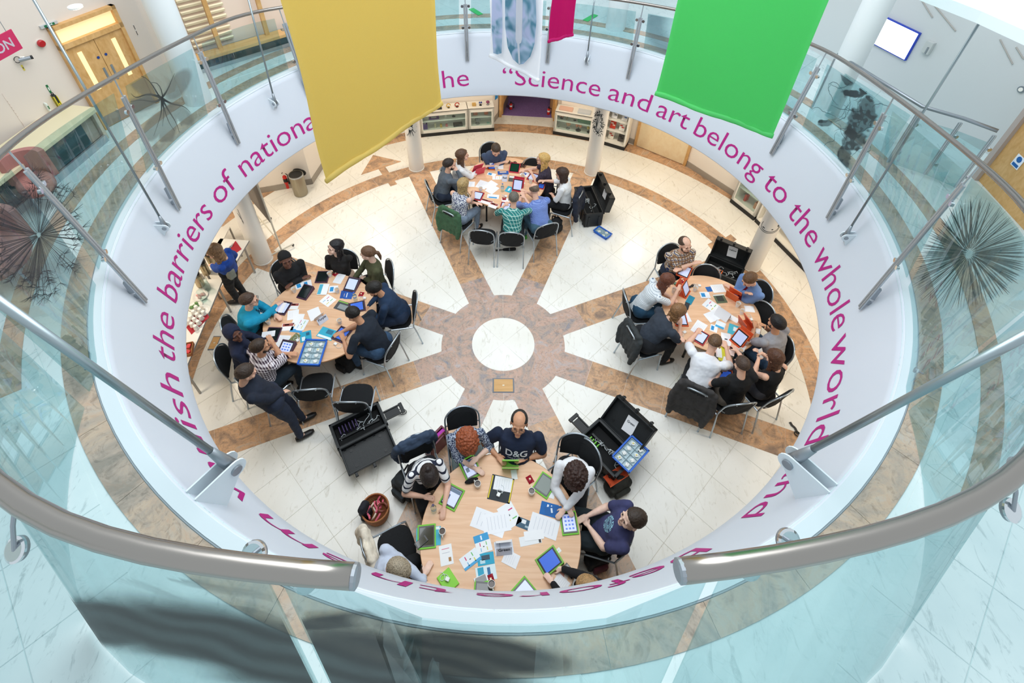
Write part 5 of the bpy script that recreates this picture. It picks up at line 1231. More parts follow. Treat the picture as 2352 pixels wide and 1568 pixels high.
# pinboard on wheels beside the left column
B0, B1 = at(641, 572, 0), at(612, 600, 0)
t = thing('wheeled_pinboard', 'grey felt pinboard on a wheeled frame behind the left column', 'pinboard', at(600, 560, 0)); c = t.location
e0, e1 = at(648, 578, .03), at(560, 470, .03); e1 = e0 + (e1 - e0).normalized() * .95; dv = (e1 - e0).normalized()
nr = Vector((-dv.y, dv.x, 0))
for i, e in enumerate((e0, e1)):
    bm = BM(); tube(bm, [e - c + Vector((0, 0, .02)), e - c + Vector((0, 0, 1.75))], .016, 8); fin('upright', bm, mat('frame_cream', 'd8d2c2', .4), t)
    bm = BM(); tube(bm, [e - c - nr * .22 + Vector((0, 0, .05)), e - c + nr * .22 + Vector((0, 0, .05))], .014, 8); fin('foot', bm, mat('frame_cream', ''), t)
    for s in (-1, 1): bm = BM(); q = e - c + nr * .22 * s; tube(bm, [q + Vector((-.012, 0, .025)), q + Vector((.012, 0, .025))], .025, 12); fin('castor', bm, M_BLACK, t)
bm = BM(); m_ = (e0 + e1) / 2 - c; box(bm, m_ + Vector((0, 0, 1.2)), (.92, .03, .95), rz=atan2(dv.y, dv.x)); fin('felt_panel', bm, mat('felt_grey', '8f8a86', .95, var=.1, vscale=80), t)
bm = BM(); tube(bm, [e0 - c + Vector((0, 0, .3)), e1 - c + Vector((0, 0, .3))], .012, 8); fin('crossbar', bm, mat('frame_cream', ''), t)
# ---- catering tables at the left edge
def rect_table(lab, A, B, Wd, side, z=.74):
    A = Vector((A[0], A[1], 0)); B = Vector((B[0], B[1], 0)); u = (B - A); L_ = u.length; u.normalize(); n = Vector((-u.y, u.x, 0)) * side
    c = (A + B) / 2 + n * Wd / 2; t = thing('catering_table', lab, 'table', c, atan2(u.y, u.x))
    bm = BM(); box(bm, (0, 0, z - .0125), (L_, Wd, .025), bev=.003); fin('tabletop', bm, mat('catering_white', 'efece4', .4), t)
    bm = BM(); box(bm, (0, side * -1 * (Wd / 2 + .002), z - .0125), (L_, .004, .025)); fin('edge_band', bm, mat('edge_grey', '8d8a86', .5), t)
    for sx in (-1, 1):
        for sy in (-1, 1): bm = BM(); tube(bm, [(sx * (L_ / 2 - .08), sy * (Wd / 2 - .08), z - .02), (sx * (L_ / 2 - .08), sy * (Wd / 2 - .08), 0)], .017, 10); fin('leg', bm, mat('leg_grey', 'a7a49f', .4, .6), t)
    return t, n
a, b, c_ = at(512, 640, .74), at(425, 850, .74), at(567, 550, .74)
TA_, n1 = rect_table('long white catering table with flasks and food at the left edge', (a.x, a.y), (b.x, b.y), .62, 1 if Vector((-(b - a).y, (b - a).x, 0)).dot(Vector((-1, 0, 0))) > 0 else -1)
d0, d1 = at(572, 552, .74), at(524, 632, .74)
TB_, n2 = rect_table('short white catering table with a red napkin by the left column', (d0.x, d0.y), (d1.x, d1.y), .5, 1 if Vector((-(d1 - d0).y, (d1 - d0).x, 0)).dot(Vector((-1, 0, 0))) > 0 else -1)
e0_, e1_ = at(522, 530, .74), at(505, 560, .74)
def cyl_thing(name, lab, cat, P, prof, col, rough=.4, metal=0, cap=None, m=None):
    t = thing(name, lab, cat, P); bm = BM(); lathe(bm, prof, 18); fin('body', bm, m or mat('ct_' + col, col, rough, metal), t, smooth=False)
    if cap: bm = BM(); lathe(bm, cap[0], 18); fin('lid', bm, mat('ct_' + cap[1], cap[1], .4), t)
    return t
FL = [(0, 0), (.055, 0), (.06, .02), (.06, .22), (.045, .26), (0, .26)]
for k, (x, y) in enumerate(((462, 655), (476, 628), (490, 608))):
    P = at(x, y, .74); t = cyl_thing('vacuum_flask', 'steel vacuum flask with black top, %s along the catering table' % ('nearest of three', 'middle of three', 'farthest of three')[k], 'flask', P, FL, 'b8a98c', .3, .8, ([(.05, .25), (.062, .26), (.062, .31), (.03, .33), (0, .33)], '1d1e20'))
    bm = BM(); box(bm, (-.03, 0, .32), (.09, .035, .03), bev=.008); fin('pump_spout', bm, M_BLACK, t)
for k, (x, y) in enumerate(((478, 665), (470, 690))):
    P = at(x, y, .74); cyl_thing('water_jug', 'clear glass water jug on the catering table, %s one' % ('upper', 'lower')[k], 'jug', P, [(0, 0), (.05, 0), (.055, .1), (.045, .2), (.05, .22), (.046, .22), (.04, .2), (.05, .1), (.045, .01), (0, .01)], '', m=M_CGLASS)
P = at(462, 678, .74); 
def plate(lab, px, col, fill, r=.11):
    P = at(px[0], px[1], .74); t = thing('food_plate', lab, 'plate', P); bm = BM(); lathe(bm, [(0, .002), (r * .7, .002), (r, .018), (r, .022), (r * .68, .008), (0, .008)], 24); fin('dish', bm, M_WHITE, t)
    r_ = random.Random(int(px[0])); 
    for k in range(6): bm = BM(); ell(bm, (r_.uniform(-.5, .5) * r, r_.uniform(-.5, .5) * r, .025), (.03, .022, .018), 8, 6); fin('food_piece', bm, mat('food_' + fill, fill, .6, var=.2, vscale=30), t, smooth=True)
plate('plate of pink iced food on the catering table', (461, 680), '', 'e3a7a4'); plate('bowl of green salad leaves on the catering table', (448, 702), '', '6f9a58'); plate('plate of cream biscuits behind the red napkin', (466, 715), '', 'd9cfc0')
def napkin(lab, pts, zc=.742):
    P = [at(x, y, zc) for x, y in pts]; c = sum(P, Vector()) / len(P); t = thing('red_napkin', lab, 'napkin', c); bm = BM(); prism(bm, [((p - c).x, (p - c).y) for p in P], 0, .004); fin('cloth', bm, mat('napkin_red', 'b5303a', .9, bump=.4, bscale=60), t)
napkin('dark red napkin under the stacked cups on the long catering table', [(428, 752), (463, 698), (481, 728), (440, 768)]); napkin('bright red napkin on the short catering table', [(517, 590), (541, 553), (555, 572), (524, 594)])
k = 0
for i in range(4):
    for j in range(3):
        x, y = 434 + j * 8.5 + i * 6, 742 - i * 11 + j * 6; P = at(x, y, .75); P.z = .747
        t = thing('stacked_cup', 'upturned white cup on red napkin, %s row, %s cup of its row' % (('first', 'second', 'third', 'fourth')[i], ('left', 'middle', 'right')[j]), 'cup', P, 0, 'cups on the dark red napkin'); bm = BM(); lathe(bm, [(0, .07), (.024, .07), (.036, 0), (.033, 0), (.021, .066), (0, .066)], 14); fin('bowl', bm, M_WHITE, t)
        bm = BM(); tube(bm, [(.03, 0, .015), (.048, 0, .02), (.05, 0, .04), (.028, 0, .052)], .004, 6); fin('handle', bm, M_WHITE, t)
for i in range(3):
    P = at(516 + i * 5, 575 - i * 5, .75); P.z = .742; t = thing('crockery_stack', 'short stack of cream saucers beside the bright red napkin, ' + ('left one', 'middle one', 'right one')[i], 'plates', P)
    for q in range(4): bm = BM(); lathe(bm, [(0, .012 * q), (.05, .012 * q + .004), (.056, .012 * q + .010), (.05, .012 * q + .010), (0, .012 * q + .004)], 16); fin('saucer', bm, M_WHITE, t)
P = at(430, 806, .74); t = thing('snack_basket', 'tan wicker basket of red packets at the left table end', 'basket', P, .3)
bm = BM(); 
for s in (-1, 1): box(bm, (0, s * .1, .03), (.16, .012, .06), bev=.004); box(bm, (s * .08, 0, .03), (.012, .2, .06), bev=.004)
box(bm, (0, 0, .005), (.15, .19, .01)); fin('basket_body', bm, mat('wicker', 'a5673c', .8, bump=.5, bscale=120), t)
for q in range(4): bm = BM(); box(bm, (-.03 + .06 * (q % 2), -.05 + .09 * (q // 2), .05), (.05, .07, .02), rz=q, bev=.006); fin('packet', bm, mat('packet_red', 'd0353c', .4), t)
# ================================================================== PEOPLE
def fabric(name, build): return nodes_mat('cloth_' + name, build)
def plain(col, var=.12):
    return mat('fabric_' + col, col, .9, var=var, vscale=14, bump=.25, bscale=260)
def _coord(nt):
    tc = N(nt, 'ShaderNodeTexCoord'); s = N(nt, 'ShaderNodeSeparateXYZ'); nt.links.new(tc.outputs['Object'], s.inputs[0]); return s, tc
def _band(nt, src, freq, width, off=0.0):
    m = N(nt, 'ShaderNodeMath', operation='MULTIPLY_ADD'); m.inputs[1].default_value = freq; m.inputs[2].default_value = off; nt.links.new(src, m.inputs[0])
    f = N(nt, 'ShaderNodeMath', operation='FRACT'); nt.links.new(m.outputs[0], f.inputs[0])
    l = N(nt, 'ShaderNodeMath', operation='LESS_THAN'); l.inputs[1].default_value = width; nt.links.new(f.outputs[0], l.inputs[0]); return l.outputs[0]
def _sum(nt, a, b, c=None):
    m = N(nt, 'ShaderNodeMath', operation='ADD'); nt.links.new(a, m.inputs[0]); nt.links.new(b, m.inputs[1]); return m.outputs[0]
def stripes(name, base, line, freq=22, width=.3, ax=2):
    def f(nt, b):
        s, _ = _coord(nt); nt.links.new(mixc(nt, _band(nt, s.outputs[ax], freq, width), base, line), b.inputs['Base Color']); b.inputs['Roughness'].default_value = .9
    return fabric(name, f)
def plaid(name, base, c1, c2, freq=14, w1=.35, w2=.12):
    def f(nt, b):
        s, _ = _coord(nt); xy = _sum(nt, s.outputs[0], s.outputs[1])
        k = mixc(nt, _band(nt, s.outputs[2], freq, w1), base, c1, 'MIX'); k = mixc(nt, _band(nt, xy, freq, w1, .3), k, c1)
        mh = N(nt, 'ShaderNodeMath', operation='MULTIPLY'); nt.links.new(_band(nt, s.outputs[2], freq, w1), mh.inputs[0]); mh.inputs[1].default_value = .5
        k2 = mixc(nt, _band(nt, s.outputs[2], freq, w2, .45), k, c2); k3 = mixc(nt, _band(nt, xy, freq, w2, .8), k2, c2)
        nt.links.new(k3, b.inputs['Base Color']); b.inputs['Roughness'].default_value = .9
    return fabric(name, f)
def checks(name, a, c, freq=28):
    def f(nt, b):
        s, _ = _coord(nt); xy = _sum(nt, s.outputs[0], s.outputs[1]); p, q = _band(nt, s.outputs[2], freq, .5), _band(nt, xy, freq, .5)
        m = _sum(nt, p, q); h = N(nt, 'ShaderNodeMath', operation='MULTIPLY'); h.inputs[1].default_value = .5; nt.links.new(m, h.inputs[0])
        nt.links.new(mixc(nt, h.outputs[0], a, c), b.inputs['Base Color']); b.inputs['Roughness'].default_value = .9
    return fabric(name, f)
def blotch(name, a, c, scale=28, thr=.5, c3=None):
    def f(nt, b):
        _, tc = _coord(nt); v = N(nt, 'ShaderNodeTexNoise', i_Scale=scale, i_Detail=2.0, i_Distortion=1.0); nt.links.new(tc.outputs['Object'], v.inputs['Vector'])
        st = [(thr - .01, a), (thr + .01, c)]
        if c3: st = [(thr - .08, a), (thr - .06, c3), (thr + .0, c3), (thr + .02, c)]
        nt.links.new(ramp(nt, v.outputs['Fac'], st), b.inputs['Base Color']); b.inputs['Roughness'].default_value = .9
    return fabric(name, f)
def skin(col):
    if 'skin_' + col in MATS: return MATS['skin_' + col]
    m = mat('skin_' + col, col, .55, var=.06, vscale=25); m.node_tree.nodes['Principled BSDF'].inputs['Subsurface Weight'].default_value = .08; m.node_tree.nodes['Principled BSDF'].inputs['Subsurface Radius'].default_value = (.02, .008, .004); return m
def hairm(col):
    def f(nt, b):
        _, tc = _coord(nt); mp = N(nt, 'ShaderNodeMapping'); mp.inputs['Scale'].default_value = (60, 60, 9); nt.links.new(tc.outputs['Object'], mp.inputs['Vector'])
        n = N(nt, 'ShaderNodeTexNoise', i_Scale=2.0, i_Detail=4.0); nt.links.new(mp.outputs[0], n.inputs['Vector']); c = S(col)[:3]
        nt.links.new(ramp(nt, n.outputs['Fac'], [(.35, tuple(x * .55 for x in c)), (.65, tuple(min(1, x * 1.35) for x in c))]), b.inputs['Base Color']); b.inputs['Roughness'].default_value = .5
        bp = N(nt, 'ShaderNodeBump', i_Strength=.5, i_Distance=.01); nt.links.new(n.outputs['Fac'], bp.inputs['Height']); nt.links.new(bp.outputs[0], b.inputs['Normal'])
    return nodes_mat('hair_' + col, f)
def voxel(bm, vs, sm_it=2, disp=0.0, dsc=20):
    me = bpy.data.meshes.new('t'); bm.to_mesh(me); bm.free(); o = bpy.data.objects.new('t', me)
    m = o.modifiers.new('r', 'REMESH'); m.mode = 'VOXEL'; m.voxel_size = vs; m.adaptivity = 0
    if sm_it: s = o.modifiers.new('s', 'SMOOTH'); s.iterations = sm_it; s.factor = .5
    r = baked(o); bpy.data.meshes.remove(me)
    if disp:
        n = len(r.vertices); co = [0.0] * (3 * n); no = [0.0] * (3 * n); r.vertices.foreach_get('co', co); r.vertices.foreach_get('normal', no)
        for i in range(0, 3 * n, 3):
            p = Vector(co[i:i + 3]); k = noise.noise(p * dsc) * disp + noise.noise(p * dsc * 2.7) * disp * .5
            co[i] += no[i] * k; co[i + 1] += no[i + 1] * k; co[i + 2] += no[i + 2] * k
        r.vertices.foreach_set('co', co); r.update()
    return r
def finm(name, me, m, parent, loc=None):
    me.name = name; me.materials.clear(); me.materials.append(m); me.polygons.foreach_set('use_smooth', [True] * len(me.polygons))
    o = bpy.data.objects.new(name, me); COL.objects.link(o); o.parent = parent
    if loc is not None: o.location = loc
    return o
def limb(bm, pts, rs, seg=10):
    # rounded tapering limb: spheres at joints and a tube through them
    pts = [Vector(p) for p in pts]
    for p, r in zip(pts, rs): bmesh.ops.create_icosphere(bm, subdivisions=2, radius=r, matrix=Matrix.Translation(p))
    for i in range(len(pts) - 1):
        if (pts[i + 1] - pts[i]).length > 1e-4: tube(bm, [pts[i], pts[i + 1]], [rs[i], rs[i + 1]], seg)
def loft(bm, rings, seg=20):
    R_ = []
    for c, x, y, rx, ry in rings: R_.append([bm.verts.new(c + x * rx * cos(2 * pi * k / seg) + y * ry * sin(2 * pi * k / seg)) for k in range(seg)])
    for i in range(len(R_) - 1):
        for k in range(seg): bm.faces.new((R_[i][k], R_[i][(k + 1) % seg], R_[i + 1][(k + 1) % seg], R_[i + 1][k]))
    bm.faces.new(R_[0][::-1]); bm.faces.new(R_[-1])
def elbow(S_, W_, l1, l2, pole):
    d = (W_ - S_); L_ = d.length
    if L_ > (l1 + l2) * .985: W_ = S_ + d.normalized() * (l1 + l2) * .985; d = W_ - S_; L_ = d.length
    L_ = max(L_, abs(l1 - l2) + .02); a = (l1 * l1 - l2 * l2 + L_ * L_) / (2 * L_); h = sqrt(max(0, l1 * l1 - a * a)); u = d.normalized(); p = (pole - u * pole.dot(u))
    p = p.normalized() if p.length > 1e-4 else Vector((0, 0, -1)); return S_ + u * a + p * h, W_
def hand(bm, W_, u, palm_n, side, curl=.35, sc=1.0):
    # W_: wrist, u: direction of the hand, palm_n: back-of-hand normal, side: +1 thumb on the u x palm_n side
    u = u.normalized(); s = u.cross(palm_n).normalized(); nrm = s.cross(u).normalized()
    pc = W_ + u * .045 * sc
    mt = Matrix.Translation(pc) @ Matrix((s, u, nrm)).transposed().to_4x4() @ Matrix.Diagonal((.038 * sc, .05 * sc, .015 * sc, 1)); bmesh.ops.create_uvsphere(bm, u_segments=12, v_segments=8, radius=1, matrix=mt)
    limb(bm, [W_ - u * .01, pc - u * .01], [.024 * sc, .022 * sc], 8)
    for k, (o, l) in enumerate(((-.029, .068), (-.010, .082), (.010, .078), (.028, .06))):
        o *= -side; b = W_ + u * .082 * sc + s * o * sc; r = .0088 * sc; p = [b - u * .02 * sc, b]; a = curl * .5; q = b
        spread = s * o * 1.2
        for j, f in enumerate((.42, .33, .25)):
            q = q + ((u + spread).normalized() * cos(a) - nrm * sin(a)) * l * f * sc; p.append(q); a += curl
        limb(bm, p, [r, r * 1.02, r, r * .92, r * .8], 6)
    t0 = W_ + u * .02 * sc + s * .022 * sc * side; t1 = t0 + (s * side * .8 + u * .75 - nrm * .25).normalized() * .04 * sc; t2 = t1 + (u * .95 + s * side * .25 - nrm * .35).normalized() * .032 * sc
    limb(bm, [t0, t1, t2], [.012 * sc, .0105 * sc, .009 * sc], 6)
def person(lab, head, face, hands=(), lean=.1, look=None, pitch=.35, shirt=None, sleeve='long', trous=None, sk='d9a88c', hair=('short', '3a2a20'), b=1.0, fem=False, stand=None, extras=(), chairlab=None, seat=.47, hands_f=None, hh=0.0, curl=.35, hips=None, hscale=None):
    if hscale is None: hscale = 1.30 if head[1] > 940 else 1.16
    b *= 1.08; shirt = shirt or plain('888888'); trous = trous or plain('20242c')
    ps = .565 if not stand else .93
    Nz = ps + sqrt(.49 ** 2 - min(lean, .42) ** 2) * 1.0
    hz = Nz + .185 - .03 * min(1, pitch) + hh
    Hc = at(head[0], head[1], hz)
    fa = radians(face) if isinstance(face, (int, float)) else atan2(at(face[0], face[1], .75).x - Hc.x, at(face[0], face[1], .75).y - Hc.y)
    F = Vector((sin(fa), cos(fa), 0)); Rt = Vector((cos(fa), -sin(fa), 0)); Z = Vector((0, 0, 1))
    la = fa if look is None else (radians(look) if isinstance(look, (int, float)) else atan2(at(look[0], look[1], .9).x - Hc.x, at(look[0], look[1], .9).y - Hc.y))
    LF = Vector((sin(la), cos(la), 0)); hf = (LF * cos(pitch) - Z * sin(pitch)).normalized(); hr = Vector((cos(la), -sin(la), 0)); hu = hr.cross(hf).normalized()
    if hu.z < 0: hu = -hu
    Nk = Hc - hu * .125 - hf * .035 - Z * .055; Nk.z = min(Nk.z, Nz + .02)
    Pl = Nk - F * lean; Pl.z = ps
    if stand: q = at(stand[0][0], stand[0][1], 0); q2 = at(stand[1][0], stand[1][1], 0); mid = (q + q2) / 2; Pl = Vector((mid.x * .55 + Nk.x * .45, mid.y * .55 + Nk.y * .45, ps))
    base = Vector((Pl.x, Pl.y, 0)); t = thing('person', lab, 'person', base); o_ = base
    sh = (.165 if fem else .185) * b; up = (Nk - Pl).normalized(); Fc = (F - up * F.dot(up)).normalized(); Rc = Rt
    SL, SR_ = Nk - Rc * sh - up * .06, Nk + Rc * sh - up * .06
    # arms
    arms = []
    hs = list(hands) + [None] * (2 - len(hands))
    for i, (S_, sd) in enumerate(((SL, -1), (SR_, 1))):
        h = hs[i]
        if h is None: W_ = Pl + F * .34 + Rt * sd * .10 + Z * .12 if not stand else S_ - Z * .5 + F * .08 + Rt * sd * .06
        else: W_ = at(h[0], h[1], h[2] if len(h) > 2 else .795)
        E_, W_ = elbow(S_, W_, .285 * (1.0 if not fem else .94), .25 * (1.0 if not fem else .94), (Rt * sd * .7 - Z * .7 - F * .15))
        arms.append((S_, E_, W_, sd))
    # body (skin) : one continuous surface
    bm = BM()
    loft(bm, [(Pl, Rc, Fc, .10 * b, .08 * b), (Pl.lerp(Nk, .5), Rc, Fc, .10 * b, .07 * b), (Nk - up * .06, Rc, Fc, .13 * b, .07 * b), (Nk, Rc, Fc, .06, .055)])
    limb(bm, [Nk - up * .04, Nk, Hc - hu * .06 - hf * .01], [.062, .056, .052])
    HM = Matrix.Translation(Hc) @ Matrix((hr, hf, hu)).transposed().to_4x4(); q = hscale
    def he(c, r, rot=None, sg=14): ell_mt = HM @ Matrix.Translation(Vector(c) * q) @ Matrix.Diagonal((r[0] * q, r[1] * q, r[2] * q, 1)); bmesh.ops.create_uvsphere(bm, u_segments=sg, v_segments=10, radius=1, matrix=ell_mt)
    he((0, -.012, .03), (.074, .094, .082), sg=20); he((0, .022, -.035), (.056, .066, .066)); he((0, .07, -.085), (.026, .02, .018)); he((0, .094, -.012), (.011, .018, .018)); he((0, .085, .012), (.009, .012, .022))
    for s in (-1, 1): he((s * .03, .075, .022), (.026, .012, .008)); he((s * .038, .055, -.03), (.024, .024, .022)); he((s * .074, -.008, -.012), (.009, .017, .028))
    he((0, .084, -.048), (.022, .01, .008))
    for S_, E_, W_, sd in arms:
        u = (W_ - E_).normalized(); limb(bm, [S_, S_.lerp(E_, .5), E_, E_.lerp(W_, .35), W_], [.048 * b, .044 * b, .038 * b, .037 * b, .024])
        hd = (u + Z * -.05).normalized(); pn = Z - hd * Z.dot(hd)
        if pn.length < .2: pn = F
        hand(bm, W_, hd, pn.normalized(), -sd, curl, .98 if not fem else .9)
    HL, HR = Pl - Rt * .085 * b, Pl + Rt * .085 * b; legs = []
    if not stand:
        for h, sd in ((HL, -1), (HR, 1)):
            K = h + F * .41 + Rt * sd * .05 + Z * -.03; A_ = K - F * .04 + Z * -(K.z - .09); legs.append((h, K, A_))
    else:
        for h, ft in zip((HL, HR), stand[:2]):
            A_ = at(ft[0], ft[1], .07); K = (h + A_) / 2 + F * .05; legs.append((h, K, A_))
    for h, K, A_ in legs: limb(bm, [h, K, A_, A_ + F * .08 - Z * .02], [.07 * b, .045, .03, .03])
    bmesh.ops.translate(bm, vec=-o_, verts=bm.verts)
    finm('body', voxel(bm, .0078, 1), skin(sk), t)
    # eyes, brows, mouth
    def hc(name, c, r, m, rot=0):
        bm = BM(); bmesh.ops.create_uvsphere(bm, u_segments=8, v_segments=6, radius=1, matrix=Matrix.Translation(-o_) @ HM @ Matrix.Translation(Vector(c) * q) @ Matrix.Rotation(rot, 4, 'Y') @ Matrix.Diagonal((r[0], r[1], r[2], 1))); fin(name, bm, m, t, smooth=True)
    if pitch < 1.2:
        for s in (-1, 1): hc('eye', (s * .03, .083, .006), (.011, .007, .0055), mat('eye_dark', '2a211c', .2)); hc('eyebrow', (s * .031, .087, .027), (.017, .005, .0035), hairm(hair[1]), s * .12)
        hc('mouth', (0, .094, -.05), (.02, .005, .005), mat('lips_' + sk, 'a8605a' if sk > 'a' else '6b3a34', .5))
    # shirt
    bm = BM(); bf = b * (1.0 if not fem else .93)
    loft(bm, [(Pl - up * .06, Rc, Fc, .165 * bf, .135 * bf), (Pl + up * .06, Rc, Fc, .16 * bf, .13 * bf), (Pl.lerp(Nk, .45), Rc, Fc, .15 * bf, .12 * bf), (Pl.lerp(Nk, .72), Rc, Fc, .175 * bf, .125 * bf), (Nk - up * .07, Rc, Fc, .175 * bf, .105 * bf), (Nk - up * .015, Rc, Fc, .10 * bf, .075), (Nk + up * .012, Rc, Fc, .064, .062)], 24)
    if fem:
        for s in (-1, 1): bmesh.ops.create_icosphere(bm, subdivisions=2, radius=.062, matrix=Matrix.Translation(Pl.lerp(Nk, .68) + Rc * s * .07 + Fc * .075))
    for S_, E_, W_, sd in arms:
        if sleeve == 'long': limb(bm, [S_, S_.lerp(E_, .5), E_, E_.lerp(W_, .5), E_.lerp(W_, .93)], [.058 * b, .055 * b, .051 * b, .045 * b, .036])
        elif sleeve == 'rolled': limb(bm, [S_, S_.lerp(E_, .5), E_, E_.lerp(W_, .2)], [.058 * b, .055 * b, .052 * b, .05 * b])
        elif sleeve == 'short': limb(bm, [S_, S_.lerp(E_, .35), S_.lerp(E_, .68)], [.058 * b, .058 * b, .057 * b])
        else: limb(bm, [S_, S_ + (E_ - S_) * .05], [.045 * b, .05 * b])
    bmesh.ops.translate(bm, vec=-o_, verts=bm.verts)
    shirt_o = finm('shirt', voxel(bm, .012, 4, .007, 11), shirt, t)
    # trousers and shoes
    bm = BM(); limb(bm, [HL + Z * .02, HR + Z * .02], [.115 * b, .115 * b], 12)
    for h, K, A_ in legs: limb(bm, [h, h.lerp(K, .5), K, K.lerp(A_, .5), A_ + Z * .03], [.10 * b, .088 * b, .068, .058, .05])
    bmesh.ops.translate(bm, vec=-o_, verts=bm.verts); finm('trousers', voxel(bm, .014, 3, .006, 12), trous, t)
    for h, K, A_ in legs:
        bm = BM(); s0 = A_ - Z * (A_.z - .045); loft(bm, [(s0 - F * .07, Rt, Z, .028, .03), (s0 - F * .04, Rt, Z, .038, .045), (s0 + F * .06, Rt, Z, .043, .04), (s0 + F * .14, Rt, Z - Z * 0, .042, .03), (s0 + F * .185, Rt, Z, .02, .018)], 12)
        for v in bm.verts: v.co -= o_; v.co.z = max(v.co.z, .002)
        fin('shoe', bm, mat('shoe_' + (shoes[0] if (shoes := [e[1] for e in extras if e[0] == 'shoes']) else '1c1a1a'), shoes[0] if shoes else '1c1a1a', .45), t, smooth=True)
    # hair
    st, hcol = hair[0], hair[1]; bm = BM()
    if st != 'none':
        mt = HM @ Matrix.Translation(Vector((0, -.014, .03)) * q) @ Matrix.Diagonal((.076 * q, .097 * q, .085 * q, 1))
        r = bmesh.ops.create_uvsphere(bm, u_segments=36, v_segments=26, radius=1)
        vol = {'short': .045, 'buzz': .02, 'bald': .02, 'balding': .045, 'long': .12, 'pony': .07, 'bun': .07, 'curly': .34, 'bob': .14, 'hijab': .17, 'wrap': .13, 'quiff': .13}[st]
        for v in r['verts']:
            x, y, z = v.co; hl = -.28 + .38 * y + .5 * max(0, y) ** 2
            if st in ('hijab',): g = 1 - (1 if (y > .35 and (x / .62) ** 2 + ((z + .18) / .72) ** 2 < 1) else 0); cov = g
            else: cov = sm(-.07, .07, z - hl)
            if st in ('long', 'bob', 'curly') and y < .45: cov = max(cov, sm(-.9, -.7, z))
            if st == 'bald': cov *= 1 - sm(.35, .55, z + .25 * y)
            if st == 'balding': cov *= 1 - .97 * sm(.72, .85, z + .62 * y)
            if st == 'quiff': vv = vol + .1 * max(0, y) * max(0, z)
            else: vv = vol
            v.co = v.co * (.88 + (.12 + vv) * cov)
        bmesh.ops.transform(bm, matrix=mt, verts=bm.verts)
        def hb(c, rr_): bmesh.ops.create_uvsphere(bm, u_segments=12, v_segments=8, radius=1, matrix=HM @ Matrix.Translation(Vector(c) * q) @ Matrix.Diagonal((rr_[0], rr_[1], rr_[2], 1)))
        if st in ('long', 'bob'):
            n_ = 5 if st == 'long' else 3
            bk = -hf; bk.z = 0; bk = bk.normalized() if bk.length > .1 else -F
            down = (-Z * .8 - hu * .5).normalized()
            for k in range(n_):
                c = Hc - hf * .055 + bk * .01 + down * (.03 + .055 * k); bmesh.ops.create_uvsphere(bm, u_segments=12, v_segments=8, radius=1, matrix=Matrix.Translation(c) @ Matrix((hr, bk, Z)).transposed().to_4x4() @ Matrix.Diagonal((.085 - .006 * k, .045, .05, 1)))
                for s in (-1, 1):
                    c2 = Hc + hr * s * .078 - hf * .012 + down * (.02 + .05 * k); bmesh.ops.create_uvsphere(bm, u_segments=10, v_segments=7, radius=1, matrix=Matrix.Translation(c2) @ Matrix((hr, bk, Z)).transposed().to_4x4() @ Matrix.Diagonal((.02, .038, .045, 1)))
        if st == 'pony':
            p0 = Hc - hf * .1 * q + hu * .03; limb(bm, [p0, p0 - hf * .04 - hu * .03, p0 - hf * .055 - hu * .09 - Z * .02, p0 - hf * .05 - hu * .14 - Z * .05], [.02, .03, .028, .012], 8)
        if st == 'bun': hb((0, -.1, .08), (.035, .035, .03))
        if st == 'hijab':
            limb(bm, [Hc - hu * .07 - hf * .03, Nk, Nk - up * .05], [.085, .10, .12], 14)
            for s in (-1, 1): limb(bm, [Nk - up * .02, Nk + Rc * s * .15 * b - up * .07], [.09, .075], 10)
            limb(bm, [Hc - hu * .10 + hf * .02, Nk + Fc * .08 - up * .12], [.05, .07], 10)
        bmesh.ops.translate(bm, vec=-o_, verts=bm.verts)
        dd_ = {'curly': (.022, 38), 'short': (.005, 70), 'long': (.006, 30), 'bob': (.006, 30)}.get(st, (.003, 50))
        if st == 'hijab': finm('headscarf', voxel(bm, .010, 3, .004, 20), plain(hcol), t)
        elif st == 'wrap': finm('headwrap', voxel(bm, .010, 2, .003, 30), plain(hcol), t)
        else: finm('hair', voxel(bm, .009, 1, *dd_), hairm(hcol), t)
    for e in extras:
        k = e[0]
        if k == 'beard':
            bm = BM(); 
            def be(c, r): bmesh.ops.create_uvsphere(bm, u_segments=12, v_segments=8, radius=1, matrix=Matrix.Translation(-o_) @ HM @ Matrix.Translation(Vector(c) * q) @ Matrix.Diagonal((r[0], r[1], r[2], 1)))
            be((0, .045, -.082), (.05, .045, .032)); be((-.048, .02, -.05), (.016, .03, .034)); be((.048, .02, -.05), (.016, .03, .034)); be((0, .088, -.036), (.024, .008, .006)); be((0, .075, -.08), (.028, .02, .02))
            finm('beard', voxel(bm, .008, 1, .004, 60), hairm(e[1]), t)
        if k == 'glasses':
            bm = BM(); M_ = Matrix.Translation(-o_) @ HM
            for s in (-1, 1):
                tube(bm, [M_ @ (Vector((s * .032 + .021 * cos(a * pi / 6), .1, .004 + .016 * sin(a * pi / 6))) * q) for a in range(12)], .0022, 5, closed=True); tube(bm, [M_ @ (Vector((s * .053, .098, .008)) * q), M_ @ (Vector((s * .08, .0, .008)) * q)], .002, 5)
            tube(bm, [M_ @ (Vector((-.011, .102, .006)) * q), M_ @ (Vector((.011, .102, .006)) * q)], .002, 5); fin('glasses', bm, mat('specs_dark', '2b2422', .3), t)
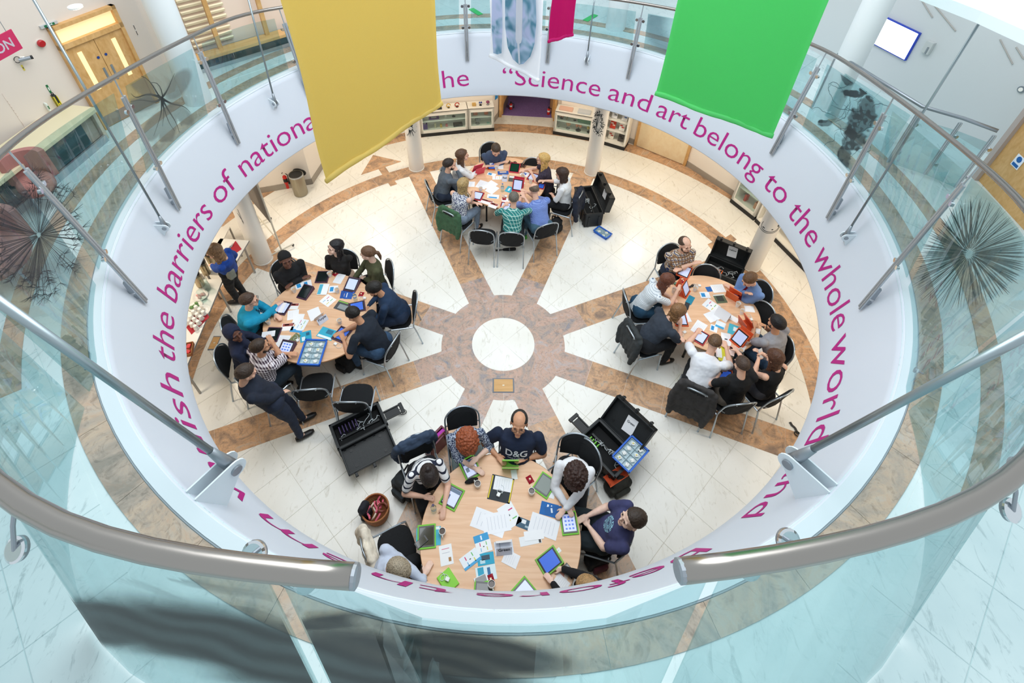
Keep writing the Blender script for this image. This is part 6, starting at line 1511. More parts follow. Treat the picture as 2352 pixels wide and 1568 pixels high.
        if k in ('badge', 'tie', 'print'):
            from mathutils.bvhtree import BVHTree
            bv = BVHTree.FromPolygons([v.co.copy() for v in shirt_o.data.vertices], [p.vertices[:] for p in shirt_o.data.polygons])
            def onchest(sx, sz, off=.004):      # sx to the wearer's right, sz up from mid-chest
                c = Pl.lerp(Nk, .62) - o_ + Rc * sx + up * sz; h, n_, _, _ = bv.ray_cast(c + Fc * .5, -Fc)
                return (h + Fc * off) if h else c + Fc * .13
            if k == 'badge':
                bm = BM(); c = (e[1], e[2]); P_ = [onchest(c[0] + dx, c[1] + dz, .006) for dx, dz in ((-.035, -.022), (.035, -.022), (.035, .022), (-.035, .022))]; m_ = sum(P_, Vector()) / 4; vs = [bm.verts.new(p) for p in P_]; ws = [bm.verts.new(p + Fc * .002) for p in P_]
                bm.faces.new(ws); bm.faces.new(vs[::-1]); [bm.faces.new((vs[i], vs[(i + 1) % 4], ws[(i + 1) % 4], ws[i])) for i in range(4)]; bmesh.ops.recalc_face_normals(bm, faces=bm.faces); fin('name_badge', bm, M_PAPER, t)
            if k == 'tie':
                bm = BM(); prev = None
                for z_, w_ in ((.17, .022), (.15, .016), (.05, .028), (-.08, .036), (-.16, .04), (-.19, .004)):
                    a, c = onchest(-w_, z_, .008), onchest(w_, z_, .008); v = (bm.verts.new(a), bm.verts.new(c))
                    if prev: bm.faces.new((prev[0], prev[1], v[1], v[0]))
                    prev = v
                bmesh.ops.solidify(bm, geom=bm.faces[:], thickness=.004); bmesh.ops.recalc_face_normals(bm, faces=bm.faces); fin('tie', bm, e[1], t)
            if k == 'print':
                for txt, size, sz, dx in e[2]:
                    bm = text_bm(txt, size, 'CENTER'); bmesh.ops.triangulate(bm, faces=bm.faces); bmesh.ops.subdivide_edges(bm, edges=[e_ for e_ in bm.edges if e_.calc_length() > .02], cuts=2)
                    for v in bm.verts: v.co = onchest(-(v.co.x + dx), v.co.y + sz, .010)
                    fin('shirt_lettering', bm, mat('print_' + e[1], e[1], .7), t)
            if k == 'print' and len(e) > 3:
                R0 = e[3]; bm = BM(); s_ = 'SCIENCE TRIED AND TESTED ALWAYS '
                for i, ch in enumerate(s_):
                    if ch == ' ': continue
                    a = pi / 2 - 2 * pi * i / len(s_); tb = text_bm(ch, .034, 'CENTER'); me = bpy.data.meshes.new('q')
                    for v in tb.verts:
                        x, y = v.co.x, v.co.y + R0; r_ = y; aa = a - x / R0; v.co = onchest(-r_ * cos(aa), r_ * sin(aa) + .0, .004)
                    tb.to_mesh(me); tb.free(); bm.from_mesh(me); bpy.data.meshes.remove(me)
                for rr_ in (.052, .04, .025):
                    prev = None
                    for i in range(33):
                        a = 2 * pi * i / 32; v = (bm.verts.new(onchest(rr_ * cos(a), rr_ * sin(a))), bm.verts.new(onchest((rr_ + .006) * cos(a), (rr_ + .006) * sin(a))))
                        if prev: bm.faces.new((prev[0], prev[1], v[1], v[0]))
                        prev = v
                fin('shirt_lettering', bm, mat('print_' + e[1], e[1], .7), t)
        if k == 'watch':
            S_, E_, W_, sd = arms[e[1]]; u = (W_ - E_).normalized(); bm = BM(); tube(bm, [W_ - u * .03 - o_, W_ - u * .008 - o_], .031, 14); fin('watch', bm, M_BLACK, t)
    if chairlab and not stand:
        chair(Pl.x + F.x * .02, Pl.y + F.y * .02, math.degrees(fa), chairlab)
    return t, Pl, Nk, F
NAVY, DK, JEAN, GREYT = plain('1f2a3d'), plain('15171c'), plain('35506e', .2), plain('6a655f')
SKL, SKM, SKB = 'eabba2', 'd09a78', '70493a'
# ---- far table
person('bearded man in a grey sweater resting his chin on his hand, far table left', (1032, 378), (1120, 405), [(1062, 452, .6), (1050, 392, 1.08)], .15, None, .05, plain('5b646e'), 'long', NAVY, SKL, ('short', '2d211b'), extras=(('beard', '2a1d17'), ('watch', 0)), chairlab='black chair under the bearded man in grey')
person('woman in a white cardigan with long brown hair, far table', (1062, 357), (1130, 395), [(1082, 398), (1098, 392)], .12, None, .0, plain('eceef0', .04), 'long', NAVY, SKL, ('long', '5f4330'), .92, True, chairlab='black chair behind the woman in the white cardigan')
person('man in a slate blue shirt bending over his tablet at the back of far table', (1139, 344), (1145, 400), [(1128, 381), (1150, 374)], .25, None, .6, plain('43536e'), 'rolled', NAVY, SKL, ('short', '4a3a2c'), 1.02, extras=(('badge', .08, .02),), chairlab='black chair under the slate blue shirted man')
person('blonde woman in a dark purple speckled dress with glasses, far table', (1247, 366), (1190, 405), [(1222, 399), (1206, 390)], .1, None, .0, blotch('purple_speckle', '2f2838', '5c5168', 90, .6), 'short', plain('2a2632'), SKL, ('long', 'd9b06a'), .95, True, extras=(('glasses',), ('badge', .06, .02)), chairlab='black chair with pale jacket under the blonde woman')
person('woman in a white jumper with dark brown hair at the right of far table', (1291, 400), (1215, 425), [(1268, 447, .7), (1252, 415, .9)], .05, None, .35, plain('eef0f2', .04), 'rolled', DK, SKL, ('bob', '3d2a20'), .9, True, chairlab='black chair with a dark jacket under the white jumper woman')
person('balding man in a blue checked shirt leaning on the far table', (1227, 437), (1190, 418), [(1198, 449), (1212, 442, .95)], .3, None, .6, checks('blue_check', '4a66b4', '8fa6dc', 60), 'rolled', plain('3f5f72'), SKL, ('bald', '6a5a4c'), 1.05, extras=(('watch', 0), ('shoes', '49b53c')), chairlab='black chair under the blue checked shirt man')
person('grey-haired man in a teal plaid shirt seen from behind, far table', (1180, 456), (1185, 410), [(1158, 472, .78), (1206, 455, .98)], .2, None, .3, plaid('teal_plaid', '3d9a94', '2a7a78', 'cfe6dc', 16), 'short', DK, SKL, ('short', '6b655c'), 1.0, chairlab='black chair seen from behind under the teal plaid man')
person('curly blonde woman in a blue and white floral sleeveless top, far table', (1064, 424), (1120, 420), [(1092, 466, .78), (1088, 440)], .12, None, .3, blotch('floral', 'eef0f6', '3e466e', 55, .5), 'none', plain('7d8da0'), SKL, ('long', 'b39766'), 1.0, True, chairlab='black chair with a green jacket under the floral top woman')
# ---- left table
person('woman in black cardigan and black headwrap at the top of the left table', (656, 596), (720, 700), [(672, 650), (694, 640)], .1, (760, 800), -.1, plain('17181c'), 'long', DK, SKB, ('wrap', '131316'), 1.08, True, chairlab='black chair behind the woman with the headwrap')
person('woman with long black hair, black jacket and beige top, left table', (770, 568), (770, 660), [(760, 612, .7), (787, 618, .72)], .0, (700, 640), -.2, plain('1d1b1b'), 'long', plain('b89c86'), 'efcab6', ('long', '17151a'), .92, True, chairlab='black chair under the long black haired woman')
person('woman with a brown ponytail in an olive green jacket, left table', (845, 582), (790, 650), [(838, 640, .7)], .0, 268, .15, plain('4c4f35'), 'long', DK, 'efcab6', ('pony', '6a4c36'), .98, True, chairlab='black chair under the olive jacket woman')
person('dark-haired man in a navy suit jacket leaning forward, left table right side', (860, 664), (790, 715), [(853, 714, .72), (846, 705, .74)], .22, None, .5, plain('1c3350'), 'long', plain('1a2a42'), SKM, ('quiff', '17130f'), 1.05, extras=(('beard', '1f1612'),), chairlab='black chair under the navy suited seated man')
person('black-haired man in a navy polo shirt, left table lower right', (812, 722), (745, 735), [(790, 783, .78), (785, 762, .78)], .24, None, .6, plain('1b2431'), 'short', JEAN, SKM, ('short', '15110f'), 1.1, chairlab='black chair under the navy polo shirt man')
person('man in a bright turquoise shirt and dark tie with glasses, left table', (572, 690), (690, 715), [(632, 722), (643, 696)], .14, None, .1, plain('1296bd', .08), 'long', DK, SKL, ('short', '4a362a'), 1.12, extras=(('glasses',), ('tie', stripes('tie_stripe', '173a4e', '2f86a8', 60, .4)), ('badge', -.09, .06)), chairlab='black chair behind the turquoise shirt man')
person('woman in a navy headscarf and navy top with a white badge, left table', (536, 766), (640, 800), [(610, 786, .78)], .05, (640, 850), -.15, plain('1c2640'), 'long', plain('1a2034'), SKB, ('hijab', '1b2440'), .95, True, extras=(('badge', -.06, -.0),), chairlab='black chair behind the woman in the headscarf')
person('bearded man in a maroon and white checked shirt, left table', (598, 796), (700, 770), [(660, 812, .82), (628, 790, .98)], .12, 60, -.05, checks('maroon_check', '3a2438', 'efe9f0', 24), 'rolled', plain('1c2b38'), SKM, ('short', '3a2b20'), 1.08, extras=(('beard', '33261c'),), chairlab='black chair under the maroon checked shirt man')
person('standing man in a navy suit holding a chair back, lower left', (565, 856), (720, 880), [(612, 880, 1.0), (668, 897, .86)], .1, 50, .35, plain('1d2536'), 'long', plain('232c40'), SKL, ('short', '3f3128'), 1.06, stand=((696, 962), (690, 1002)), hands_f=None)
person('standing woman in a royal blue top with handbag by the catering tables', (493, 578), 262, [(476, 606, 1.0), (520, 616, 1.0)], .1, 262, .4, plain('17459c'), 'long', DK, SKL, ('long', '8a6a4c'), .95, True, stand=((548, 690), (560, 672)))
# ---- right table
person('bearded man in a brown and navy plaid shirt gesturing, right table', (1573, 562), (1610, 700), [(1562, 618, .85), (1590, 606, .95)], .06, (1600, 640), -.1, plaid('brown_plaid', 'd9cfc0', '8c6c4c', '2b3560', 15), 'rolled', NAVY, SKL, ('balding', '4f3a2a'), 1.05, extras=(('beard', '4a3324'),), chairlab='black chair under the brown plaid shirt man')
person('woman with auburn hair in a white striped tee, right table left side', (1531, 645), (1610, 680), [(1540, 682), (1556, 668, .9)], .22, None, .55, stripes('fine_stripe', 'e6ecf0', '6d8096', 42, .14, 2), 'short', plain('1f4560'), SKL, ('long', '6a3a26'), .98, True, chairlab='black chair under the auburn-haired woman')
person('person with light brown hair in a dark grey tee leaning on the right table', (1556, 716), (1620, 730), [(1556, 770), (1562, 748)], .32, None, .7, plain('323a46'), 'short', DK, SKL, ('bob', '8a6440'), 1.15, True, chairlab='black chair with a dark fleece under the grey tee person')
person('man in a white shirt seen from behind, right table lower side', (1640, 788), (1655, 720), [(1600, 765, .78), (1668, 800, .78)], .3, None, .65, plain('edf0f6', .03), 'short', DK, SKL, ('short', '6b5038'), 1.1, extras=(('shoes', '9ec832'),), chairlab='black chair with a dark coat under the white shirt man')
person('man in a black tee and glasses with an orange tablet, right table', (1704, 838), (1640, 800), [(1656, 852, .8), (1690, 800, .85)], .0, (1650, 780), .45, plain('141518'), 'short', plain('6b6258'), SKL, ('buzz', '4a382e'), 1.0, extras=(('glasses',), ('watch', 0)), chairlab='black chair seen from behind under the black tee man')
person('woman with a long brown ponytail in a black vest looking at her phone', (1780, 822), (1700, 810), [(1742, 825, .85), (1752, 812, .9)], .0, None, .5, plain('16161a'), 'none', plain('3a3a40'), SKL, ('long', '5a3826'), .95, True, chairlab='black chair under the black vest woman')
person('black-haired man in a grey polo resting his face on his hand, right table', (1783, 742), (1710, 740), [(1732, 752), (1756, 748, .95)], .15, None, .15, plain('9a9ba2'), 'short', JEAN, SKM, ('quiff', '151214'), 1.08, extras=(('beard', '211814'), ('watch', 1)))
person('man in a light blue shirt and red tie with his hand on his forehead', (1722, 642), (1660, 700), [(1682, 664, .8), (1712, 672, .95)], .1, None, .7, plain('6f8fc4', .06), 'long', NAVY, SKL, ('short', '6a4a30'), 1.0, extras=(('tie', plain('8c1c3a')), ('watch', 1)), chairlab='black chair under the red tie man')
# ---- near table
person('dark-haired woman in a striped tee leaning on folded arms, near table', (985, 1090), (1030, 1230), [(1020, 1163, .79), (972, 1140, .79)], .22, None, .95, stripes('bold_stripe', 'eceef0', '20263a', 16, .28, 2), 'short', DK, SKL, ('bun', '2b2220'), .95, True, extras=(('glasses',),), chairlab='black chair with a navy jacket under the striped tee woman')
person('red-haired woman in a navy and white patterned top tapping a tablet', (1073, 1010), (1085, 1110), [(1098, 1050, .85), (1090, 1075, .8)], .16, None, 1.15, blotch('navy_pattern', '1f2f54', 'c3cfe0', 70, .52), 'rolled', plain('8fa0a0'), 'efcab6', ('curly', '9c4f2c'), .98, True, chairlab='black chair behind the red-haired woman')
person('man in a navy tee with large white letters, top of near table', (1192, 972), (1180, 1100), [(1208, 1052, .79), (1142, 1046, .79)], -.2, (1175, 1120), -.3, plain('16233c'), 'short', plain('20303f'), SKM, ('balding', '17130f'), 1.22, extras=(('glasses',), ('watch', 0), ('print', 'e8eaf0', (('D&G', .13, -.05, 0), ('DOLCE & GABBANA', .022, -.085, 0)))), chairlab='black chair with a navy jacket behind the lettered navy tee man')
person('woman with short dark curls in a white blouse reaching across the near table', (1322, 1090), (1300, 1240), [(1284, 1188, .8), (1300, 1160, .8)], .2, None, 1.1, plain('eff1f6', .03), 'long', DK, 'efcab6', ('curly', '3c2620'), 1.0, True, chairlab='black chair under the white blouse woman')
person('man in a purple tee with a round pale blue print, near table', (1452, 1192), (1330, 1195), [(1352, 1208, .74), (1350, 1184, .76)], -.22, 265, -.25, plain('3c3f68'), 'short', plain('1f2a30'), 'efcab6', ('short', '3a2d24'), 1.08, extras=(('print', '9fd3ea', (('LIVING WORLD', .02, -.006, 0),), .066),), chairlab='black chair under the purple tee man', seat=.45)
person('blonde person in a black long-sleeved top using a green tablet, lower right', (1352, 1352), (1240, 1290), [(1262, 1332, .8), (1290, 1306, .8)], .2, None, .7, plain('131419'), 'long', DK, 'efcab6', ('short', 'b08a5c'), .95, True, chairlab='black chair under the black-topped person, mostly hidden')
person('white-haired man in a pale blue shirt at the lower left of near table', (915, 1308), (1040, 1290), [(985, 1345, .78), (975, 1320, .78)], .16, 110, .7, plain('c9d3e6', .05), 'long', DK, 'efcab6', ('short', 'a89a84'), 1.05, chairlab='black chair under the white-haired man')
person('person mostly hidden under the gallery, one hand on near table', (1085, 1470), (1090, 1330), [(1060, 1350, .79), (1078, 1338, .79)], .2, None, .8, plain('e6e9ee', .04), 'long', DK, 'efcab6', ('short', '6b5038'), 1.0, chairlab='black chair under the hidden person at the near table')
# ================================================================== THINGS ON AND ROUND THE TABLES
ZT = .7505
def z_off(k): return .0008 * k
_n = [0]
def flatq(corners, z): return quadpos(corners, z)
# ---- tablets in coloured cases. four kinds: flat (screen up), tilt (lid folded as a wedge), stand (upright like a card), shut
SCRM = {'on': mat('screen_on', 'c3cdf0', .15, emit=.22), 'off': mat('screen_off', '1d2626', .1, coat=.5), 'green': mat('screen_green', '18402f', .15, coat=.4), 'app': mat('screen_app', '3a64c8', .15, emit=.3)}
def tablet(lab, P, rz, col, kind='flat', scr='on', sx=.20, sy=.245, tiltdeg=0, art=None):
    t = thing('tablet', lab, 'tablet', (P[0], P[1], ZT + (P[2] if len(P) > 2 else 0)), rz); m = mat('case_' + col, col, .5)
    th = .014
    if kind == 'flat': R = Matrix.Identity(4); z0 = 0
    elif kind == 'wedge': R = Matrix.Rotation(radians(14), 4, 'X'); z0 = .03
    else: R = Matrix.Rotation(radians(tiltdeg or 62), 4, 'X'); z0 = sy * .44
    M_ = Matrix.Translation((0, 0, z0)) @ R
    bm = BM(); box(bm, (0, 0, th / 2), (sx, sy, th), bev=.005); bmesh.ops.transform(bm, matrix=M_, verts=bm.verts); fin('case', bm, m, t)
    bm = BM(); box(bm, (0, 0, th + .001), (sx * .86, sy * .86, .003), bev=.001); bmesh.ops.transform(bm, matrix=M_, verts=bm.verts); fin('bezel', bm, mat('bezel_black', '14171b', .2), t)
    bm = BM(); box(bm, (0, 0, th + .0032), (sx * .74, sy * .72, .0012)); bmesh.ops.transform(bm, matrix=M_, verts=bm.verts); s = fin('screen', bm, SCRM[scr], t)
    if art == 'icons':
        bm = BM()
        for i in range(3):
            for j in range(4): box(bm, ((i - 1) * sx * .2, (j - 1.5) * sy * .16, th + .0045), (.022, .018, .0012))
        bmesh.ops.transform(bm, matrix=M_, verts=bm.verts); fin('app_icon_field', bm, SCRM['app'], s)
    if art == 'page':
        bm = BM(); box(bm, (0, sy * .27, th + .0045), (sx * .72, sy * .16, .0012)); box(bm, (-sx * .2, -sy * .05, th + .0045), (sx * .2, sy * .2, .0012)); bmesh.ops.transform(bm, matrix=M_, verts=bm.verts); fin('page_picture', bm, mat('page_slate', '3d5a78', .2, emit=.15), s)
    if kind == 'wedge':
        bm = BM(); a = sx / 2; prism(bm, [(-sy / 2, 0), (sy / 2, 0), (sy / 2 * .95, .055), (-sy / 2, .005)], -a, a, mt=Matrix(((0, 0, 1, 0), (1, 0, 0, 0), (0, 1, 0, 0), (0, 0, 0, 1)))); fin('folded_cover', bm, m, t)
    if kind == 'stand':
        bm = BM(); ay = sy * .44 * cos(radians(tiltdeg or 62)); box(bm, (0, ay + .05, sy * .40), (sx, .008, sy * .86), rot=Matrix.Rotation(radians(-20), 3, 'X'), bev=.002); fin('folded_cover', bm, m, t)
        bm = BM(); box(bm, (0, -.02, .004), (sx, sy * .5, .007), bev=.002); fin('base_flap', bm, m, t)
    return t
def tab_px(lab, c, d, col, z=.755, **kw):      # centre pixel, pixel towards the top edge of the tablet
    P = at(c[0], c[1], z); Q = at(d[0], d[1], z); return tablet(lab, (P.x, P.y), atan2((Q - P).y, (Q - P).x) - pi / 2, col, **kw)
GRN, RED_, PRP, ORG = '73c626', 'c0283f', '4a2742', 'd9572a'
tab_px('green-cased tablet before the red-haired woman, screen with a blue photo', (1080, 1076), (1070, 1056), GRN, kind='wedge', art='page')
tab_px('green-cased tablet with a white page before the striped tee woman', (1038, 1141), (1050, 1118), GRN, kind='flat', art='page', sx=.21, sy=.255)
tab_px('pale green tablet cover standing shut before the lettered navy tee man', (1172, 1066), (1172, 1095), '93d35a', kind='stand', scr='off', tiltdeg=70, sy=.2)
tab_px('green-cased tablet with a dark green screen by the white blouse woman', (1251, 1114), (1266, 1090), GRN, kind='flat', scr='green', sx=.21)
tab_px('green-cased tablet with icons on the right rim of the near table', (1307, 1201), (1303, 1176), GRN, kind='flat', art='icons', sx=.19)
tab_px('green-cased dark tablet with a phone on it at the left rim', (980, 1232), (980, 1205), GRN, kind='flat', scr='off', sx=.2)
tab_px('green-cased tablet propped open at the lower right of near table', (1262, 1290), (1282, 1275), '7fc046', kind='wedge', scr='app', sx=.2)
tab_px('shut green tablet cover with a white charger on it', (1028, 1333), (1016, 1312), '86d12c', kind='shut' if False else 'flat', scr='off') if False else None
P, rz, L_, W_ = quadpos([(998, 1333), (1026, 1308), (1060, 1334)], .755); t = thing('tablet', 'shut bright green tablet case with a white charger on it', 'tablet', (P.x, P.y, ZT), rz)
bm = BM(); box(bm, (0, 0, .01), (L_, W_, .02), bev=.006); fin('case', bm, mat('case_86d12c', '86d12c', .5), t)
tab_px('green tablet edge showing at the foot of the near table, left one', (1110, 1364), (1112, 1340), GRN, kind='flat', scr='off'); tab_px('green tablet edge showing at the foot of the near table, right one', (1208, 1362), (1190, 1340), GRN, kind='flat', scr='on')
for lab, c, d, kw in (('purple tablet with a dark screen at the top of the left table', (741, 636), (745, 622), dict(kind='flat', scr='off')), ('purple tablet with a lit screen on the upper right of left table', (809, 656), (818, 640), dict(kind='wedge')),
        ('purple closed tablet wedge left of the white folders, left table', (702, 673), (712, 660), dict(kind='wedge', scr='off', sx=.17)), ('purple tablet under a white sheet before the turquoise shirt man', (649, 707), (660, 690), dict(kind='flat', scr='on')),
        ('purple tablet under white pages before the woman in headscarf', (627, 768), (634, 750), dict(kind='flat', scr='off')), ('purple tablet showing twelve blue icons before the checked shirt man', (658, 803), (668, 786), dict(kind='wedge', art='icons')),
        ('purple tablet with a blue grey screen by the navy polo man', (785, 768), (798, 752), dict(kind='flat', scr='app')), ('purple tablet with a blue picture behind the navy polo man', (820, 705), (834, 702), dict(kind='flat', scr='app'))):
    tab_px(lab, c, d, PRP, **kw)
for lab, c, d, col, kw in (('orange tablet with a violet screen before the slate blue shirted man', (1131, 382), (1131, 374), 'e0713a', dict(kind='flat', scr='app')), ('pink tablet cover standing up before the white cardigan woman', (1098, 395), (1106, 406), 'dd4663', dict(kind='stand', scr='off')),
        ('red tablet with a dark green screen at the top of far table', (1182, 388), (1184, 380), RED_, dict(kind='wedge', scr='green')), ('red tablet with lit screen before the blonde woman', (1225, 407), (1230, 400), RED_, dict(kind='flat')),
        ('red tablet with lit screen before the floral top woman', (1097, 450), (1102, 440), RED_, dict(kind='flat')), ('red tablet held upright by the blue checked shirt man', (1189, 434), (1192, 425), RED_, dict(kind='stand')),
        ('red tablet at the lower rim of far table beside the teal plaid man', (1161, 475), (1163, 468), RED_, dict(kind='flat')), ('small red tablet with a blue screen by the white jumper woman', (1243, 428), (1246, 420), 'd2385a', dict(kind='flat', scr='app', sx=.13, sy=.16))):
    tab_px(lab, c, d, col, **kw)
for lab, c, d, col, kw in (('orange tablet under the gesturing hands of the plaid shirt man', (1571, 626), (1576, 616), ORG, dict(kind='wedge')), ('orange tablet standing open with a lit screen beside a blue folder', (1570, 672), (1562, 668), ORG, dict(kind='stand')),
        ('orange tablet cover tilted up before the red tie man', (1684, 681), (1674, 693), 'e46a35', dict(kind='stand', scr='off')), ('orange tablet at the elbow of the dark grey tee person', (1563, 734), (1560, 722), ORG, dict(kind='flat')),
        ('red-edged tablet before the white shirt man', (1608, 774), (1616, 762), 'b8323c', dict(kind='flat')), ('orange tablet standing at the right rim, screen away', (1714, 748), (1704, 751), ORG, dict(kind='stand', scr='off')),
        ('orange tablet standing lower on the right table', (1695, 785), (1704, 778), ORG, dict(kind='stand', scr='on')), ('orange tablet with dark icons held low by the black tee man', (1668, 860), (1668, 846), ORG, dict(kind='flat', scr='app', art='icons'))):
    o = tab_px(lab, c, d, col, **kw)
    if 'held low' in lab: o.location.z = .70
# ---- papers, leaflets, folders
def paper(lab, corners, col='f1f2f5', k=0, blocks=(), name='paper_sheet', cat='paper', th=.0012, z=ZT):
    P, rz, L_, W_ = quadpos(corners, z); t = thing(name, lab, cat, (P.x, P.y, z + .0013 * k), rz)
    bm = BM(); box(bm, (0, 0, th), (L_, W_, th)); fin('sheet', bm, mat('sheet_' + col, col, .7), t)
    for (cx, cy, w_, h_, c2) in blocks:
        bm = BM(); box(bm, (cx * L_, cy * W_, th * 1.5 + .0004), (w_ * L_, h_ * W_, .0006)); fin('print_block', bm, mat('ink_' + c2, c2, .6), t)
    return t
LINES = tuple((0, .32 - .13 * i, .66, .012, 'c9ccd6') for i in range(6)); BLU = ((0, .18, .62, .4, '1f8fd0'),); PIC = ((.28, .0, .38, .9, '9a4a44'), (.3, .1, .15, .4, 'e6d2c8'))
STAR = ((0, 0, .08, .08, '3b4a55'), (-.22, .2, .3, .05, '7fb8e0'), (.22, .2, .3, .05, 'd3316f'), (-.22, -.2, .3, .05, 'd9d34a'), (.22, -.2, .3, .05, '6cbf6a'))
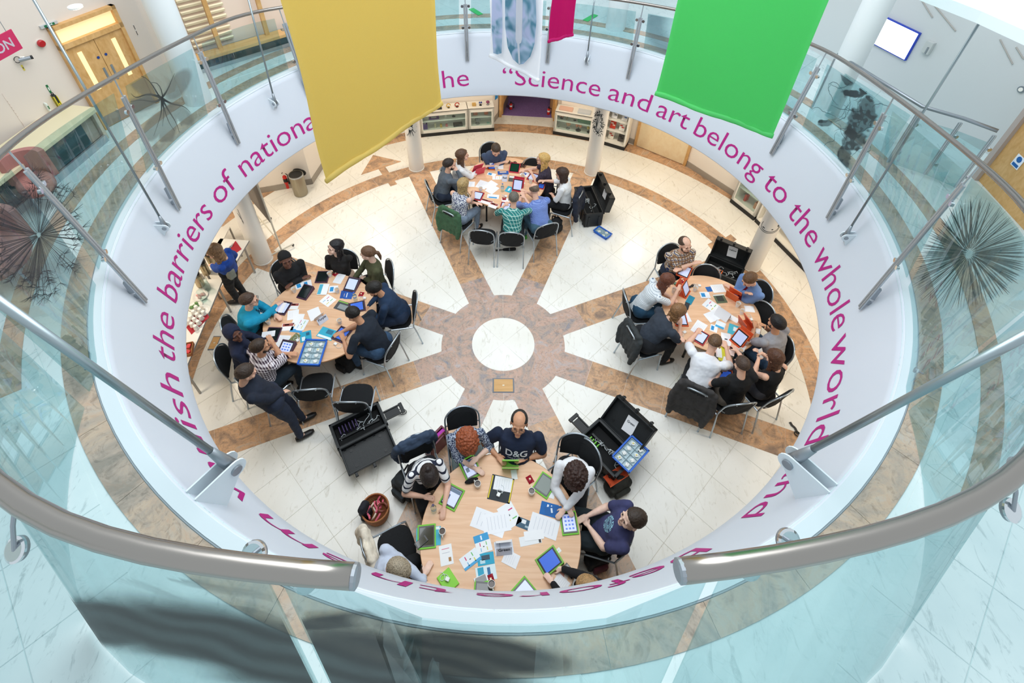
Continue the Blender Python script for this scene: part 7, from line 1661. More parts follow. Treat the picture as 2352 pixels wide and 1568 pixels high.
PP = [
 # near table
 ('white spreadsheet page on the near table, left one of the pair', [(1076, 1220), (1092, 1175), (1170, 1178)], 'f2f3f7', 0, LINES), ('white spreadsheet page on the near table, right one of the pair', [(1112, 1222), (1106, 1176), (1168, 1178)], 'f4f5f9', 1, LINES),
 ('white star-logo folder above the spreadsheets, near table', [(1140, 1170), (1172, 1150), (1200, 1196)], 'f4f5f7', 0, STAR), ('yellow-black edged notebook under a white page, near table', [(1118, 1147), (1131, 1090), (1182, 1098)], '2b3238', 0, ((0, .46, .9, .05, 'e3c928'), (0, -.46, .9, .05, 'e3c928'))),
 ('white page lying on the yellow-black notebook', [(1132, 1123), (1138, 1092), (1178, 1100)], 'f0f1f5', 2, LINES), ('small folded white slip above the notebook', [(1176, 1102), (1173, 1080), (1186, 1078)], 'f4f5f7', 0, ()),
 ('blue leaflets fanned out under the white blouse sleeve', [(1238, 1182), (1244, 1152), (1284, 1158)], '1766b0', 0, ((.1, .1, .5, .1, 'e8eef6'), (.1, -.1, .5, .06, 'e8eef6'))), ('blue leaflet with light text at the arm of the white blouse woman', [(1252, 1178), (1250, 1160), (1290, 1166)], '1c5fa4', 1, ((0, .1, .6, .1, 'dfe8f2'),)),
 ('white form partly under the blouse hand', [(1210, 1230), (1222, 1186), (1288, 1186)], 'f1f2f6', 1, LINES), ('slate blue magazine with a flower, near table right', [(1183, 1222), (1190, 1200), (1240, 1190)], '3f5f74', 0, ((.2, .2, .4, .2, 'e8ecef'), (-.2, -.1, .2, .4, '9fb4c0'))),
 ('white magazine back below the slate magazine', [(1196, 1258), (1192, 1236), (1240, 1222)], 'eef0f2', 0, ((0, -.42, .9, .1, '2a2d30'),)), ('two white cards on the magazines, near table', [(1206, 1246), (1203, 1224), (1246, 1212)], 'f5f6f8', 2, ()),
 ('white leaflet with a pink line and a small photo, left of centre', [(1003, 1256), (1032, 1249), (1047, 1292)], 'f3f3f4', 0, ((0, .3, .6, .03, 'd8567a'), (0, .1, .6, .02, 'b3b7c2'), (.25, -.25, .2, .2, 'a8763c'))), ('light blue and white leaflet, top of the column of leaflets', [(1090, 1246), (1086, 1230), (1120, 1224)], '3f9fd4', 2, ((0, 0, .6, .1, 'e8f2fa'),)),
 ('white star-logo leaflet in the column of leaflets', [(1096, 1270), (1090, 1243), (1126, 1240)], 'f3f5f7', 1, STAR), ('white and blue star-logo leaflet turned left', [(1068, 1310), (1053, 1283), (1092, 1258)], 'eef4f9', 2, ((-.4, 0, .2, 1, '4aa8dc'),) + STAR), ('cyan leaflet with dark boxes under the star leaflets', [(1098, 1296), (1095, 1268), (1133, 1270)], '34aacb', 0, ((.1, 0, .4, .5, '2e4a5c'), (-.2, .2, .3, .3, 'bfe0ea'))),
 ('white leaflet with chequered lettering stem at the table foot', [(1096, 1335), (1091, 1300), (1137, 1298)], 'dff1f6', 0, ((0, .25, .9, .3, '28a3c4'), (.1, -.15, .5, .15, '2f6fa0'))), ('name card folder reading Green beside the leaflets', [(1138, 1274), (1134, 1243), (1176, 1240)], 'dfe4ee', 0, ((0, .2, .8, .06, 'b9bec8'),)),
 ('white page tilted right of the name card', [(1150, 1294), (1162, 1264), (1197, 1273)], 'f3f3f6', 1, LINES[:5]), ('small white card near the right tablet', [(1272, 1266), (1284, 1256), (1290, 1265)], 'f2f3f6', 0, ((0, 0, .5, .08, 'b3b7c2'),)), ('printed page at the hand of the black-topped person', [(1268, 1338), (1282, 1318), (1312, 1336)], 'f0f1f4', 1, LINES), ('pale photo card under the black-topped person hand', [(1276, 1322), (1280, 1304), (1306, 1316)], 'ecdccf', 0, ((0, 0, .5, .4, 'c98a7a'),)),
 ('cyan striped leaflet under the left rim tablet', [(956, 1252), (957, 1208), (1012, 1212)], '4db4cf', 0, ((.4, 0, .15, .9, 'e6eef0'),)), ('white page under the dark green tablet', [(1246, 1140), (1250, 1124), (1276, 1128)], 'f0f2f5', 0, ()),
 # left table
 ('white page with a blue block before the headwrap woman, left one', [(681, 665), (677, 652), (700, 645)], 'f1f3f7', 0, BLU), ('white page with a blue block before the headwrap woman, right one', [(698, 660), (695, 645), (714, 643)], 'f1f3f7', 1, BLU), ('white sheet on the tablet of the turquoise shirt man', [(640, 718), (652, 695), (659, 698)], 'f6f6f9', 14, ()),
 ('white booklet with a red photo at the left of left table', [(663, 710), (668, 696), (688, 697)], 'f3f2f1', 0, PIC), ('large white page, centre left of the left table', [(660, 740), (662, 718), (686, 706)], 'f2f3f6', 0, LINES[:3]), ('second large white page overlapping, left table', [(670, 744), (678, 720), (700, 722)], 'f3f4f7', 1, ()), ('white booklet with brown photo lower left', [(645, 760), (649, 743), (676, 742)], 'f3f1f0', 1, PIC),
 ('white star-logo card with a blue edge, left table', [(676, 752), (690, 728), (708, 738)], 'eff4f8', 2, STAR), ('blue-cornered leaflet under the star card', [(668, 757), (674, 745), (695, 757)], '3f9ddb', 1, ((.2, -.2, .6, .5, 'f1f4f8'),)), ('white pages on the tablet of the headscarf woman', [(602, 775), (604, 762), (633, 763)], 'f5f5f7', 16, LINES[:5]), ('white lined page below the headscarf woman tablet', [(634, 792), (645, 765), (666, 775)], 'f2f3f6', 0, LINES[:6]),
 ('olive green envelope beside the cyan magazine', [(659, 785), (682, 763), (690, 772)], '757a4f', 1, ()), ('cyan and white magazine, left one below centre', [(690, 788), (688, 765), (714, 757)], '2aa5c4', 0, ((-.2, .2, .4, .3, 'dff0f4'), (.2, -.2, .3, .3, '1c5f7c'))), ('cyan and white magazine, right one below centre', [(727, 770), (743, 748), (775, 762)], '35acc9', 0, ((-.35, 0, .2, .9, 'e6f3f6'), (.2, -.1, .4, .4, '1f6f8e'))),
 ('white sheets held in a clear stand in the middle of the left table', [(715, 740), (706, 716), (730, 702)], 'f1f2f6', 0, ()), ('white booklet pile with a cyan top, left table', [(728, 676), (736, 651), (757, 654)], 'f0f4f6', 6, ((0, .3, .9, .35, '45aecb'),)), ('white star-logo folder in the middle of the left table', [(733, 692), (753, 675), (773, 688)], 'f6f6f7', 0, STAR), ('white page with a blue block by the cup, left table', [(754, 672), (757, 656), (777, 656)], 'f1f3f6', 0, BLU),
 ('white page near the rim between purple tablets', [(764, 648), (777, 627), (794, 632)], 'f1f3f6', 0, LINES[:4]), ('fan of blue leaflets beside the water bottle', [(780, 686), (784, 668), (808, 666)], '1b4ea0', 0, ((-.1, -.1, .4, .5, 'cbb8ac'),)), ('second blue leaflet of the fan beside the bottle', [(790, 684), (795, 667), (811, 672)], '1f57ac', 1, ((0, .2, .6, .1, 'e6ecf6'),)), ('magazine with a dark car photo, right of left table', [(766, 707), (780, 688), (812, 700)], '474c4e', 0, ((-.1, 0, .5, .6, '8f9698'), (.4, 0, .1, 1, '8cc24a'))),
 # far table
 ('white page with pink marks at the left of far table', [(1076, 429), (1077, 417), (1091, 417)], 'f3f3f5', 0, LINES[:4]), ('open white booklet left of centre, far table', [(1092, 428), (1104, 412), (1124, 420)], 'f3f3f5', 0, LINES[:3]), ('large blank white page in the middle of far table', [(1108, 428), (1128, 414), (1145, 423)], 'f5f5f7', 1, ()), ('second blank white page under the first, far table', [(1113, 438), (1131, 424), (1148, 432)], 'f3f4f7', 0, ()),
 ('white booklet with a blue square top left, far table', [(1117, 404), (1121, 398), (1141, 397)], 'f0f4f7', 1, BLU), ('star-logo folder in the middle top, far table', [(1131, 413), (1131, 405), (1154, 404)], 'f4f5f7', 0, STAR), ('blue leaflet with faces, far table', [(1144, 403), (1143, 395), (1167, 391)], '2457a8', 1, ((.2, 0, .4, .6, 'd9c3b4'),)), ('dark photo magazine right of centre, far table', [(1167, 417), (1170, 404), (1184, 404)], '555a58', 0, ((.3, 0, .3, .9, 'e9ece9'),)),
 ('white page right of centre, far table', [(1184, 424), (1196, 415), (1207, 420)], 'f2f3f5', 0, LINES[:3]), ('cyan leaflet pair below centre, far table', [(1159, 438), (1168, 426), (1180, 432)], '3fb0c6', 0, ((0, 0, .5, .3, 'dff0f2'),)), ('white card with a blue square, lower left of far table', [(1118, 455), (1120, 446), (1147, 447)], 'f1f4f7', 0, ((-.28, 0, .3, .7, '2a95d6'),)), ('white leaflets with red photos at the rim of far table', [(1096, 466), (1102, 457), (1135, 460)], 'f3efef', 0, PIC),
 ('second leaflet with red photos at the rim of far table', [(1120, 474), (1128, 464), (1146, 470)], 'f3efef', 1, PIC), ('white slip under the red packet, far table', [(1154, 468), (1152, 455), (1168, 457)], 'f1f2f4', 0, ()), ('white booklet before the blonde woman', [(1193, 402), (1200, 393), (1218, 397)], 'eff2f8', 0, ((0, 0, .4, .4, '4a6cc0'),)), ('crumpled white napkin by the orange tablet, far table', [(1142, 388), (1142, 378), (1156, 378)], 'f3f4f6', 0, ()),
 # right table
 ('white lined sheets at the top of right table', [(1632, 657), (1629, 655), (1658, 652)][:0] or [(1640, 674), (1631, 656), (1658, 651)], 'f3f4f6', 1, LINES), ('blue leaflets under the lined sheets', [(1626, 671), (1620, 660), (1633, 657)], '1f62ac', 0, ()), ('white leaflet with a blue square, left of centre right table', [(1612, 687), (1607, 673), (1626, 668)], 'f1f4f8', 1, BLU), ('star-logo folder in the middle of the right table', [(1615, 698), (1630, 683), (1652, 706)], 'f4f5f7', 0, STAR),
 ('dark photo magazine at the top of the right table', [(1648, 699), (1638, 679), (1660, 673)], '5d6c52', 1, ((0, 0, .6, .6, '2f3430'), (.42, 0, .12, 1, 'eceeea'))), ('teal notebook with cyan edge beside the standing tablet', [(1573, 695), (1583, 678), (1597, 683)], '1f88a4', 1, ()), ('white envelope before the dark grey tee person', [(1579, 744), (1572, 722), (1580, 717)][:0] or [(1578, 742), (1567, 720), (1577, 715)], 'eef0f6', 0, ()), ('open white folder base in the middle, right table', [(1630, 739), (1613, 719), (1648, 712)], 'f3f4f7', 1, ()),
 ('printed white certificate page, lower left of right table', [(1586, 757), (1603, 733), (1625, 748)], 'f2f3f6', 0, LINES), ('white leaflet with a blue square, lower centre of right table', [(1630, 758), (1633, 743), (1649, 750)], 'f0f3f8', 0, BLU), ('white star-logo leaflet with a cyan part, right table', [(1641, 750), (1646, 736), (1668, 742)], 'e8f1f6', 1, ((-.35, 0, .3, .9, '45aee0'),)), ('cyan chequered magazine, right of centre right table', [(1671, 762), (1676, 740), (1706, 755)], '49b6cb', 0, ((.1, -.1, .4, .5, 'dfeef0'), (.1, -.2, .12, .2, 'e6d34a'))),
 ('white letters stack right of centre, right table', [(1671, 728), (1677, 719), (1697, 735)], 'f4f5f6', 1, ()), ('white page near the right rim of right table', [(1713, 716), (1709, 702), (1730, 703)], 'f2f3f7', 0, ()), ('white card beside the grey polo man', [(1720, 770), (1724, 758), (1737, 762)], 'f1f2f6', 0, ()), ('two white cards under the grey polo hand', [(1728, 762), (1730, 750), (1747, 756)], 'eff2f6', 0, ()), ('white pages below the standing orange tablet', [(1690, 800), (1700, 786), (1715, 796)], 'f4f4f6', 0, ()),
 ('white sheet with the letter L, lower centre right table', [(1657, 790), (1656, 762), (1678, 768)], 'f1f2f5', 0, ((0, 0, .1, .3, '4a4e58'),)), ('yellow folder under white slips, lower right table', [(1652, 832), (1648, 795), (1668, 790)], 'd9d33a', 0, ()), ('white printed slip on the yellow folder', [(1646, 822), (1644, 800), (1656, 798)], 'f3f3f1', 2, ((0, .35, .7, .05, 'd8567a'),) + LINES[2:6]), ('white sheet between the white shirt man and black tee man', [(1657, 838), (1662, 820), (1682, 824)], 'f2f3f8', 1, ()), ('photo card with red print, lower right table', [(1673, 812), (1676, 792), (1688, 800)], 'e9d6d0', 1, PIC),
 ('white small card left of the standing tablet, right table', [(1536, 692), (1539, 683), (1553, 688)], 'f2f2f5', 0, ())]
for lab, c, col, k, bl in PP: paper(lab, c, col, k, bl)
# standing name cards
def namecard(lab, c, d, txt, h=.16, w_=.21):
    P = at(c[0], c[1], ZT); Q = at(d[0], d[1], ZT); t = thing('name_card', lab, 'card', (P.x, P.y, ZT), atan2((Q - P).y, (Q - P).x) - pi / 2)
    R = Matrix.Rotation(radians(62), 4, 'X'); bm = BM(); box(bm, (0, h / 2, 0), (w_, h, .0015)); bmesh.ops.transform(bm, matrix=Matrix.Translation((0, -.03, .002)) @ R, verts=bm.verts); fin('card_front', bm, mat('card_lilac', 'd9deee', .6), t)
    bm = BM(); box(bm, (0, h / 2, 0), (w_, h, .0015)); bmesh.ops.transform(bm, matrix=Matrix.Translation((0, .115, .002)) @ Matrix.Rotation(radians(118), 4, 'X'), verts=bm.verts); fin('card_back', bm, M_PAPER, t)
    bm = text_bm(txt, .05, 'CENTER'); bmesh.ops.transform(bm, matrix=Matrix.Translation((0, -.0315, .002)) @ R @ Matrix.Translation((0, .06, .0016)), verts=bm.verts); fin('lettering', bm, mat('ink_black', ''), t)
namecard('standing lilac name card reading Yellow on the right table', (1662, 722), (1650, 735), 'Yellow'); namecard('low name card reading Green on the near table', (1158, 1268), (1156, 1245), 'Green', .1, .17); namecard('clear-fronted name card in the middle of the far table', (1159, 415), (1160, 400), 'Red', .13, .1); namecard('clear-fronted name card in the middle of the left table', (742, 738), (725, 722), 'Purple', .1, .16)
# cups
def cup(lab, px, mug=False, z=ZT, coffee=True, hd=0.0):
    P = at(px[0], px[1], .80); t = thing('mug' if mug else 'cup', lab, 'cup', (P.x, P.y, z), hd); r = .036
    bm = BM(); pr = [(0, 0), (r * .68, 0), (r, .085), (r * 1.04, .087), (r * .92, .084), (r * .62, .006), (0, .006)] if not mug else [(0, 0), (r * .8, 0), (r, .02), (r * 1.05, .08), (r * .93, .08), (r * .85, .02), (0, .012)]
    lathe(bm, pr, 20); fin('bowl', bm, mat('cup_plastic', 'e6e7e6', .4) if not mug else mat('mug_white', 'eceae6', .3), t, smooth=False)
    if coffee: bm = BM(); tube(bm, [(0, 0, .05), (0, 0, .062)], r * .82, 18); fin('drink', bm, mat('coffee' if mug else 'tea', '3a2418' if mug else 'c9a98a', .2), t)
    if mug: bm = BM(); tube(bm, [(r * .95, 0, .065), (r * 1.6, 0, .065), (r * 1.7, 0, .035), (r * .92, 0, .02)], .006, 8); fin('handle', bm, mat('mug_white', ''), t, smooth=True)
for lab, px, m_, h_ in (('white mug of milky tea beside the black glasses case', (1097, 1112), True, 2.4), ('white mug of black coffee by the dark green tablet', (1221, 1129), True, 1.6), ('white mug of coffee beside the left rim tablet', (1016, 1221), True, -1.4), ('white mug of coffee at the foot of the near table', (1129, 1342), True, -1.2)): cup(lab, px, m_, hd=h_)
for lab, px in (('white plastic cup before the turquoise shirt man, lower one', (616, 739)), ('white plastic cup by the purple closed tablet', (675, 666)), ('white plastic cup at the top of the left table by the red packet', (757, 630)), ('white plastic cup in the right middle of the left table', (774, 667)), ('white plastic cup by the hand of the navy polo man', (780, 738)),
        ('white plastic cup before the white cardigan woman', (1079, 400)), ('white plastic cup by the orange tablet, far table', (1140, 386)), ('white plastic cup at the left rim of far table', (1104, 434)), ('white plastic cup before the white jumper woman', (1219, 416)), ('white plastic cup left of the blonde woman tablet', (1201, 404)),
        ('white plastic cup of tea before the auburn-haired woman', (1548, 667)), ('white plastic cup by the black cable, right table', (1597, 663)), ('white plastic cup right of the Yellow card', (1695, 699)), ('white plastic cup farther right of the Yellow card', (1705, 716)), ('white plastic cup at the lower right rim of right table', (1717, 785)), ('clear cup before the black tee man', (1702, 806))): cup(lab, px)
# bottles, phones, chargers, packets
def bottle(lab, px, cap='2b55b0', h=.19):
    P = at(px[0], px[1], .83); t = thing('water_bottle', lab, 'bottle', (P.x, P.y, ZT)); r = .031
    bm = BM(); lathe(bm, [(0, 0), (r, 0), (r, h * .3), (r * .93, h * .34), (r, h * .38), (r, h * .65), (r * .4, h * .88), (r * .38, h * .95), (0, h * .95)], 18); fin('body', bm, M_CGLASS, t, smooth=True)
    bm = BM(); lathe(bm, [(r * .45, h * .93), (r * .45, h), (0, h)], 14); fin('cap', bm, mat('cap_' + cap, cap, .4), t); bm = BM(); lathe(bm, [(r * 1.02, h * .42), (r * 1.02, h * .6)], 18); fin('label_band', bm, mat('bottle_label', 'b9d3e6', .5), t)
bottle('clear water bottle with a dark cap at the left of the near table', (996, 1168), '3a3560'); bottle('clear water bottle with a blue cap on the left table', (815, 682)); bottle('clear water bottle in the middle of the far table', (1154, 432), '5f7fb8')
def phone(lab, c, d, col='1a1c1f', scr='off', z=0.0):
    P, Q = at(c[0], c[1], ZT), at(d[0], d[1], ZT); t = thing('phone', lab, 'phone', (P.x, P.y, ZT + z), atan2((Q - P).y, (Q - P).x) - pi / 2)
    bm = BM(); box(bm, (0, 0, .005), (.072, .142, .009), bev=.003); fin('body', bm, mat('phone_' + col, col, .3), t); bm = BM(); box(bm, (0, 0, .0102), (.06, .11, .001)); fin('screen', bm, SCRM['off'], t)
phone('black phone lying across the left rim tablet', (968, 1246), (984, 1232), z=.019); phone('white-edged phone with a dark screen at the table foot', (1105, 1331), (1122, 1323), 'e3e4e6', z=.004); phone('black phone by the black-topped person at lower right', (1307, 1311), (1316, 1322), z=.004); phone('black phone at the elbow of the dark grey tee person', (1577, 703), (1579, 697))
P = at(1748, 812, .9); t = thing('phone', 'white phone held up by the woman in the black vest', 'phone', P, .5); bm = BM(); box(bm, (0, 0, 0), (.07, .01, .14), rot=Matrix.Rotation(-.7, 3, 'X'), bev=.003); fin('body', bm, mat('phone_e3e4e6', ''), t); bm = BM(); box(bm, (0, .004, .005), (.06, .003, .12), rot=Matrix.Rotation(-.7, 3, 'X')); fin('screen', bm, SCRM['on'], t)
def charger(lab, px, z=0.0):
    P = at(px[0], px[1], ZT); t = thing('charger', lab, 'charger', (P.x, P.y, ZT + z)); r_ = random.Random(int(px[0])); a = r_.uniform(0, 6)
    bm = BM(); box(bm, (0, 0, .014), (.045, .04, .028), rz=a, bev=.006); fin('plug', bm, mat('plug_white', ''), t)
    bm = BM(); tube(bm, [Vector((.02 * cos(a) + .05 * cos(a) * (k / 10) + .035 * cos(k * .62), .02 * sin(a) + .05 * sin(a) * (k / 10) + .035 * sin(k * .62), .005 + .001 * (k % 3))) for k in range(14)], .0028, 6); fin('lead', bm, mat('lead_white', ''), t)
for lab, px, z in (('white charger on the yellow-black notebook', (1145, 1137), .003), ('white charger on the shut green tablet', (1028, 1332), .021), ('white charger below centre on the left table', (771, 791), 0), ('white charger on the olive envelope', (684, 783), .003), ('white charger beside the red packet, right of the left table', (838, 686), 0),
        ('white charger at the elbow of the dark grey tee person', (1572, 764), 0), ('white charger between the cups, right table', (1606, 657), 0), ('white charger in the middle of the far table', (1191, 410), 0), ('white charger by the red packet, far table', (1162, 452), 0), ('white charger bundle beside the standing orange tablet', (1725, 735), 0)): charger(lab, px, z)
def packet(lab, px, col='c81f3a', r=.03):
    P = at(px[0], px[1], ZT); t = thing('snack_packet', lab, 'packet', (P.x, P.y, ZT), px[0] * .7); bm = BM(); V = [[bm.verts.new((.07 * (i / 4 - .5), .09 * (j / 4 - .5), .004 + .016 * sin(pi * i / 4) * sin(pi * j / 4) + .003 * sin(i * 2 + j * 3))) for j in range(5)] for i in range(5)]
    for i in range(4):
        for j in range(4): bm.faces.new((V[i][j], V[i + 1][j], V[i + 1][j + 1], V[i][j + 1]))
    bmesh.ops.solidify(bm, geom=bm.faces[:], thickness=.002); bmesh.ops.recalc_face_normals(bm, faces=bm.faces); fin('wrapper', bm, mat('packet_' + col, col, .3), t)
    bm = BM(); box(bm, (0, 0, .0215), (.02, .02, .002), bev=.0005); fin('label_patch', bm, mat('packet_cream', 'f0d9b0', .5), t)
packet('pink-red sweet packet right of centre on the near table', (1217, 1101)); packet('red packet under the phone at the foot of the near table', (1127, 1330)); packet('red packet by the cup at the top of the left table', (771, 629)); packet('torn red packet right of the water bottle, left table', (830, 676)); packet('red packet in front of the teal plaid man', (1158, 456)); packet('red packet near the orange tablet at the top of right table', (1569, 646))
P = at(1083, 1105, ZT); t = thing('glasses_case', 'black oval glasses case before the red-haired woman', 'case', (P.x, P.y, ZT), .35); bm = BM(); ell(bm, (0, 0, .022), (.082, .03, .022), 18, 10); fin('shell', bm, mat('velvet_black', '121214', .9), t, smooth=True); bm = BM(); lathe(bm, [(.0305, .021), (.031, .0225), (.0305, .024)], 18); [setattr(v, 'co', Vector((v.co.x * 2.68, v.co.y, v.co.z))) for v in bm.verts]; fin('seam', bm, M_BLACK, t)
P = at(1558, 656, ZT); t = thing('pencil_case', 'green patterned pencil case before the plaid shirt man', 'pencil case', (P.x, P.y, ZT), -.6); bm = BM(); ell(bm, (0, 0, .02), (.1, .035, .02), 16, 8); fin('pouch', bm, blotch('green_pattern', '3f6b52', '8fae8f', 60), t, smooth=True); bm = BM(); tube(bm, [(-.09, 0, .04), (0, 0, .044), (.09, 0, .04)], .003, 6); fin('zip', bm, M_STEEL, t)
P = at(1588, 658, ZT); t = thing('adapter_cable', 'black adapter with cable at the top of the right table', 'cable', (P.x, P.y, ZT), .5); bm = BM(); box(bm, (0, 0, .01), (.09, .03, .018), bev=.004); fin('adapter', bm, M_BLACK, t); bm = BM(); tube(bm, [(.04 + .04 * cos(k * .6), .03 * sin(k * .6), .004) for k in range(11)], .003, 6); fin('lead', bm, M_BLACK, t)
# scarf on the far table rim
P = at(1186, 378, ZT); t = thing('tartan_scarf', 'brown tartan scarf over the rim of the far table', 'scarf', (P.x, P.y, ZT), -.35); bm = BM(); NX = 14
V = [[bm.verts.new((.34 * (i / NX - .5), .11 * (j / 4 - .5) * (1 - .3 * sin(i)), .012 + .012 * sin(i * 1.1 + j * 2))) for j in range(5)] for i in range(NX + 1)]
for i in range(NX):
    for j in range(4): bm.faces.new((V[i][j], V[i + 1][j], V[i + 1][j + 1], V[i][j + 1]))
bmesh.ops.solidify(bm, geom=bm.faces[:], thickness=.008); bmesh.ops.recalc_face_normals(bm, faces=bm.faces); fin('cloth', bm, plaid('tartan', '6b2f2c', '3d2222', 'e0cdb8', 22), t, smooth=True); bm = BM()
for k in range(8): tube(bm, [(.17, -.05 + .014 * k, .012), (.2, -.05 + .015 * k, .006)], .003, 5)
tag(fin('fringe', bm, mat('fringe_brown', '6b3a30', .9), t), kind='stuff')
# ---- coats over chair backs
def coat(lab, px, face, col, w_=.46, drop=.45, sleeves=True, name='jacket', zc=.86, seatw=False):
    P = at(px[0], px[1], zc); t = thing(name, lab, 'jacket', (P.x, P.y, 0), -radians(face)); bm = BM()
    # body draped over the back: two curtains joined over the top
    for s in (-1, 1):
        pts = [(s * w_ * .30, -.26, zc - drop * .95), (s * w_ * .34, -.28, zc - drop * .5), (s * w_ * .30, -.25, zc)]
        limb(bm, pts, [.05, .06, .05], 10)
    for k in range(9):
        x = (k / 8 - .5) * w_ * .72; limb(bm, [(x, -.285 - .015 * (k % 2), zc - drop * (1 + .02 * (k % 3))), (x, -.285, zc - drop * .5), (x * .95, -.25, zc + .02), (x * .9, -.2, zc - .05)], [.035, .045, .04, .03], 8)
    if sleeves:
        for s in (-1, 1): limb(bm, [(s * w_ * .42, -.25, zc - .04), (s * w_ * .52, -.30, zc - drop * .55), (s * w_ * .44, -.32, zc - drop * 1.12)], [.055, .05, .042], 10)
    finm('garment', voxel(bm, .014, 3, .012, 13), plain(col, .18), t)
    bm = BM(); limb(bm, [(-.1, -.25, zc + .02), (0, -.275, zc + .045), (.1, -.25, zc + .02)], [.02, .024, .02], 8); finm('collar', voxel(bm, .01, 1), plain(col, .18), t)
def coat_on(ch, lab, col, **kw):
    o = [c for c in CHAIRS if c['label'] == ch][0]; a = -math.degrees(o.rotation_euler.z)
    zc = kw.pop('zc', .9); t = coat_at(lab, o.location.x, o.location.y, a, col, zc, **kw)
def coat_at(lab, x, y, a, col, zc, **kw):
    px, py = proj(Vector((x, y, zc))); coat(lab, (px, py), a, col, zc=zc, **kw)
coat_on('black chair with a green jacket under the floral top woman', 'green jacket hanging over the chair of the floral top woman', '3f6346')
coat_on('black chair with a dark jacket under the white jumper woman', 'dark navy jacket hanging behind the white jumper woman', '1b2233')
coat_on('black chair with pale jacket under the blonde woman', 'pale grey jacket on the chair behind the blonde woman', 'a9a79c', drop=.3, sleeves=False)
coat_on('black chair with a dark fleece under the grey tee person', 'dark grey fleece hanging over the chair of the grey tee person', '33383a')
coat_on('black chair with a dark coat under the white shirt man', 'long charcoal overcoat hanging behind the white shirt man', '36342f' if False else '3a3838', w_=.52, drop=.62)
coat_on('black chair with a navy jacket behind the lettered navy tee man', 'navy jacket over the chair of the man in the lettered navy tee', '1a2840', drop=.35, w_=.44, sleeves=False)
coat_on('black chair with a navy jacket under the striped tee woman', 'blue grey jacket over the chair of the striped tee woman', '35455c', w_=.5)
coat_on('empty black chair with a cream jacket at lower left', 'cream cotton jacket over the empty lower left chair', 'e3d8c6', w_=.46, drop=.32)
# ---- bags
def bag(lab, px, col, r=(.16, .12, .2), name='backpack', cat='bag', z=.18, rz=0, handle=True, acc=None, h0=0.0):
    P = at(px[0], px[1], z); t = thing(name, lab, cat, (P.x, P.y, h0), rz); bm = BM(); 
    limb(bm, [(-r[0] * .4, 0, r[1] * .8 + .01), (r[0] * .4, 0, r[1] * .8 + .01)], [r[1] * .8, r[1] * .8], 14); limb(bm, [(-r[0] * .3, 0, r[2] * 1.3), (r[0] * .3, 0, r[2] * 1.3)], [r[1] * .62] * 2, 14); box(bm, (0, 0, r[2] * .7), (r[0] * 1.7, r[1] * 1.4, r[2] * 1.3), bev=.03)
    finm('bag_body', voxel(bm, .012, 3, .008, 14), plain(col, .25), t)
    bm = BM(); box(bm, (0, -r[1] * .9, r[2] * .6), (r[0] * 1.1, r[1] * .4, r[2] * .7), bev=.02); fin('front_pocket', bm, plain(acc or col, .25), t)
    if handle:
        for s in (-1, 1): bm = BM(); tube(bm, [(s * r[0] * .5, r[1] * .6, r[2] * 1.4), (s * r[0] * .7, r[1] * 1.4, r[2] * 1.1), (s * r[0] * .8, r[1] * 1.6, r[2] * .3), (s * r[0] * .9, r[1] * 2.2, .012)], .012, 6); fin('strap', bm, mat('strap_dark', '1c1c1e', .8), t)
    return t
bag('black backpack on the floor beside the blue checked shirt man', (1275, 515), '1b1c1f', rz=.8); bag('black bag under the navy polo man chair', (792, 828), '17181a', rz=-.5)
bag('dark grey rucksack on the floor beside the striped tee woman', (930, 1115), '32373a', rz=-.6, r=(.18, .14, .22)); bag('black rucksack with red trim at the lower right', (1373, 1280), '18191c', rz=.3, acc='5a2730')
bag('black bag with an orange flap beside the green-labelled case', (1420, 1108), '2a2b26', (.2, .13, .14), 'messenger_bag', rz=.5, acc='2a2b26', z=.15)
P = at(1415, 1092, .27); t = thing('orange_cloth', 'bright orange flap lying over the black messenger bag', 'cloth', (P.x, P.y, .262), .55); bm = BM(); V = [[bm.verts.new((.30 * (i / 6 - .5), .15 * (j / 4 - .5), .012 * sin(i * .9 + j))) for j in range(5)] for i in range(7)]
for i in range(6):
    for j in range(4): bm.faces.new((V[i][j], V[i + 1][j], V[i + 1][j + 1], V[i][j + 1]))
bmesh.ops.solidify(bm, geom=bm.faces[:], thickness=.006); bmesh.ops.recalc_face_normals(bm, faces=bm.faces); fin('cloth', bm, mat('orange_cloth', 'ef6a3c', .8), t, smooth=True); bm = BM(); tube(bm, [(-.15, -.075, 0), (.15, -.075, .002)], .005, 6); fin('hem', bm, mat('orange_cloth', ''), t)
bag('glossy black handbag standing left of the wicker basket', (838, 1172), '24242c', (.09, .07, .24), 'handbag', rz=1.2, handle=False)
P = at(1008, 1010, .3); t = thing('tote_bag', 'maroon and magenta open tote bag beside the red-haired woman', 'bag', (P.x, P.y, 0), .9)
bm = BM(); box(bm, (0, 0, .15), (.34, .03, .3), bev=.01); box(bm, (0, .11, .15), (.34, .03, .3), bev=.01); box(bm, (-.16, .055, .15), (.02, .11, .3)); box(bm, (.16, .055, .15), (.02, .11, .3)); box(bm, (0, .055, .01), (.32, .1, .02)); fin('bag_body', bm, mat('maroon_leather', '6a1f33', .35), t)
bm = BM(); box(bm, (.02, .055, .2), (.25, .05, .22), rot=Matrix.Rotation(.15, 3, 'Y'), bev=.01); fin('magenta_folder', bm, mat('folder_magenta', 'b21fa8', .4), t); bm = BM(); tube(bm, [(-.1, 0, .3), (-.08, -.02, .42), (.08, -.02, .42), (.1, 0, .3)], .009, 8); fin('handle', bm, mat('brown_strap', '7a4030', .5), t); bm = BM(); lathe(bm, [(0, .3), (.02, .3), (.02, .36), (.01, .38), (0, .38)], 12, (-.05, .055, 0)); fin('bottle', bm, M_WHITE, t)
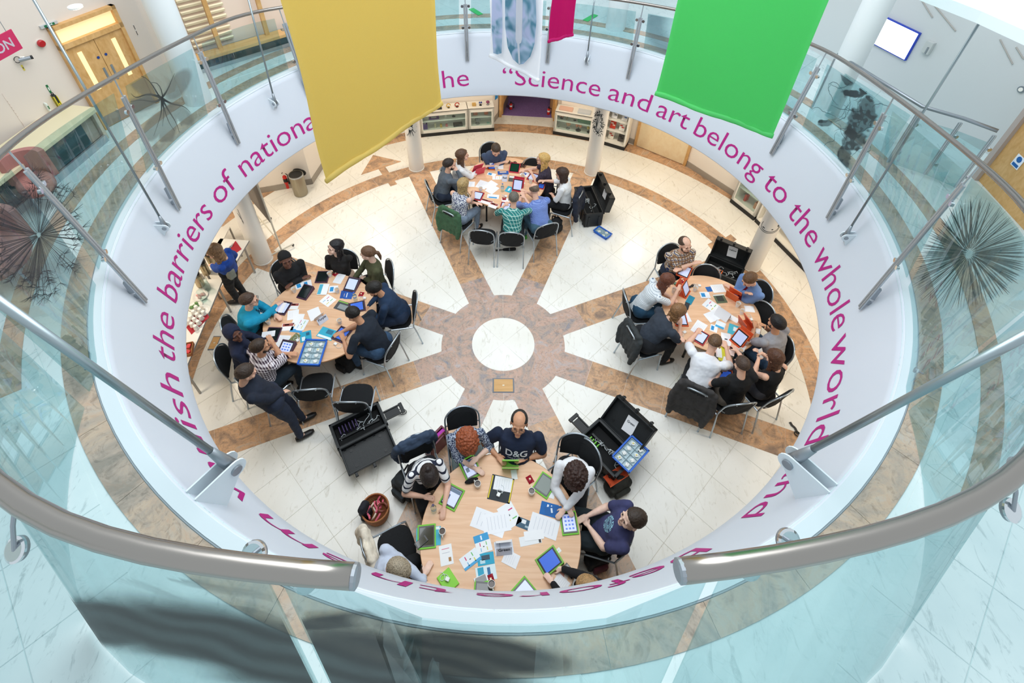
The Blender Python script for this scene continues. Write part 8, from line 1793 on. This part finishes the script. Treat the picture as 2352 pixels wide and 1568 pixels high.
P = at(862, 1168, .2); t = thing('wicker_basket', 'round wicker basket with pink yarn and a brown strap, lower left', 'basket', (P.x, P.y, 0)); bm = BM(); lathe(bm, [(0, 0), (.13, 0), (.165, .12), (.17, .24), (.155, .24), (.15, .12), (.12, .012), (0, .012)], 28); fin('basket_body', bm, mat('wicker', ''), t)
for k in range(7): bm = BM(); tube(bm, [((.135 + .005 * k) * cos(a * pi / 12), (.135 + .005 * k) * sin(a * pi / 12), .02 + .034 * k) for a in range(24)], .008, 6, closed=True); fin('woven_coil', bm, mat('wicker_light', 'b98a58', .8), t)
r_ = random.Random(5)
for k in range(9): bm = BM(); p = Vector((r_.uniform(-.06, .06), r_.uniform(-.1, .1), .16)); P_ = [p + Vector((.03 * sin(j * .9 + k), .03 * j - .08, .03 * sin(j + k) + .01 * k)) for j in range(6)]; tube(bm, P_, .012, 7); fin('yarn_loop', bm, mat('yarn_pink' if k % 3 else 'yarn_cream', 'e26a80' if k % 3 else 'dcc8b4', .9), t, smooth=True)
bm = BM(); tube(bm, [(.09 + .06 * cos(a * .6), .05 * sin(a * .6), .25 + .02 * sin(a)) for a in range(10)], .014, 8); fin('leather_strap', bm, mat('brown_strap', ''), t, smooth=True)
P = at(520, 622, 1.0); t = thing('handbag', 'grey handbag with tan strap on the arm of the standing blue top woman', 'bag', P, -.5); bm = BM(); box(bm, (0, 0, 0), (.3, .12, .2), bev=.03); finm('bag_body', voxel(bm, .012, 2, .006, 12), plain('8f9084', .1), t); bm = BM(); box(bm, (0, 0, .1), (.24, .09, .05), bev=.02); fin('top_flap', bm, mat('bag_dark', '2b2a2a', .5), t); bm = BM(); tube(bm, [(-.1, 0, .1), (-.08, .05, .28), (0, .1, .38), (.08, .05, .28), (.1, 0, .1)], .01, 8); fin('strap', bm, mat('tan_strap', '9a6a45', .5), t, smooth=True)
# umbrella, strap on the floor, loose leads
P = at(1163, 573, .03); t = thing('folding_umbrella', 'folded black umbrella lying behind the empty chairs', 'umbrella', (P.x, P.y, .035), .12); bm = BM(); tube(bm, [(-.07, 0, 0), (-.05, 0, 0), (.06, 0, 0), (.16, 0, 0), (.18, 0, 0)], [.012, .024, .032, .034, .02], 12); fin('canopy', bm, mat('umbrella_black', '141416', .8), t, smooth=True); bm = BM(); tube(bm, [(-.2, 0, -.01), (-.16, 0, -.008), (-.07, 0, 0)], [.02, .015, .009], 10); fin('handle', bm, M_BLACK, t)
bm = BM(); tube(bm, [(.05, 0, 0), (.062, 0, 0)], .0345, 14); fin('tie_band', bm, mat('band_grey', '8d9094', .5), t)
t = thing('strap', 'loose black strap with a buckle on the floor at right', 'strap', at(1828, 985, 0)); c = t.location; bm = BM(); Pp = [at(x, y, .012) - c for x, y in ((1815, 969), (1819, 976), (1826, 982), (1830, 990), (1833, 997))]
for i in range(4): box(bm, (Pp[i] + Pp[i + 1]) / 2, ((Pp[i + 1] - Pp[i]).length * 1.05, .03, .006), rz=atan2((Pp[i + 1] - Pp[i]).y, (Pp[i + 1] - Pp[i]).x))
fin('webbing', bm, M_BLACK, t); bm = BM(); q = at(1831, 996, .012) - c; tube(bm, [q + Vector((.035 * cos(a), .035 * sin(a), .004)) for a in [k * pi / 5 for k in range(10)]], .008, 6, closed=True); fin('buckle', bm, M_BLACK, t)
t = thing('power_lead', 'thin black power lead looping from the long case to the floor', 'cable', at(830, 1045, 0)); c = t.location; bm = BM(); tube(bm, [at(x, y, .01) - c for x, y in ((895, 985), (888, 1005), (870, 1022), (850, 1036), (835, 1042), (822, 1040))], .006, 6); fin('lead', bm, M_BLACK, t, smooth=True); bm = BM(); q = at(822, 1040, .02) - c; box(bm, q, (.06, .04, .03), bev=.006); fin('plug', bm, M_BLACK, t)
t = thing('power_lead', 'coiled black lead at the pull handle of the long case', 'cable', at(922, 945, 0)); c = t.location; bm = BM(); tube(bm, [at(922 + 12 * cos(k * .6), 945 + 6 * sin(k * .6), .01 + .002 * k) - c for k in range(20)], .005, 6); fin('lead', bm, M_BLACK, t, smooth=True); bm = BM(); box(bm, at(908, 948, .02) - c, (.06, .04, .03), bev=.006); fin('plug', bm, M_BLACK, t)
t = thing('side_table', 'small white table with leaflets at the upper left behind the catering tables', 'table', at(512, 545, 0)); c = t.location; a, b = at(500, 575, .74) - c, at(528, 520, .74) - c; u = (b - a).normalized(); n = Vector((u.y, -u.x, 0)) * -1
bm = BM(); Q = [a, b, b + n * .5, a + n * .5]; prism(bm, [(p.x, p.y) for p in Q], .715, .74); fin('tabletop', bm, mat('catering_white', ''), t)
for p in Q: bm = BM(); q = p * .96 + (Q[0] + Q[2]) / 2 * .04; tube(bm, [(q.x, q.y, .715), (q.x, q.y, 0)], .016, 8); fin('leg', bm, mat('leg_grey', ''), t)
bpy.data.scenes.remove(WORK)
